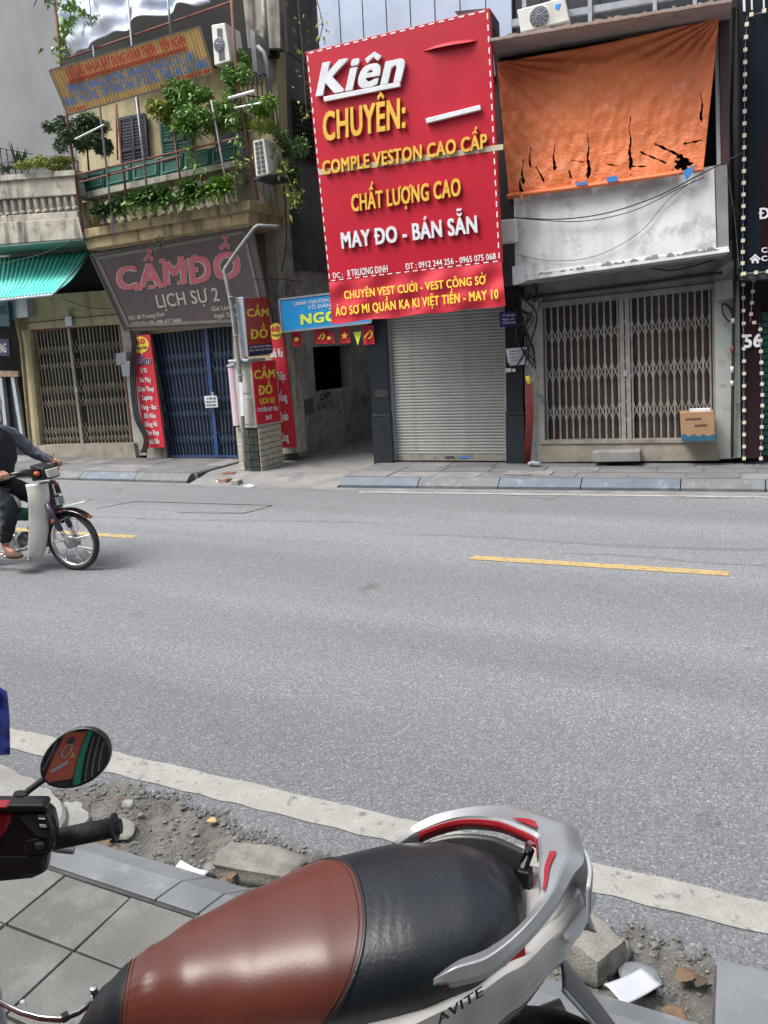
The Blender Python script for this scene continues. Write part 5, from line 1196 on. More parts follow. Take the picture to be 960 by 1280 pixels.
def plant(px, py, off, rad, n, ll, lw, m, label, cat='plant', seed=1, P=L, stem=None, pot=None, spiky=False, clumps=8, droop=.3):
    c_ = P.at(px, py, off); t = thing('balcony_plant', label, cat, c_)
    r_ = random.Random(seed)
    if spiky:
        mb = MB()
        for k in range(clumps): 
            q_ = leafmesh(c_+V((r_.uniform(-1,1)*rad[0], r_.uniform(-1,1)*rad[1]*.6, r_.uniform(-.5,.5)*rad[2])), rad, n, ll, lw, seed*31+k, droop, True); mb.add(q_.v, q_.f)
    else:
        mb = MB()
        for k in range(clumps):
            cc = c_+V((r_.uniform(-.8,.8)*rad[0], r_.uniform(-.8,.8)*rad[1], r_.uniform(-.8,.8)*rad[2])); q_ = leafmesh(cc, (rad[0]*r_.uniform(.25,.5), rad[1]*.6, rad[2]*r_.uniform(.22,.45)), n//clumps, ll, lw, seed*17+k, droop); mb.add(q_.v, q_.f)
    o = mb.build('foliage', M[m], t, recalc=False); o['kind'] = 'stuff'
    if stem: mb = MB(); mb.tube([P.at(x, y, off) for x, y in stem], [.022]+[.014]*(len(stem)-1), 6); mb.build('trunk', M['stem'], t)
    if pot:
        x, y, w = pot; b_ = P.at(x, y, off); mb = MB(); mb.lathe(b_, (0,0,1), [(0,w*.7),(w*1.3,w),(w*1.35,w*1.12),(w*1.6,w*1.12)], 14); mb.build('pot', M['pot'], t, smooth=40)
    return t
plant(56,204,.9,(.42,.18,.18),2340,0.046,0.023,'leaf_yellow','bushy yellow green shrub on the plaster parapet', seed=2)
plant(24,208,.85,(.1,.1,.05),24,.42,.03,'leaf_dark','spiky upright plant beside the yellow green shrub', seed=3, spiky=True, clumps=2, droop=.15)
plant(5,212,.9,(.14,.1,.06),288,0.046,0.020,'leaf_dark','low dark plant at the end of the iron railing', seed=4)
plant(82,174,.85,(.22,.18,.26),1620,0.079,0.023,'leaf_dark','grey green bush behind the rusty corner post', seed=5)
plant(108,182,.62,(.46,.22,.42),5400,0.073,0.020,'leaf_dark','dense dark bush filling the left end of the balcony', seed=6, stem=[(112,225),(110,200),(108,170)], clumps=9)
plant(64,168,.95,(.05,.05,.03),14,.3,.03,'leaf','small pale spiky plant poking out by the corner post', seed=7, spiky=True, clumps=1)
plant(214,126,.85,(.34,.22,.30),1800,0.086,0.036,'leaf_yellow','small tree with yellow green rosettes below the ribbed sign', cat='small tree', seed=8, stem=[(232,176),(224,150),(214,125)], clumps=7)
plant(260,128,.9,(.58,.26,.36),5040,0.059,0.036,'leaf_bright','small bright green tree with a pale trunk at the balcony rail', cat='small tree', seed=9, stem=[(272,190),(268,160),(262,130)], clumps=10)
plant(238,170,.85,(.4,.2,.2),50,.28,.035,'leaf','drooping long leaved plant hanging over the green panels', seed=10, spiky=True, clumps=5, droop=.6)
plant(306,98,.8,(.26,.2,.34),1980,0.059,0.030,'leaf_bright','bright climber growing up the iron cage', seed=11, clumps=6)
plant(330,146,.85,(.3,.2,.22),1980,0.059,0.026,'leaf_bright','leafy vine tangled in the lower bars of the iron cage', seed=12, clumps=5)
plant(327,164,1.0,(.14,.1,.04),34,.34,.034,'leaf_yellow','striped spider plant on top of the dirty air conditioner', seed=13, spiky=True, clumps=2, droop=.5)
plant(362,192,.6,(.24,.2,.4),1620,0.059,0.023,'leaf','vine trailing down beside the dirty air conditioner', seed=14, clumps=7)
plant(370,232,.5,(.08,.1,.32),360,0.053,0.020,'leaf_dark','thin dark creeper hanging on the corner below the trailing vine', seed=15, clumps=5)
plant(136,265,.95,(.36,.14,.14),46,.26,.035,'leaf_dark','row of low dark foliage at the left end of the lower planter', seed=16, spiky=True, clumps=12, droop=.4)
plant(200,250,1.0,(.62,.16,.17),60,.30,.035,'leaf','thick fern like foliage along the middle of the lower planter', seed=17, spiky=True, clumps=22, droop=.5)
plant(258,240,1.0,(.42,.16,.18),55,.28,.035,'leaf_bright','bright arching foliage at the right end of the lower planter', seed=18, spiky=True, clumps=14, droop=.5)
plant(195,300,.95,(.12,.06,.14),162,0.040,0.020,'leaf_dark','weed tuft hanging below the balcony edge over the pawn board', seed=19, clumps=3)
def vine(pts, P, off, n, label, m='leaf_bright', seed=1, ll=.08):
    t = thing('climbing_vine', label, 'vine', P.at(*pts[0], off)); r_ = random.Random(seed); P3 = [P.at(x, y, off) for x, y in pts]; mb = MB(); mb.tube(P3, .006, 5); mb.build('stem', M['stem'], t)
    mb = MB()
    for i in range(n):
        s_ = r_.random()*(len(P3)-1); j = int(s_); p = P3[j].lerp(P3[j+1], s_-j)+V((r_.gauss(0,.06), r_.gauss(0,.05), r_.gauss(0,.05))); q_ = leafmesh(p, (.03,.03,.03), 1, ll, ll*.7, r_.randint(0, 10**6), .5); mb.add(q_.v, q_.f)
    o = mb.build('foliage', M[m], t, recalc=False); o['kind'] = 'stuff'; return t
vine([(52,-5),(90,10),(84,35),(72,60),(80,85)], L, 1.0, 90, 'leafy vine winding down the rusty post at the top of the scene', seed=3, ll=.1)
vine([(78,-5),(100,14),(118,22)], L, 1.0, 40, 'short vine branch reaching over the pale sheeting', seed=4, ll=.1)
vine([(232,118),(240,150),(236,185),(246,214)], L, 1.0, 90, 'long leafy shoot hanging over the middle of the green panels', seed=13, ll=.075)
vine([(285,110),(292,150),(300,190),(296,215)], L, 1.02, 90, 'leafy shoot wound round the rusty post at the right end of the balcony', seed=14, ll=.075)
vine([(150,262),(190,258),(240,248),(288,240)], L, 1.06, 170, 'tangle of shoots spilling over the edge of the lower planter', 'leaf_bright', seed=15, ll=.09)
vine([(340,178),(352,205),(368,240),(372,262)], L, .9, 90, 'leafy runner dropping past the dirty air conditioner', 'leaf_yellow', seed=16, ll=.075)
vine([(372,-5),(378,60),(383,140),(384,150)], R, .75, 40, 'yellowing creeper hanging down the left edge of the tailor sign', 'leaf_yellow', seed=5, ll=.07)
vine([(395,-5),(404,30),(398,55)], R, .75, 22, 'sparse dry creeper over the bluish cladding', 'leaf_yellow', seed=6, ll=.06)
# ================================================================== NEAR SIDE
NZ = .14
near = thing('near_pavement', '', '', (0,0,0)); del near['label']; del near['category']; near['kind'] = 'structure'
mb = MB(); mb.hexa([(-30,-9,-.3),(.015,-9,-.3),(.015,1.6,-.3),(-30,1.6,-.3),(-30,-9,NZ-.012),(.015,-9,NZ-.012),(.015,1.6,NZ-.012),(-30,1.6,NZ-.012)])
mb.hexa([(.015,-9,-.3),(30,-9,-.3),(30,1.95,-.3),(.015,1.95,-.3),(.015,-9,NZ-.012),(30,-9,NZ-.012),(30,1.95,NZ-.012),(.015,1.95,NZ-.012)]); 
mb.build('pavement_bed', M['mortar'], near)
rg = random.Random(5)
x00, y00, pxx, pyy = -2.0, 1.562, .2885, .2405
for j in range(9):
    for i in range(-6, 12):
        x = x00+i*pxx; y = y00-(j+1)*pyy; x1 = x+pxx
        if x > .0: continue
        x1 = min(x1, .006); 
        if x1-x < .05: continue
        g = .004; dz = rg.uniform(-.0025, .0025); tx = rg.uniform(-.002, .002); ty = rg.uniform(-.002, .002); sk = .03*0
        mb = MB(); mb.hexa([(x+g,y+g,NZ-.03),(x1-g,y+g,NZ-.03),(x1-g,y+pyy-g,NZ-.03),(x+g,y+pyy-g,NZ-.03),(x+g,y+g,NZ+dz),(x1-g,y+g,NZ+dz+tx),(x1-g,y+pyy-g,NZ+dz+tx+ty),(x+g,y+pyy-g,NZ+dz+ty)])
        mb.build('paving_tile', M['near_tile' if rg.random() < .6 else 'near_tile_b'], near, bevel=.003)
# darker uneven old slab area further back
mb = MB(); mb.hexa([(-30,-9,NZ-.02),(-3.75,-9,NZ-.02),(-3.75,1.56,NZ-.02),(-30,1.56,NZ-.02),(-30,-9,NZ),(-3.75,-9,NZ),(-3.75,1.56,NZ),(-30,1.56,NZ)]); mb.hexa([(-3.74,-9,NZ-.02),(.01,-9,NZ-.02),(.01,-.62,NZ-.02),(-3.74,-.62,NZ-.02),(-3.74,-9,NZ),(.01,-9,NZ),(.01,-.62,NZ),(-3.74,-.62,NZ)]); mb.build('plain_paving', M['near_tile'], near)
mb = MB(); c_ = G(28, 1252, NZ+.002); mb.blob(c_, (.007,.006,.002), 2, .2); mb.build('gum_spot', M['cap_white'], near)
# big slabs at the ramp
for i, (xa, xb) in enumerate(((.02, .95), (.957, 1.9), (1.907, 2.9))):
    mb = MB(); mb.hexa([(xa,1.0,-.1),(xb,1.0,-.1),(xb,1.99+.02*i,-.1),(xa,1.972,-.1),(xa,1.0,NZ),(xb,1.0,NZ),(xb,1.99+.02*i,NZ-.005),(xa,1.972,NZ-.004)]); mb.build('ramp_slab', M['near_kerb'], near, bevel=.006)
mb = MB(); mb.box((.02,-9,NZ-.02), (30,.995,NZ)); mb.build('plain_paving', M['near_tile'], near)
mb = MB(); mb.box((2.91,1.0,NZ-.02), (30,1.97,NZ)); mb.build('plain_paving', M['near_kerb'], near)
# kerb stones with a sloped outer face; joints and one diagonal crack
ks_x = [-2.27, -1.60, -1.43, -.52, .008]
for i in range(len(ks_x)-1):
    xa, xb = ks_x[i]+.003, ks_x[i+1]-.003; sk0 = .05 if i in (1, 2) else 0; sk1 = .05 if i in (0, 1) else 0
    P_ = []
    for x, sk in ((xa, sk0), (xb, sk1)): P_ += [(x-sk*.5, 1.577, -.2), (x-sk*.5, 1.577, NZ+.002), (x, 1.675, NZ+.004), (x+sk*.8, 1.765, NZ-.035), (x+sk, 1.79, -.06), (x+sk, 1.79, -.2)]
    mb = MB(); mb.add(P_, [(0,1,7,6),(1,2,8,7),(2,3,9,8),(3,4,10,9),(4,5,11,10),(0,5,4,3,2,1),(6,7,8,9,10,11)]); mb.build('kerb_stone', M['near_kerb'], near, bevel=.003)
mb = MB(); mb.box((-2.3,1.564,NZ-.02), (.01,1.576,NZ-.004)); mb.build('kerb_joint', M['mortar'], near)
# earth hollow between kerb and asphalt
def hz(x, y):
    s_ = math.sin
    z = -.035+.012*s_(x*7+y*3)+.008*s_(x*17-y*11)+.006*s_(x*41+y*29)+.004*s_(x*83-y*71)
    e = near_edge(x); d = max(0, 1-(e-y)/.12) if y < e else 1
    z = z*(1-d)-.004*d
    if y < 1.82: z += (1.82-y)*.5
    return z
mb = MB(); rg = random.Random(9)
mb.grid(lambda u, v: (-4.2+4.22*u, 1.77+.52*v, hz(-4.2+4.22*u, 1.77+.52*v)+rg.uniform(-.0035,.0035)), 460, 64)
o = mb.build('bare_earth', M['dirt'], smooth=True); o['kind'] = 'stuff'; tag(o, 'bare grey earth in the hollow between the kerb and the worn asphalt edge', 'earth')
mb = MB(); rg = random.Random(12)
for i in range(2600):
    x = rg.uniform(-3.3, .0); y = 1.80+rg.random()**1.0*(near_edge(x)+.03-1.80); r_ = rg.choice((.002,.003,.003,.004,.005,.007,.009)) if rg.random() < .97 else .014
    k = 1; mb.blob((x, y, (hz(x, y) if y < near_edge(x) else 0)+r_*.3), r_, 1, .3, flat=.7, seed=i) if r_ > .0045 else mb.box((x-r_, y-r_*.8, hz(x,y)-.002), (x+r_*.8, y+r_, hz(x,y)+r_))
o = mb.build('gravel', M['pebble']); o['kind'] = 'stuff'; tag(o, 'loose grit and small gravel scattered over the bare earth', 'gravel')
# crumbled asphalt lip
mb = MB()
for i in range(420):
    x = rg.uniform(-2.3, -1.5) if rg.random() < .8 else rg.uniform(-.7, .0); y = near_edge(x)+rg.gauss(0, .014); mb.blob((x, y, -.008), rg.uniform(.005, .013), 1, .35, flat=.8, seed=i)
o = mb.build('asphalt_crumbs', M['asphalt_worn']); o['kind'] = 'stuff'; tag(o, 'dark crumbling edge of the asphalt above the earth hollow', 'asphalt')
# broken pale concrete apron at the left
def slab_poly(px, z, th, name, label, cat, m, jag=.01, seed=1, bev=.008):
    r_ = random.Random(seed); P_ = [G(x, y, z) for x, y in px]; Q = []
    for i, p in enumerate(P_):
        q_ = P_[(i+1) % len(P_)]
        for k in range(4): t = k/4; Q.append(p.lerp(q_, t)+V((r_.uniform(-jag, jag), r_.uniform(-jag, jag), 0)))
    n = len(Q); c_ = sum(Q, V())/n; mb = MB()
    rings = [(1.02, -th), (1.0, -.012), (.96, 0), (.6, r_.uniform(-.003,.003)), (.3, .0)]
    for s_, dz in rings:
        for q_ in Q: p = c_+(q_-c_)*s_; mb.v.append(V((p.x, p.y, z+dz+r_.uniform(-.0025, .0025))))
    for a in range(len(rings)-1):
        for i in range(n): mb.f.append((a*n+i, a*n+(i+1) % n, (a+1)*n+(i+1) % n, (a+1)*n+i)); mb.m.append(0)
    mb.f.append(tuple((len(rings)-1)*n+i for i in range(n))); mb.m.append(0)
    return tag(mb.build(name, m, smooth=35), label, cat)
slab_poly([(-220,880),(0,952),(38,972),(74,992),(80,1022),(66,1040),(52,1062),(-160,1040)], .045, .14, 'concrete_apron', 'broken pale concrete slab behind the mirror stem', 'concrete slab', M['white_conc'], .012, 3)
slab_poly([(62,1020),(80,1000),(100,1003),(112,1020),(98,1042),(70,1048)], .01, .06, 'concrete_chunk', 'pale broken concrete edge piece beside the earth hollow', 'concrete chunk', M['white_conc'], .01, 4)
# stones
def stone(px, py, r, label, seed, m='stone', z=-.02, box=False, rot=0):
    c_ = G(px, py, z+.02); mb = MB()
    bm = bmesh.new()
    if box: bmesh.ops.create_cube(bm, size=2); bmesh.ops.subdivide_edges(bm, edges=bm.edges, cuts=5, use_grid_fill=True)
    else: bmesh.ops.create_icosphere(bm, subdivisions=4, radius=1)
    from mathutils import noise as NZ_
    cr, sr = math.cos(rot), math.sin(rot)
    for v in bm.verts:
        p = v.co.copy()
        if box: l_ = max(abs(p.x), abs(p.y), abs(p.z)); ln = p.length; p = p*(1-.16*(ln-1))
        else:
            p = V([max(-.8, min(.78, k*1.1)) if i == 2 else k for i, k in enumerate(p)])
        k = 1+.16*NZ_.noise(p*1.3+V((seed,0,0)))+.05*NZ_.noise(p*4+V((seed,3,0)))+.02*NZ_.noise(p*11)
        x, y, zz = p.x*r[0]*k, p.y*r[1]*k, p.z*r[2]*k
        v.co = V((c_.x+x*cr-y*sr, c_.y+x*sr+y*cr, z+r[2]*.45+zz))
    vs = [v.co.copy() for v in bm.verts]; fs = [tuple(v.index for v in f.verts) for f in bm.faces]; bm.free(); mb.add(vs, fs)
    return tag(mb.build('stone', M[m], smooth=45), label, 'stone')
stone(322, 1083, (.16,.075,.04), 'large flat granite stone behind the brown seat', 1, box=True, rot=.12)
stone(264, 1086, (.032,.03,.03), 'small round grey stone touching the light paper scrap', 2)
stone(160, 1003, (.03,.022,.02), 'small pale stone beside the yellow leaf bit', 3, m='white_conc')
stone(58, 1000, (.04,.03,.03), 'rounded grey pebble at the corner of the concrete apron', 4)
stone(738, 1188, (.085,.075,.055), 'squared granite block behind the scooter mudguard', 5, box=True, rot=-.5)
stone(776, 1186, (.03,.04,.03), 'broken granite lump beside the squared block', 6)
stone(800, 1215, (.06,.05,.012), 'flat buried stone between the paper and the slab', 7, m='near_kerb')
stone(138, 1031, (.12,.065,.016), 'flat half buried grey stone behind the handlebar grip', 8, z=-.035)
stone(345, 1103, (.025,.02,.012), 'small white pebble in front of the large flat stone', 9, m='white_conc')
# papers and leaves
def sheet(px, z, label, m='paper', seed=0, curl=.01, name='paper_sheet', cat='paper'):
    P_ = [G(x, y, z) for x, y in px]; mb = MB()
    mb.grid(lambda u, v: (P_[0]*(1-u)+P_[1]*u)*(1-v)+(P_[3]*(1-u)+P_[2]*u)*v+V((0,0,curl*(abs(u-.5)*2)**2+curl*.5*math.sin(v*5+seed))), 10, 8)
    return tag(mb.build(name, M[m], smooth=True, solid=.0015), label, cat)
sheet([(755,1232),(801,1212),(826,1232),(780,1257)], .03, 'square white paper sheet lying on the earth by the ramp slab', curl=.005)
sheet([(209,1093),(226,1079),(262,1093),(246,1098)], .005, 'pale blue paper scrap lying against the kerb stone', seed=2)
rg = random.Random(31)
def dleaf(px, py, sz, label, z=-.01, m='dry_leaf', grp=None):
    c_ = G(px, py, z); a = rg.uniform(0, 6.28); mb = MB(); ca, sa = math.cos(a), math.sin(a)
    def f(u, v):
        t = u; w_ = math.sin(math.pi*min(1, t*1.02))**.7*.38*(1+.15*math.sin(t*30)); s_ = (v-.5)*2*w_; x = (t-.5)*sz; y = s_*sz
        return (c_.x+x*ca-y*sa, c_.y+x*sa+y*ca, z+.012+.25*abs(s_)*sz+.12*sz*math.sin(t*3))
    mb.grid(f, 10, 4); return tag(mb.build('fallen_leaf', M[m], smooth=True, solid=.001), label, 'leaf', grp)
dleaf(265, 1030, .045, 'yellowish dry leaf alone in the middle of the earth hollow', m='white_conc').data.materials[0] = mat('pale_leaf', (.5,.36,.16), rough=.8)
dleaf(857, 1226, .07, 'curled orange brown leaf on the earth beside the ramp slab')
dleaf(843, 1277, .08, 'yellow leaf half cut by the lower edge near the ramp slab').data.materials[0] = M['pale_leaf' if 'pale_leaf' in M else 'dry_leaf']
dleaf(875, 1232, .05, 'small dark curled leaf against the ramp slab', m='stem')
dleaf(147, 1003, .035, 'yellow leaf bit touching the small pale stone')
for i in range(6): dleaf(142+rg.uniform(-14,24), 1056+rg.uniform(-8,10), .038, 'one of the brown leaves heaped behind the handlebar grip', -.02, grp='brown leaves behind the grip')
for i in range(6): dleaf(278+rg.uniform(-18,16), 1105+rg.uniform(-12,10), .038, 'one of the brown leaves heaped between the kerb and the large flat stone', .0, grp='brown leaves by the large flat stone')
# twigs and root litter at the right
mb = MB()
for i in range(60):
    x = rg.uniform(-.5, .0); y = rg.uniform(1.86, 2.12); a = rg.uniform(0, 3.14); l_ = rg.uniform(.01, .04); z = hz(x, y)+.006; mb.tube([(x, y, z), (x+l_*math.cos(a), y+l_*math.sin(a), z+rg.uniform(0, .01))], .0012, 4)
o = mb.build('twigs', M['stem']); o['kind'] = 'stuff'; tag(o, 'thin twigs scattered on the earth by the ramp slab', 'twigs')
# ------------------------------------------------------------------ near scooter with brown and black seat
mm('seat_brown', (.15,.040,.025), (.112,.028,.018), ns=3, spec=.7, rough=.38, bump=.04, bs=240, streak=(.08,.02,.014), sa=.3, spots=(.08,.03,.025), spa=.35, sps=6, thr=.66)
mm('seat_black', (.007,.010,.014), (.010,.014,.019), ns=6, spec=.75, rough=.40, bump=.10, bs=170)
mm('cap_black', (.008,.010,.014), rough=.55, bump=.15, bs=300, fine=.2)
mm('body_silver', (.58,.57,.55), (.5,.49,.47), ns=4, rough=.26, metal=.15, coat=.5, streak=(.3,.25,.22), sa=.4, bump=.02)
mm('rail_alloy', (.50,.51,.52), (.38,.39,.4), ns=7, rough=.3, metal=.6, spots=(.5,.5,.5), spa=.4, sps=14, thr=.58, bump=.05, bs=90)
mm('scooter_red', (.38,.012,.022), (.3,.01,.018), ns=4, rough=.22, coat=.6)
mm('lamp_clear', (.42,.44,.46), (.55,.57,.6), ns=6, rough=.12, coat=.6)
mm('stitch', (.06,.022,.018), rough=.5)
T2 = V((-.295, 1.088, 0)); hv = V((-.837, -.547, 0)); lv = V((.547, -.837, 0))
def SC(s, q, z): return T2 + hv*s + lv*(q-.03) + V((0, 0, z))
def interp(tab, s):
    if s <= tab[0][0]: return tab[0][1]
    for (a, x), (b, y) in zip(tab, tab[1:]):
        if s <= b:
            t = (s-a)/(b-a); t2 = t*t*(3-2*t)*.5+t*.5; return x+(y-x)*t2
    return tab[-1][1]
HW = [(-.012,.03),(.0,.065),(.02,.094),(.06,.124),(.12,.145),(.2,.158),(.33,.158),(.45,.136),(.55,.107),(.62,.080),(.66,.067),(.70,.055),(.765,.036)]
ZT = [(-.012,.925),(.0,.945),(.03,.962),(.1,.975),(.2,.975),(.33,.963),(.45,.938),(.55,.915),(.62,.889),(.66,.868),(.70,.838),(.765,.76)]
def seat(s, t):   # t in -1..1 across
    hw = interp(HW, s); zt = interp(ZT, s); hh = .115 if s < .6 else .115-.045*(s-.6)/.165; a = t*math.radians(108); e = .86
    sn = math.sin(a); cs = math.cos(a); q = hw*math.copysign(abs(sn)**e, sn); z = zt-hh*.88+hh*.88*math.copysign(abs(cs)**.85, cs)
    if abs(t) > .82: z -= (abs(t)-.82)*.45; q *= 1-(abs(t)-.82)*.5
    cre = (.0005*math.sin(s*330+math.sin(t*13)*3+t*7)*math.exp(-((s-.235)/.03)**2)*max(0, 1-abs(t-.15)*1.2) + .0009*math.sin(s*260+t*30)*math.exp(-((s-.03)/.04)**2)) if s < .27 else .0006*math.sin(t*60+s*20)*math.exp(-((s-.64)/.03)**2)
    return SC(s, q, z+cre)
seam = lambda t: .268+.20*t*t*(1 if t < 0 else .75)-.03*t
sc = thing('scooter', 'silver scooter with a brown and black seat parked on the near pavement', 'scooter', SC(.3, 0, NZ))
mb = MB(); mb.grid(lambda u, v: seat(-.012+(seam(u*2-1)+.012)*v, u*2-1), 60, 60); st_ = mb.build('rear_seat', M['seat_black'], sc, smooth=True)
mb = MB(); mb.add([seat(-.012, k/12-1) for k in range(25)], [tuple(range(25))]); mb.build('seat_end', M['seat_black'], sc)
mb = MB(); mb.grid(lambda u, v: seat(seam(u*2-1)+(.655+.02*abs(u*2-1)**2-seam(u*2-1))*v, u*2-1), 60, 60); mb.build('front_seat', M['seat_brown'], sc, smooth=True)
mb = MB(); mb.grid(lambda u, v: seat(.655+.02*abs(u*2-1)**2+(.11-.02*abs(u*2-1)**2)*v, u*2-1), 40, 16); mb.add([seat(.765, k/12-1) for k in range(25)], [tuple(range(25))]); mb.build('seat_nose', M['cap_black'], sc, smooth=50)
def nrm(s, t, d=.001):
    a = seat(s+.004, t)-seat(s-.004, t); b = seat(s, t+.01)-seat(s, t-.01); n = a.cross(b).normalized(); return n if (n.z > 0 or abs(t) > .7) else -n
mb = MB(); mb.tube([seat(seam(t)+.0, t) for t in [k/40-1 for k in range(81)]], .0032, 6); mb.build('piping', M['seat_black'], sc, smooth=True)
mb = MB(); mb.tube([seat(seam(t)+.010, t) for t in [k/40-1 for k in range(81)]], .0012, 5); mb.build('stitching', M['stitch'], sc, smooth=True)
mb = MB(); mb.tube([seat(.655+.02*abs(t)**2, t) for t in [k/40-1 for k in range(81)]], .0022, 6); mb.build('piping', M['stitch'], sc, smooth=True)
mb = MB(); mb.tube([seat(.647+.02*abs(t)**2, t) for t in [k/40-1 for k in range(81)]], .0011, 5); mb.build('stitching', M['stitch'], sc, smooth=True)
# bodywork: near and far side panels meeting in a pointed tail
BW = [(-.132,.010),(-.12,.030),(-.09,.053),(-.05,.082),(.04,.128),(.14,.158),(.26,.178),(.4,.185),(.55,.16),(.66,.12)]
BTz = [(-.150,.885),(-.12,.892),(-.06,.89),(.04,.878),(.14,.862),(.26,.85),(.4,.84),(.55,.83),(.66,.80)]
BBz = [(-.150,.850),(-.12,.825),(-.06,.785),(.04,.74),(.14,.68),(.26,.62),(.4,.56),(.55,.5),(.66,.46)]
def bodyp(s, v, sg):
    w_ = interp(BW, s); zt = interp(BTz, s); zb = interp(BBz, s)
    if v < .16: t = v/.16; return SC(s, sg*(w_-.035*(1-t)), zt+.012*math.sin(t*1.57)-.012*t)
    t = (v-.16)/.84; q = w_+.016*math.sin(t*math.pi)-.05*t*t
    if .32 < t < .42: q -= .004*math.sin((t-.32)/.1*math.pi)
    return SC(s, sg*q, zt+(zb-zt)*t)
for sg in (1, -1):
    mb = MB(); mb.grid(lambda u, v: bodyp(-.132+.792*u, v, sg), 70, 24); mb.build('side_panel', M['body_silver'], sc, smooth=50, solid=.004, label='silver side panel on the camera side' if sg == 1 else None)
    mb = MB(); mb.grid(lambda u, v: bodyp(-.02+.42*u, .60+.05*v*math.sin(u*3.14)-.02*u, sg)+lv*(.003*sg), 40, 2); mb.build('red_stripe', M['scooter_red'], sc, smooth=True)
    mb = MB(); mb.grid(lambda u, v: bodyp(-.10+.36*u, .94+.05*v, sg)+lv*(.004*sg), 30, 2); mb.build('red_edge', M['scooter_red'], sc, smooth=True)
# tail deck between the panels (pale) and red liner under the rail
mb = MB(); mb.grid(lambda u, v: SC(-.125+.205*u, (v-.5)*2*max(.004,interp(BW, -.125+.205*u)-.022), interp(BTz, -.125+.205*u)+.002+.012*math.sin(v*math.pi)), 20, 12); mb.build('tail_deck', M['body_silver'], sc, smooth=True, solid=.004)
mb = MB(); mb.hexa([SC(.03,-.09,.85),SC(.03,.09,.85),SC(.5,.07,.75),SC(.5,-.07,.75),SC(.03,-.09,.90),SC(.03,.09,.90),SC(.5,.07,.85),SC(.5,-.07,.85)]); mb.build('seat_base', M['black_plastic'], sc)
for sg in (1, -1):
    mb = MB(); mb.grid(lambda u, v: SC(.02+.16*u, sg*(.108+.022*u+.006*v), .90-.03*v), 8, 2); mb.build('red_liner', M['scooter_red'], sc, solid=.003)
mb = MB(); mb.box(tuple(SC(-.025,-.02,.90)-V((.012,.012,.0))), tuple(SC(-.025,-.02,.935)+V((.012,.012,0)))); mb.tube([SC(-.02,-.02,.93), SC(-.045,-.045,.955)], .009, 8); mb.build('seat_catch', M['black_plastic'], sc, bevel=.004)
mb = MB(); mb.lathe(SC(-.035,-.03,.965), (0,0,1), [(0,.007),(.008,.006)], 10); mb.build('catch_bolt', M['chrome'], sc)
# grab rail
RO = [(.185,.188,.940),(.15,.188,.948),(.10,.184,.952),(.04,.160,.968),(-.031,.116,.988),(-.077,.070,.997),(-.108,.042,1.0),(-.126,-.02,1.0),(-.129,-.036,1.0),(-.120,-.050,1.0),(-.088,-.088,.996),(-.042,-.140,.984),(.03,-.163,.975),(.10,-.172,.962),(.15,-.168,.945),(.19,-.158,.925)]
RI = [(.178,.174,.934),(.14,.158,.941),(.09,.148,.945),(.03,.128,.962),(-.007,.102,.985),(-.022,.060,.994),(-.034,.030,.998),(-.044,-.005,.998),(-.047,-.016,.998),(-.042,-.028,.998),(-.026,-.056,.994),(.0,-.095,.986),(.05,-.134,.972),(.10,-.148,.958),(.145,-.152,.94),(.18,-.15,.922)]
def cr(T, u):
    n = len(T)-1; x = u*n; i = min(int(x), n-1); t = x-i; p = [V(T[max(0, i-1)]), V(T[i]), V(T[i+1]), V(T[min(n, i+2)])]
    return .5*((2*p[1])+(p[2]-p[0])*t+(2*p[0]-5*p[1]+4*p[2]-p[3])*t*t+(-p[0]+3*p[1]-3*p[2]+p[3])*t**3)
def railp(u, v):
    o_ = cr(RO, u); i_ = cr(RI, u); th = .024
    # v goes round: 0-.5 top inner->outer, then down and back
    prof_ = [(0,-1.15),(0,-.2),(.07,0),(.66,.16),(.76,.08),(1,-.62),(.95,-1.1),(.5,-1.15)]
    k = v*len(prof_); j = int(k) % len(prof_); t = k-int(k); a = prof_[j]; b = prof_[(j+1) % len(prof_)]; x = a[0]+(b[0]-a[0])*t; y = a[1]+(b[1]-a[1])*t
    p = i_+(o_-i_)*x; tp_ = 1 if .06 < u < .94 else max(.35, min(u, 1-u)/.06)
    return SC(p.x, p.y, p.z+y*th*tp_)
mb = MB(); nu, nv = 110, 32
vs = [railp(i/nu, j/nv) for i in range(nu+1) for j in range(nv)]; fs = [(i*nv+j, (i+1)*nv+j, (i+1)*nv+(j+1) % nv, i*nv+(j+1) % nv) for i in range(nu) for j in range(nv)]
mb.add(vs, fs+[tuple(range(nv)), tuple(nu*nv+j for j in range(nv))]); gr_ = mb.build('grab_rail', M['rail_alloy'], sc, smooth=22)
mb = MB(); mb.grid(lambda u, v: (lambda i_: SC(i_.x-(0), i_.y, i_.z-.004-.020*v))(cr(RI, .42+.50*u)+V((.0025,0,0))), 40, 2); mb.build('red_inner_face', M['scooter_red'], gr_, smooth=True, solid=.002)
mb = MB(); mb.grid(lambda u, v: (lambda o_, i_: SC(*(i_+(o_-i_)*(.12+.16*v+.1*u)))+V((0,0,.0052)))(cr(RO, .27+.13*u), cr(RI, .27+.13*u)), 20, 2); mb.build('worn_red_line', M['scooter_red'], gr_, smooth=True)
mb = MB(); mb.grid(lambda u, v: (lambda o_, i_: SC(*(i_+(o_-i_)*(.1+.22*v*math.sin(u*math.pi))))+V((0,0,.0058)))(cr(RO, .60+.10*u), cr(RI, .60+.10*u)), 20, 2); mb.build('worn_red_line', M['scooter_red'], gr_, smooth=True)
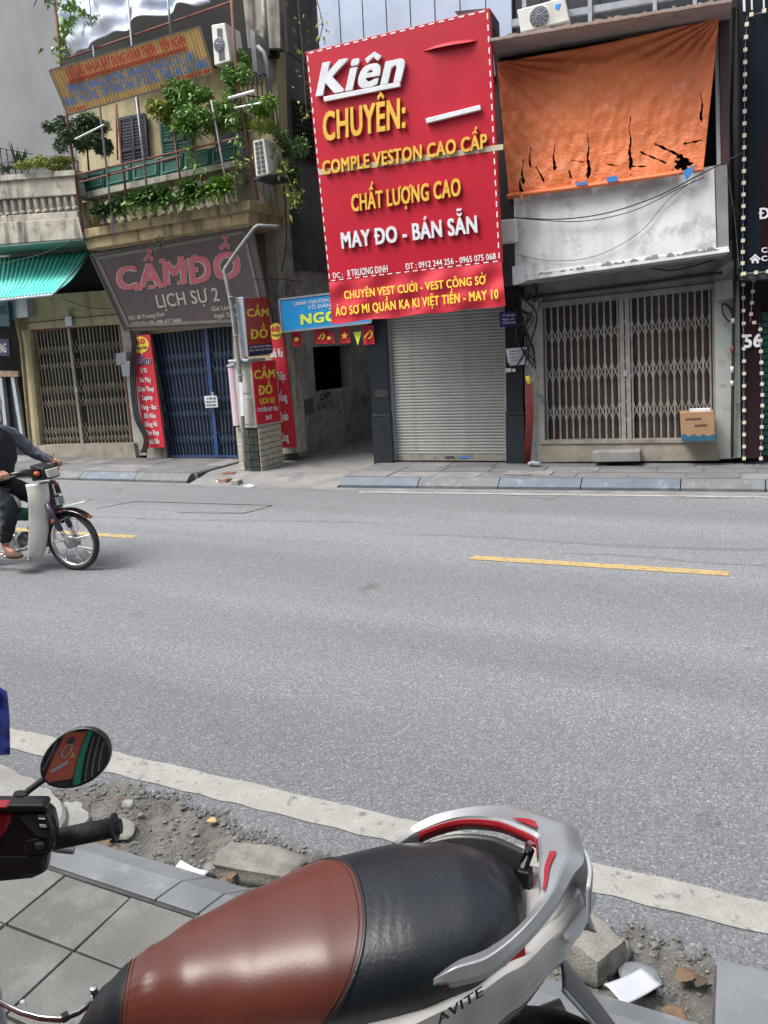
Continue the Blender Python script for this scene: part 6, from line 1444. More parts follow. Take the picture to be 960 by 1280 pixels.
for u_, s_ in ((.035, 1),):
    o_, i_ = cr(RO, u_), cr(RI, u_); p = (o_+i_)/2; mb = MB(); mb.lathe(SC(p.x, p.y+.008, p.z-.016), tuple(lv), [(0,.0045),(.006,.0045)], 10); mb.build('bolt_cover', M['maroon'], gr_)
mb = MB(); mb.grid(lambda u, v: (lambda i_: SC(i_.x+.012+.02*v, i_.y*(1-.10*v), i_.z-.034-.045*v))(cr(RI, .60+.38*u)), 30, 4); mb.build('inner_black_strip', M['black_plastic'], sc, smooth=True, solid=.004)  # black strip filling the gap between far rail arm and seat
# tail lamp
mb = MB()
mb.grid(lambda u, v: SC(-.090-.030*math.sin(u*math.pi)*(1-.25*v), -.065+.165*u, .982-.075*v) , 30, 10)
mb.build('tail_lamp', M['lamp_clear'], sc, smooth=True, solid=.006)
for k in range(6):
    mb = MB(); mb.tube([SC(-.094-.031*math.sin(u*math.pi)*(1-.25*v), -.065+.165*u, .982-.075*v) for u, v in [(.5+.45*i/10, .15+.12*k) for i in range(11)]], .0014, 4); mb.build('lamp_rib', M['alu'], sc)
mb = MB(); mb.grid(lambda u, v: SC(-.05-.085*(1-u), .02+.08*u+.008*math.sin(v*3.14), .90-.045*v*math.sin(u*2.6+.3)), 14, 8); mb.build('turn_lamp', M['lamp_clear'], sc, smooth=True, solid=.004)
# mudguard and number plate holder
MG = [(-.06,.76,.07),(-.10,.70,.068),(-.15,.62,.066),(-.20,.53,.066),(-.235,.45,.062),(-.25,.40,.05)]
def mg(u, v):
    p = cr([(a, b, c) for a, b, c in MG], u); return SC(p.x-.018*math.cos((v-.5)*math.pi), (v-.5)*2*p.z, p.y)
mb = MB(); mb.grid(mg, 24, 14); mb.build('mudguard', M['grey_plastic'], sc, smooth=True, solid=.005)
for v_ in (0, 1): mb = MB(); mb.tube([mg(k/20, v_) for k in range(19)], .004, 6); mb.build('mudguard_glint', M['alu'], sc, smooth=True)  # pale tubes paint the light caught along the mudguard's bevelled edges
# rear wheel, engine, exhaust
def wheel(c, ax, R_, rt_, par, mt='rubber', mr='alu', spokes=0, disc_r=.06, name='wheel'):
    ax = V(ax).normalized(); a = V((0,0,1)); x = ax.cross(a).normalized(); y = ax.cross(x); mb = MB(); N_ = 48; K_2 = 12
    vs = [c+(x*math.cos(2*math.pi*i/N_)+y*math.sin(2*math.pi*i/N_))*(R_-rt_+rt_*math.cos(2*math.pi*j/K_2))+ax*(rt_*1.05*math.sin(2*math.pi*j/K_2)) for i in range(N_) for j in range(K_2)]
    fs = [(i*K_2+j, ((i+1) % N_)*K_2+j, ((i+1) % N_)*K_2+(j+1) % K_2, i*K_2+(j+1) % K_2) for i in range(N_) for j in range(K_2)]
    mb.add(vs, fs); w_ = mb.build(name, M[mt], par, smooth=True)
    rr = R_-2*rt_+.004; mb = MB(); prof_ = [(-rt_*.8, rr+.006), (-rt_*.7, rr-.006), (0, rr-.014), (rt_*.7, rr-.006), (rt_*.8, rr+.006)]
    for h_, r_ in prof_:
        for i in range(N_): mb.v.append(c+(x*math.cos(2*math.pi*i/N_)+y*math.sin(2*math.pi*i/N_))*r_+ax*h_)
    for k in range(len(prof_)-1):
        for i in range(N_): mb.f.append((k*N_+i, k*N_+(i+1) % N_, (k+1)*N_+(i+1) % N_, (k+1)*N_+i)); mb.m.append(0)
    mb.build('rim', M[mr], w_, smooth=True, solid=.003)
    mb = MB(); mb.lathe(c-ax*.05, ax, [(0,.022),(.012,disc_r*.8),(.02,disc_r),(.08,disc_r),(.088,disc_r*.8),(.1,.022)], 24); mb.build('hub', M['alloy'], w_, smooth=35)
    for i in range(spokes):
        a0 = 2*math.pi*i/spokes; sgn = 1 if i % 2 else -1; a1 = a0+.35*(1 if (i//2) % 2 else -1); p0 = c+(x*math.cos(a0)+y*math.sin(a0))*disc_r*.9+ax*.03*sgn; p1 = c+(x*math.cos(a1)+y*math.sin(a1))*(rr-.008)
        mb = MB(); mb.tube([p0, p1], .0026, 5); mb.build('spoke', M['chrome'], w_)
    return w_
wheel(SC(.02, -.0, NZ+.255), lv, .255, .05, sc, disc_r=.08)
mb = MB(); mb.blob(SC(.22, .05, .42), (.2,.1,.13), 3, .03); mb.build('engine', M['alloy'], sc, smooth=True)
mb = MB(); mb.tube([SC(.28,-.12,.38), SC(.1,-.14,.38), SC(-.16,-.15,.44)], [.03,.055,.05], 12); mb.build('exhaust', M['black_plastic'], sc, smooth=40)
mb = MB(); mb.tube([SC(.14,.16,.42), SC(.05,.15,.42), SC(-.01,.14,.44)], [.035,.05,.03], 12); mb.build('air_cleaner', M['alu'], sc, smooth=40)
# belly, floor, leg shield and front wheel (below and left of the frame)
mb = MB(); mb.grid(lambda u, v: SC(.58+.55*u, (v-.5)*.34, .42+.02*math.sin(v*3.14)), 6, 6); mb.build('floorboard', M['black_plastic'], sc, solid=.05)
mb = MB(); mb.grid(lambda u, v: SC(1.12+.10*u-.04*math.cos((v-.5)*3), (v-.5)*(.38-.1*u), .42+.5*u), 8, 10); mb.build('leg_shield', M['body_silver'], sc, smooth=True, solid=.03)
mb = MB(); mb.tube([SC(1.18,0,.9), SC(1.3,0,.45)], .03, 10); mb.build('fork', M['black_plastic'], sc); wheel(SC(1.34,0,NZ+.25), lv, .25, .045, sc)
# small chrome rod with a red underside looping forward of the seat nose
rod = [G(x, y, .80) for x, y in ((-40,1222),(0,1252),(25,1264),(50,1271),(75,1273),(98,1264),(118,1249))]
mb = MB(); mb.tube(rod, .0032, 8); mb.build('chrome_rod', M['chrome'], sc, smooth=True)
mb = MB(); mb.tube([p-V((0,0,.005)) for p in rod], .003, 6); mb.build('red_tube', M['red_cable'], sc, smooth=True)
mb = MB(); mb.tube([rod[4].lerp(rod[3], -.1), rod[4].lerp(rod[5], .45)], .0075, 8); mb.build('clamp', M['rubber'], sc, smooth=40)
mb = MB(); mb.lathe(G(119, 1247, .81), (0,0,1), [(-.005,.006),(.02,.006),(.022,.003)], 12); mb.build('hook', M['chrome'], sc, smooth=40)
# lettering on the side panel
class SidePlane:
    n = lv
    o = SC(.1, .178, .8)
    @staticmethod
    def at(px, py, off=0):
        d = ray(px, py); q = SidePlane.o+lv*off; return CO+d*((q-CO).dot(lv)/d.dot(lv))
text(SidePlane, 'AVITE', (548,1280), (604,1243), (541,1271), .0, .0015, M['grey_plastic'], sc, bold=.03, shear=.3)
# ------------------------------------------------------------------ red scooter: right handlebar, mirror (rest outside the frame)
B_ = G(65, 1050, 1.055); E_ = G(148, 1033, 1.065); gd = (E_-B_).normalized()
H2 = Plane((B_.x, B_.y), math.degrees(math.atan2(gd.y, gd.x)))
rs = thing('red_scooter', 'red scooter handlebar with rubber grip and oval mirror at the frame edge', 'scooter', (B_.x-.25, B_.y-.1, NZ))
mb = MB(); L_ = (E_-B_).length
mb.lathe(B_-gd*.02, gd, [(0,.0155)]+[(.02+L_*.92*k/40, .0165+(.0012 if k % 2 else 0)) for k in range(41)]+[(.02+L_*.92,.0165),(.02+L_*.925,.0235),(.02+L_*.965,.0235),(.02+L_*.97,.015),(.02+L_*.985,.0145),(.02+L_*1.04,.0125),(.02+L_*1.045,.007)], 24); mb.build('grip', M['rubber'], rs, smooth=50)
for k in range(5):
    mb = MB(); p = B_+gd*(.015+.02*k); up_ = V((0,0,1)); mb.tube([p+H2.n*.0165*math.cos(a)+up_*.0172*math.sin(a)+gd*.012*(a) for a in [.2+.18*i for i in range(8)]], .0013, 4); mb.build('grip_rib', M['grey_plastic'], rs)
mb = MB(); mb.tube([H2.at(60,1058,-.05), H2.at(75,1062,-.05), H2.at(92,1063,-.045)], [.007,.006,.007], 8); mb.build('brake_lever', M['alloy'], rs, smooth=True)
def hull(q, off, th, name, m, par, bevel=.012, label=None): 
    mb = MB(); n = len(q); f = [H2.at(x, y, off) for x, y in q]; b = [p-H2.n*th for p in f]; mb.add(f+b, [tuple(range(n)), tuple(n+i for i in reversed(range(n)))]+[(i, n+i, n+(i+1) % n, (i+1) % n) for i in range(n)]); return mb.build(name, m, par, bevel=bevel, label=label)
hull([(-70,1012),(58,1012),(66,1020),(70,1040),(68,1062),(60,1070),(58,1092),(40,1100),(0,1104),(-70,1112)], .036, .028, 'handlebar_cover', M['black_plastic'], rs, .012)
hull([(-70,1007),(54,1007),(58,1010),(57,1015),(-70,1017)], .046, .03, 'cover_lip', M['black_plastic'], rs, .004)
hull([(-70,1009),(8,1008),(10,1011),(-70,1013)], .05, .02, 'red_lip', M['scooter_red'], rs, .002)
hull([(-70,1018),(13,1018),(14,1026),(8,1040),(-4,1054),(-70,1070)], .041, .02, 'red_panel', M['scooter_red'], rs, .006)
hull([(20,1020),(40,1016),(61,1019),(67,1040),(66,1050),(46,1048),(34,1036)], .041, .02, 'switch_pod', M['grey_plastic'], rs, .005)
hull([(40,1018),(58,1019),(64,1038),(48,1038)], .045, .01, 'switch_surround', M['black_plastic'], rs, .002)
hull([(46,1020),(57,1021),(60,1035),(50,1035)], .048, .01, 'switch_button', M['cap_black'], rs, .002)
for i, y in enumerate((1023, 1031, 1033)): hull([(48+i,y),(56+i,y+.3),(56+i,y+1.5),(48+i,y+1.2)], .0492, .002, 'switch_mark', M['banner_white'], rs, 0)
hull([(28,1052),(62,1046),(66,1058),(58,1068),(30,1072)], .039, .03, 'switch_pod', M['black_plastic'], rs, .006)
hull([(42,1056),(54,1054),(54,1062),(44,1064)], .044, .01, 'horn_button', M['grey_plastic'], rs, .003)
hull([(-40,1072),(56,1070),(56,1093),(46,1098),(0,1102),(-40,1104)], .04, .03, 'lower_cover', M['black_plastic'], rs, .01)
# steering column and body off frame: it points away from the camera, its seat lies below the picture
gh = V((gd.x, gd.y, 0)).normalized(); fw2 = V((-gh.y, gh.x, 0)); c0 = V((E_.x, E_.y, 0))-gh*.40
R2 = lambda s_, q, z: c0+fw2*s_+gh*q+V((0,0,z))
mb = MB(); mb.tube([R2(-.02,0,1.03), R2(.02,0,.8), R2(.09,0,NZ+.22)], .03, 10); mb.build('column', M['black_plastic'], rs, smooth=True)
mb = MB(); mb.grid(lambda u, v: R2(-.02+.02*v, (u-.5)*.22*(1+.3*v), .98-.5*v), 10, 10); mb.build('front_shield', M['scooter_red'], rs, smooth=True, solid=.03)
wheel(R2(.09,0,NZ+.2), gh, .2, .042, rs)
mb = MB(); mb.grid(lambda u, v: R2(-.10-.4*u, (v-.5)*.26, .42), 4, 4); mb.build('floorboard', M['black_plastic'], rs, solid=.05)
mb = MB(); mb.blob(R2(-.78,0,.86), (.2,.36,.07), 3, .0); mb.build('seat', M['seat_black'], rs, smooth=True)
mb = MB(); mb.blob(R2(-.82,0,.66), (.24,.40,.16), 3, .0); mb.build('body', M['scooter_red'], rs, smooth=True)
wheel(R2(-1.1,0,NZ+.2), gh, .2, .05, rs)
# mirror
mc = G(94, 948, 1.21); base = H2.at(28, 1000, -.01); mp = G(62, 968, 1.175)
mb = MB(); mb.tube([H2.at(24,1005,.015), H2.at(26,991,.012)], [.014,.011], 10); mb.build('mirror_boot', M['rubber'], rs, smooth=40)
mb = MB(); mb.tube([H2.at(26,998,.012), H2.at(36,988,.005), mp.lerp(mc, .1)+V((0,.01,0))], .0055, 10); mb.build('mirror_stem', M['rubber'], rs, smooth=True)
nm = (((CO-mc).normalized()) + (V((-.78,-3.4,1.95))-mc).normalized()).normalized()
mx_ = V((0,0,1)).cross(nm).normalized(); my_ = nm.cross(mx_)
ta = math.radians(27); mX = mx_*math.cos(ta)+my_*math.sin(ta); mY = -mx_*math.sin(ta)+my_*math.cos(ta)
wpx = (mc-CO).length/FPX
def egg(k, sc_=1.0): t = 2*math.pi*k/48; x = math.cos(t); y = math.sin(t); return mX*(x*40*wpx*sc_)+mY*(y*(29.5+2.5*x)*wpx*sc_)
mb = MB(); rings = [(0.93,.004),(1.0,.004),(1.03,-.002),(1.0,-.012),(.8,-.024),(.4,-.03)]
for s_, d_ in rings:
    for k in range(48): mb.v.append(mc+egg(k, s_)+nm*d_)
for a in range(len(rings)-1):
    for k in range(48): mb.f.append((a*48+k, a*48+(k+1) % 48, (a+1)*48+(k+1) % 48, (a+1)*48+k)); mb.m.append(0)
mb.f.append(tuple(5*48+k for k in range(48))); mb.m.append(0)
mi_ = mb.build('mirror_housing', M['black_plastic'], rs, smooth=True)
mb = MB(); mb.v = [mc+egg(k, .935*a/12)+nm*(.0075-.0035*(a/12)**2) for a in range(13) for k in range(48)]
mb.f = [(a*48+k, a*48+(k+1) % 48, (a+1)*48+(k+1) % 48, (a+1)*48+k) for a in range(12) for k in range(48)]; mb.m = [0]*len(mb.f)
mm('mirror_glass', (.82,.84,.85), rough=.015, metal=1); mb.build('mirror_glass', M['mirror_glass'], mi_, smooth=True)
# blue plastic sheet hanging at the frame edge, on its own pole
bs = thing('blue_sheet', 'blue plastic sheet edge hanging at the border of the scene', 'plastic sheet', (-1.75, .95, NZ))
pA = [G(x, y, 1.0) for x, y in ((0,846),(9,868),(12.5,900),(12.5,943))]
e0 = G(12, 943, 1.0); zz0 = 1.0
BSP = Plane((e0.x, e0.y), 35)
def bsf(u, v):
    ytop = 835+30*u**3; ybot = 943; x = 12.5-130*(1-u)-(4*(1-v)**3 if u > .9 else 0); y = ytop+(ybot-ytop)*v+(0 if u > .02 else 0)+10*(1-u)*v; p = BSP.at(x, y, .012*math.sin(u*22+v*2)+.006*math.sin(v*15)); return p
mm('blue_plastic', (.012,.035,.36), (.009,.026,.28), ns=6, rough=.3, bump=.3, bs=50)
mb = MB(); mb.grid(bsf, 60, 30); mb.build('sheet', M['blue_plastic'], bs, smooth=True, solid=.002)
pt = bsf(.25, 0); mb = MB(); mb.tube([(pt.x, pt.y, NZ), (pt.x, pt.y, pt.z+.02)], .012, 8); mb.tube([bsf(.0,0), bsf(.25,0), bsf(.6,0)], .006, 6); mb.build('pole', M['alu'], bs)
# ------------------------------------------------------------------ motorbike and rider
FA = math.radians(8); fe = V((math.cos(FA), math.sin(FA), 0)); fn = V((fe.y, -fe.x, 0)); F0 = G(91, 712); F0 = V((F0.x, F0.y, 0))+fe*.05
def BK(s, q, z): return F0+fe*s+fn*q+V((0, 0, z))
class BPl:
    n = fn
    @staticmethod
    def at(px, py, off=0): d = ray(px, py); q = F0+fn*off; return CO+d*((q-CO).dot(fn)/d.dot(fn))
bk_ = thing('motorbike', 'white and maroon motorbike with a chrome headlamp riding along the road', 'motorbike', BK(-.5, 0, 0))
wf = wheel(BK(0,0,.267), fn, .267, .026, bk_, mr='chrome', spokes=28, disc_r=.058)
wheel(BK(-1.13,0,.267), fn, .267, .03, bk_, mr='chrome', spokes=28, disc_r=.06)
mb = MB(); mb.lathe(BK(0,.05,.267), fn, [(0,.058),(.006,.05),(.012,.02),(.03,.012)], 20); mb.build('brake_plate', M['alloy'], wf, smooth=40)
for sg in (1, -1):
    mb = MB(); mb.tube([BK(.0,.065*sg,.267), BK(-.07,.065*sg,.40)], [.016,.014], 10); mb.build('fork_leg', M['chrome'], bk_, smooth=True)
    mm('fork_cover', (.05,.045,.075), rough=.3) if 'fork_cover' not in M else None
    mb = MB(); mb.tube([BK(-.06,.066*sg,.38), BK(-.12,.066*sg,.50), BK(-.16,.06*sg,.62)], [.026,.03,.03], 10); mb.build('fork_cover', M['fork_cover'], bk_, smooth=True)
    mb = MB(); mb.lathe(BK(-.105,.09*sg,.47), fn*sg, [(0,.018),(.010,.016),(.012,.008)], 14); mb.build('reflector', M['amber'], bk_)
def fend(u, v):
    a = math.radians(48+118*u); r_ = .295+.015*(1-u); w_ = .055-.012*abs(u-.4); t = (v-.5)*2
    return BK(math.cos(a)*r_, t*w_, .267+math.sin(a)*r_-.028*abs(t)**2.5)
mb = MB(); mb.grid(fend, 30, 10); mb.build('front_fender', M['maroon'], bk_, smooth=True, solid=.004)
mb = MB(); mb.grid(lambda u, v: BK(-.02+.24*u, (v-.5)*.13, .585+.05*u+.01*math.sin(v*3.14)), 8, 6); mb.build('fender_visor', M['lamp_glass'], bk_, smooth=True, solid=.004)
mb = MB(); mb.lathe(fend(0,.5)-V((0,0,.005)), fe, [(0,.02),(.015,.015)], 10); mb.build('fender_tip', M['amber'], bk_)
# leg shields
LS = [(-.10,.80,.03,.08),(-.10,.70,.02,.10),(-.12,.60,.0,.12),(-.15,.48,.0,.13),(-.19,.34,.0,.14),(-.24,.20,.02,.14),(-.28,.135,.05,.12)]
for sg in (1, -1):
    def lsf(u, v):
        k = u*(len(LS)-1); i = min(int(k), len(LS)-2); t = k-i; a = [LS[i][j]+(LS[i+1][j]-LS[i][j])*t for j in range(4)]
        w_ = .055+(a[3]-.0)*math.sin(min(1, v)*1.57)*.75; back = .17*(v**1.6)*(1-.5*u)-.02*math.sin(v*3.14)
        return BK(a[0]-.04-back, sg*(w_*.55+.055*v+.0), a[1])
    mb = MB(); mb.grid(lsf, 26, 14); mb.build('leg_shield', M['bike_white'], bk_, smooth=True, solid=.008)
mb = MB(); mb.hexa([BK(-.10,-.05,.42),BK(-.10,.05,.42),BK(-.2,.05,.42),BK(-.2,-.05,.42),BK(-.12,-.045,.8),BK(-.12,.045,.8),BK(-.24,.045,.8),BK(-.24,-.045,.8)]); mb.build('centre_column', M['maroon'], bk_, bevel=.01)
mb = MB(); mb.hexa([BK(-.075,-.042,.69),BK(-.075,.042,.69),BK(-.10,.042,.69),BK(-.10,-.042,.69),BK(-.10,-.038,.79),BK(-.10,.038,.79),BK(-.12,.038,.79),BK(-.12,-.038,.79)]); e_ = mb.build('emblem_plate', M['chrome'], bk_, bevel=.006)
mb = MB(); mb.hexa([BK(-.072,-.022,.71),BK(-.072,.022,.71),BK(-.09,.022,.71),BK(-.09,-.022,.71),BK(-.092,-.02,.77),BK(-.092,.02,.77),BK(-.11,.02,.77),BK(-.11,-.02,.77)]); mb.build('emblem', M['maroon'], e_)
for k in range(3): mb = MB(); mb.hexa([BK(-.06,-.04+.03*k,.60),BK(-.06,-.02+.03*k,.60),BK(-.09,-.02+.03*k,.60),BK(-.09,-.04+.03*k,.60),BK(-.07,-.04+.03*k,.67),BK(-.07,-.02+.03*k,.67),BK(-.10,-.02+.03*k,.67),BK(-.10,-.04+.03*k,.67)]); mb.build('grille_slot', M['alu'], bk_, bevel=.003)
# headlamp and handlebar cover
mb = MB(); mb.hexa([BK(-.10,-.085,.835),BK(-.10,.085,.835),BK(-.27,.09,.82),BK(-.27,-.09,.82),BK(-.13,-.08,.935),BK(-.13,.08,.935),BK(-.27,.085,.965),BK(-.27,-.085,.965)]); hd = mb.build('headlamp_housing', M['black_plastic'], bk_, bevel=.014)
mb = MB(); mb.hexa([BK(-.088,-.075,.85),BK(-.088,.075,.85),BK(-.12,.075,.85),BK(-.12,-.075,.85),BK(-.112,-.072,.92),BK(-.112,.072,.92),BK(-.14,.072,.92),BK(-.14,-.072,.92)]); mb.build('headlamp', M['lamp_glass'], hd, bevel=.008)
for sg in (1, -1):
    mb = MB(); mb.tube([BK(-.2,.07*sg,.89), BK(-.24,.18*sg,.91), BK(-.30,.28*sg,.91)], [.045,.034,.022], 10); mb.build('handlebar_cover', M['black_plastic'], bk_, smooth=True)
    mb = MB(); mb.blob(BK(-.17,.125*sg,.895), (.026,.028,.022), 2, .0); mb.build('indicator', M['amber'], bk_, smooth=True)
    mb = MB(); mb.tube([BK(-.30,.27*sg,.912), BK(-.345,.38*sg,.905)], .016, 10); mb.build('grip', M['rubber'], bk_, smooth=True)
    mb = MB(); mb.tube([BK(-.25,.29*sg,.91), BK(-.265,.38*sg,.90)], .006, 6); mb.build('brake_lever', M['alloy'], bk_)
mb = MB(); mb.tube([BK(-.29,-.2,.93), BK(-.27,-.24,1.02)], .005, 5); mb.build('mirror_stub', M['alloy'], bk_)
# engine, frame tube, pedals
mb = MB(); mb.lathe(BK(-.47,.03,.27), fn, [(0,.085),(.06,.085),(.075,.07),(.085,.03)], 20); mb.lathe(BK(-.58,.03,.27), fn, [(0,.07),(.05,.07),(.065,.05)], 20); mb.build('engine_case', M['alloy'], bk_, smooth=40)
mb = MB(); mb.tube([BK(-.38,0,.30), BK(-.30,0,.31)], [.06,.05], 14); 
for k in range(6): mb.lathe(BK(-.30-.018*k,0,.31), fe, [(0,.068),(.006,.068)], 16)
mb.build('cylinder_fins', M['alloy'], bk_, smooth=40)
mb = MB(); mb.tube([BK(-.18,0,.74), BK(-.42,0,.50), BK(-.75,0,.52), BK(-1.2,0,.62)], [.06,.06,.08,.05], 12); mb.build('frame_spine', M['green_paint'], bk_, smooth=True)
mb = MB(); mb.blob(BK(-.78,0,.60), (.3,.11,.12), 3, 0); mb.build('side_cover', M['bike_white'], bk_, smooth=True)
mb = MB(); mb.blob(BK(-.90,0,.73), (.34,.13,.055), 3, 0); mb.build('saddle', M['seat_black'], bk_, smooth=True)
mb = MB(); mb.grid(lambda u, v: BK(-1.13+math.cos(math.radians(20+130*u))*.31, (v-.5)*.12, .267+math.sin(math.radians(20+130*u))*.31), 20, 4); mb.build('rear_fender', M['maroon'], bk_, smooth=True, solid=.004)
mb = MB(); mb.tube([BK(-.55,.10,.16), BK(-.55,.24,.17)], .012, 8); mb.tube([BK(-.42,.1,.15), BK(-.36,.15,.13), BK(-.34,.19,.14)], .01, 8); mb.build('footpeg', M['alloy'], bk_, smooth=True)
mb = MB(); mb.tube([BK(-.38,.09,.24), BK(-.6,.13,.15), BK(-1.3,.15,.2)], [.018,.02,.035], 10); mb.build('exhaust', M['chrome'], bk_, smooth=True)
# rider
def skin(name, verts, edges, radii, m, parent, sub=2, root=0):
    base_ = parent_base(parent); me = bpy.data.meshes.new(name); me.from_pydata([tuple(V(v)-base_) for v in verts], edges, []); me.materials.append(m)
    o = bpy.data.objects.new(name, me); C.objects.link(o); o.parent = parent
    bm = bmesh.new(); bm.from_mesh(me); lay = bm.verts.layers.skin.verify()
    for i, v in enumerate(bm.verts): v[lay].radius = radii[i] if isinstance(radii[i], tuple) else (radii[i], radii[i]); v[lay].use_root = (i == root)
    bm.to_mesh(me); bm.free()
    a = o.modifiers.new('k', 'SKIN'); a.use_smooth_shade = True; b = o.modifiers.new('u', 'SUBSURF'); b.levels = sub+(1 if name in ('shirt', 'trousers', 'vest') else 0); b.render_levels = b.levels
    if name in ('shirt', 'trousers', 'vest'):
        tx = bpy.data.textures.get('folds') or bpy.data.textures.new('folds', 'CLOUDS'); tx.noise_scale = .055; tx.noise_depth = 2
        dm = o.modifiers.new('d', 'DISPLACE'); dm.texture = tx; dm.strength = .035; dm.mid_level = .45; dm.texture_coords = 'LOCAL'
    return o
rp = thing('person', 'motorbike rider in a dark padded vest and grey blue sleeves gripping the handlebar', 'person', BK(-.85, 0, .0))
pel = BK(-.88,0,.82); ch = BK(-.74,0,1.14); nk = BK(-.66,0,1.34); hdp = BK(-.70,0,1.42); hdt = BK(-.69,0,1.53)
sh = {1: BK(-.72,.17,1.24), -1: BK(-.70,-.17,1.24)}; el = {1: BK(-.60,.33,1.02), -1: BK(-.58,-.31,1.03)}; wr = {1: BK(-.38,.34,.925), -1: BK(-.38,-.34,.93)}
kn = {1: BK(-.46,.17,.62), -1: BK(-.46,-.17,.62)}; hp = {1: BK(-.86,.1,.80), -1: BK(-.86,-.1,.80)}; an = {1: BK(-.58,.19,.25), -1: BK(-.58,-.19,.25)}; to = {1: BK(-.46,.20,.19), -1: BK(-.46,-.20,.19)}
vs = [pel, ch, nk, hdp, hdt]; es = [(0,1),(1,2),(2,3),(3,4)]; rs_ = [.10,.11,.05,.085,.075]
for sg in (1, -1):
    b0 = len(vs); vs += [sh[sg], el[sg], wr[sg], hp[sg], kn[sg], an[sg], to[sg]]; es += [(1,b0),(b0,b0+1),(b0+1,b0+2),(0,b0+3),(b0+3,b0+4),(b0+4,b0+5),(b0+5,b0+6)]; rs_ += [.06,.038,.026,.085,.06,.036,.03]
skin('body', vs, es, rs_, M['skin'], rp)
vs = [ch]; es = []; rs_ = [.12]
for sg in (1, -1): b0 = len(vs); m1 = el[sg].lerp(wr[sg], .5)+V((0,0,-.005)); vs += [sh[sg], sh[sg].lerp(el[sg], .5)+V((0,0,.01)), el[sg], m1, el[sg].lerp(wr[sg], .93)]; es += [(0,b0),(b0,b0+1),(b0+1,b0+2),(b0+2,b0+3),(b0+3,b0+4)]; rs_ += [.078,.066,.055,.046,.036]
skin('shirt', vs, es, rs_, M['sleeve'], rp)
vs = [BK(-.84,0,.80), BK(-.76,0,.96), BK(-.69,0,1.12), BK(-.66,0,1.27)]+[BK(-.66,.13*sg,1.24) for sg in (1,-1)]; skin('vest', vs, [(0,1),(1,2),(2,3),(2,4),(2,5)], [.20,.20,.20,.11,.10,.10], M['vest'], rp)
vs = [BK(-.88,0,.80)]; es = []; rs_ = [.15]
for sg in (1, -1): b0 = len(vs); vs += [hp[sg], kn[sg], kn[sg].lerp(an[sg], .5), an[sg]+V((0,0,.03))]; es += [(0,b0),(b0,b0+1),(b0+1,b0+2),(b0+2,b0+3)]; rs_ += [.11,.082,.066,.052]
skin('trousers', vs, es, rs_, M['trousers'], rp)
for sg in (1, -1):
    mb = MB(); mb.blob(to[sg]+fe*(-.03)+V((0,0,-.01)), (.12,.045,.035), 3, 0); mb.build('shoe', M['pot'], rp, smooth=True)
    # hand: palm and fingers wrapped round the grip
    gA = BK(-.315,.31*sg,.911); gB = BK(-.342,.375*sg,.906); ga = (gB-gA).normalized(); w_ = wr[sg]; fwd = (gA.lerp(gB, .5)-w_).normalized(); upv = V((0,0,1))
    vv = [w_, w_.lerp(gA.lerp(gB,.5), .55)+upv*.018]; ee = [(0,1)]; rr = [.026,(.034,.02)]
    for k in range(4):
        c_ = gA+ga*(.012+.019*k)-ga*.01; r0 = len(vv); ln = (1, 1.06, 1.02, .9)[k]
        vv += [c_-fwd*.015+upv*.028, c_+fwd*.022*ln+upv*.022, c_+fwd*.028*ln-upv*.004, c_+fwd*.008-upv*.024]; ee += [(1,r0),(r0,r0+1),(r0+1,r0+2),(r0+2,r0+3)]; rr += [.0105,.0095,.0088,.008]
    r0 = len(vv); c_ = gA-ga*.012; vv += [w_.lerp(c_, .5)-upv*.004, c_-fwd*.014-upv*.016, c_+fwd*.012-upv*.024]; ee += [(0,r0),(r0,r0+1),(r0+1,r0+2)]; rr += [.014,.011,.009]
    skin('hand', vv, ee, rr, M['skin'], rp, 2)
mb = MB(); mb.blob(hdt+V((0,0,-.02)), (.125,.115,.12), 3, 0); mb.build('helmet', M['cap_white'], rp, smooth=True)
for sg in (1, -1):
    mb = MB(); mb.blob(hdp+fe*.082+fn*.032*sg+V((0,0,.02)), (.01,.014,.008), 2, 0); mb.build('eye', M['hair'], rp, smooth=True)
    mb = MB(); mb.blob(hdp+fn*.088*sg+V((0,0,.0)), (.02,.01,.03), 2, 0); mb.build('ear', M['skin'], rp, smooth=True)
mb = MB(); mb.grid(lambda u, v: hdp+V((0,0,-.02))+fe*(.094*math.cos((u-.5)*2.4)+.012*math.exp(-((u-.5)*5)**2))+fn*(.094*math.sin((u-.5)*2.4))+V((0,0,-.07*v+.01)), 20, 6); mb.build('face_mask', M['cap_white'], rp, smooth=True, solid=.004)
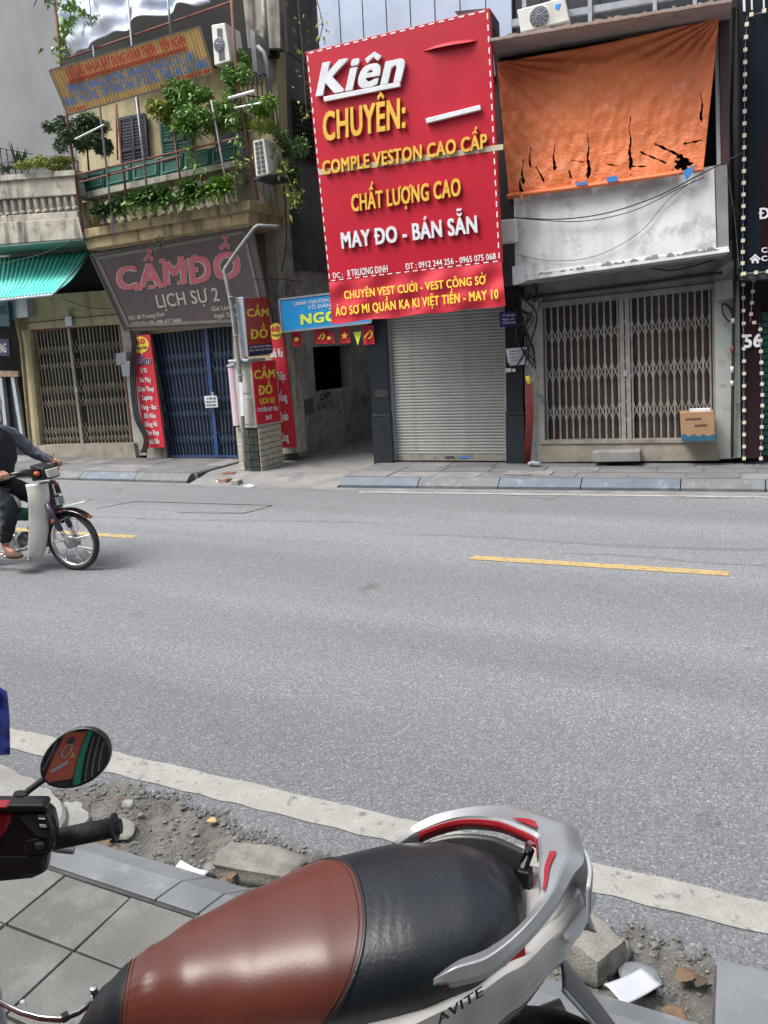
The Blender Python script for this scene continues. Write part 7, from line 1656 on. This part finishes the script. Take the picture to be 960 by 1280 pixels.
# ------------------------------------------------------------------ the row of shops behind the camera (seen in the mirror, blocks the sky)
mm('seat_darkener', (.07,.072,.07), (.05,.05,.05), rough=.9)  # near-black for unseen wall and awning, chosen to darken the seat's lower side
hG = thing('near_house', 'orange red shop front with a green band behind the parked scooters', 'house', (0, -3, 0))
mb = MB(); mb.box((-14, -9, 0), (12, -3.4, 10)); mb.build('wall', M['seat_darkener'], hG)
mm('shop_orange', (.72,.16,.09), (.62,.13,.075), ns=3, rough=.6); mm('band_green', (.02,.32,.2), rough=.5)
mb = MB(); mb.box((-1.75, -3.45, .9), (-.62, -3.3, 3.3)); mb.build('orange_board', M['shop_orange'], hG)
mb = MB(); mb.box((-.60, -3.48, .3), (-.36, -3.22, 3.36)); mb.build('green_band', M['band_green'], hG)
mb = MB(); mb.hexa([(-1.55,-3.3,1.35),(-.95,-3.3,1.75),(-.95,-3.26,1.75),(-1.55,-3.26,1.35),(-1.62,-3.3,1.52),(-1.02,-3.3,1.92),(-1.02,-3.26,1.92),(-1.62,-3.26,1.52)]); mb.build('white_strip', M['paper'], hG)
mb = MB(); mb.tube([V((-1.25+.2*math.cos(k*.3927), -3.27, 2.4+.3*math.sin(k*.3927))) for k in range(16)], .035, 8, closed=True); mb.build('ring', M['paper'], hG, smooth=True)
mb = MB(); mb.box((-1.4,-3.3,2.72), (-1.12,-3.2,3.0)); mb.build('plate', M['teal_sign'], hG)
mb = MB(); mb.add([(-1.0,-3.28,2.0),(-.78,-3.28,2.05),(-.9,-3.28,2.3)], [(0,1,2)]); mb.build('pennant', M['banner_yellow'], hG)
for i in range(9): mb = MB(); mb.box((-3.6+i*.2,-3.4,.2), (-3.56+i*.2,-3.34,3.0)); mb.build('shutter_rib', M['steel_post'], hG)
for i in range(7): mb = MB(); mb.box((-.2+i*.25,-3.4,.2), (-.14+i*.25,-3.34,3.0)); mb.build('shutter_rib', M['pole'], hG)
mb = MB(); mb.hexa([(-12,-3.4,3.36),(10,-3.4,3.36),(10,-.75,3.9),(-12,-.75,3.9),(-12,-3.4,3.4),(10,-3.4,3.4),(10,-.75,3.94),(-12,-.75,3.94)]); mb.build('awning', M['seat_darkener'], hG)  # unseen awning, added so the seat's lower side goes dark
for x in (-6.2, -4.8, -3.2, -2.1, 1.2, 2.4, 4.6, 6): mb = MB(); mb.box((x-.5, -3.42, .2), (x+.5, -3.36, 2.6)); mb.build('door', M['glass_dark'], hG)  # unseen dark doors, added to deepen the dark reflected in the seat
for x in range(-12, 12, 3):
    for z in (4.2, 7): mb = MB(); mb.box((x, -3.42, z), (x+1.4, -3.36, z+1.5)); mb.build('window', M['glass_dark'], hG)
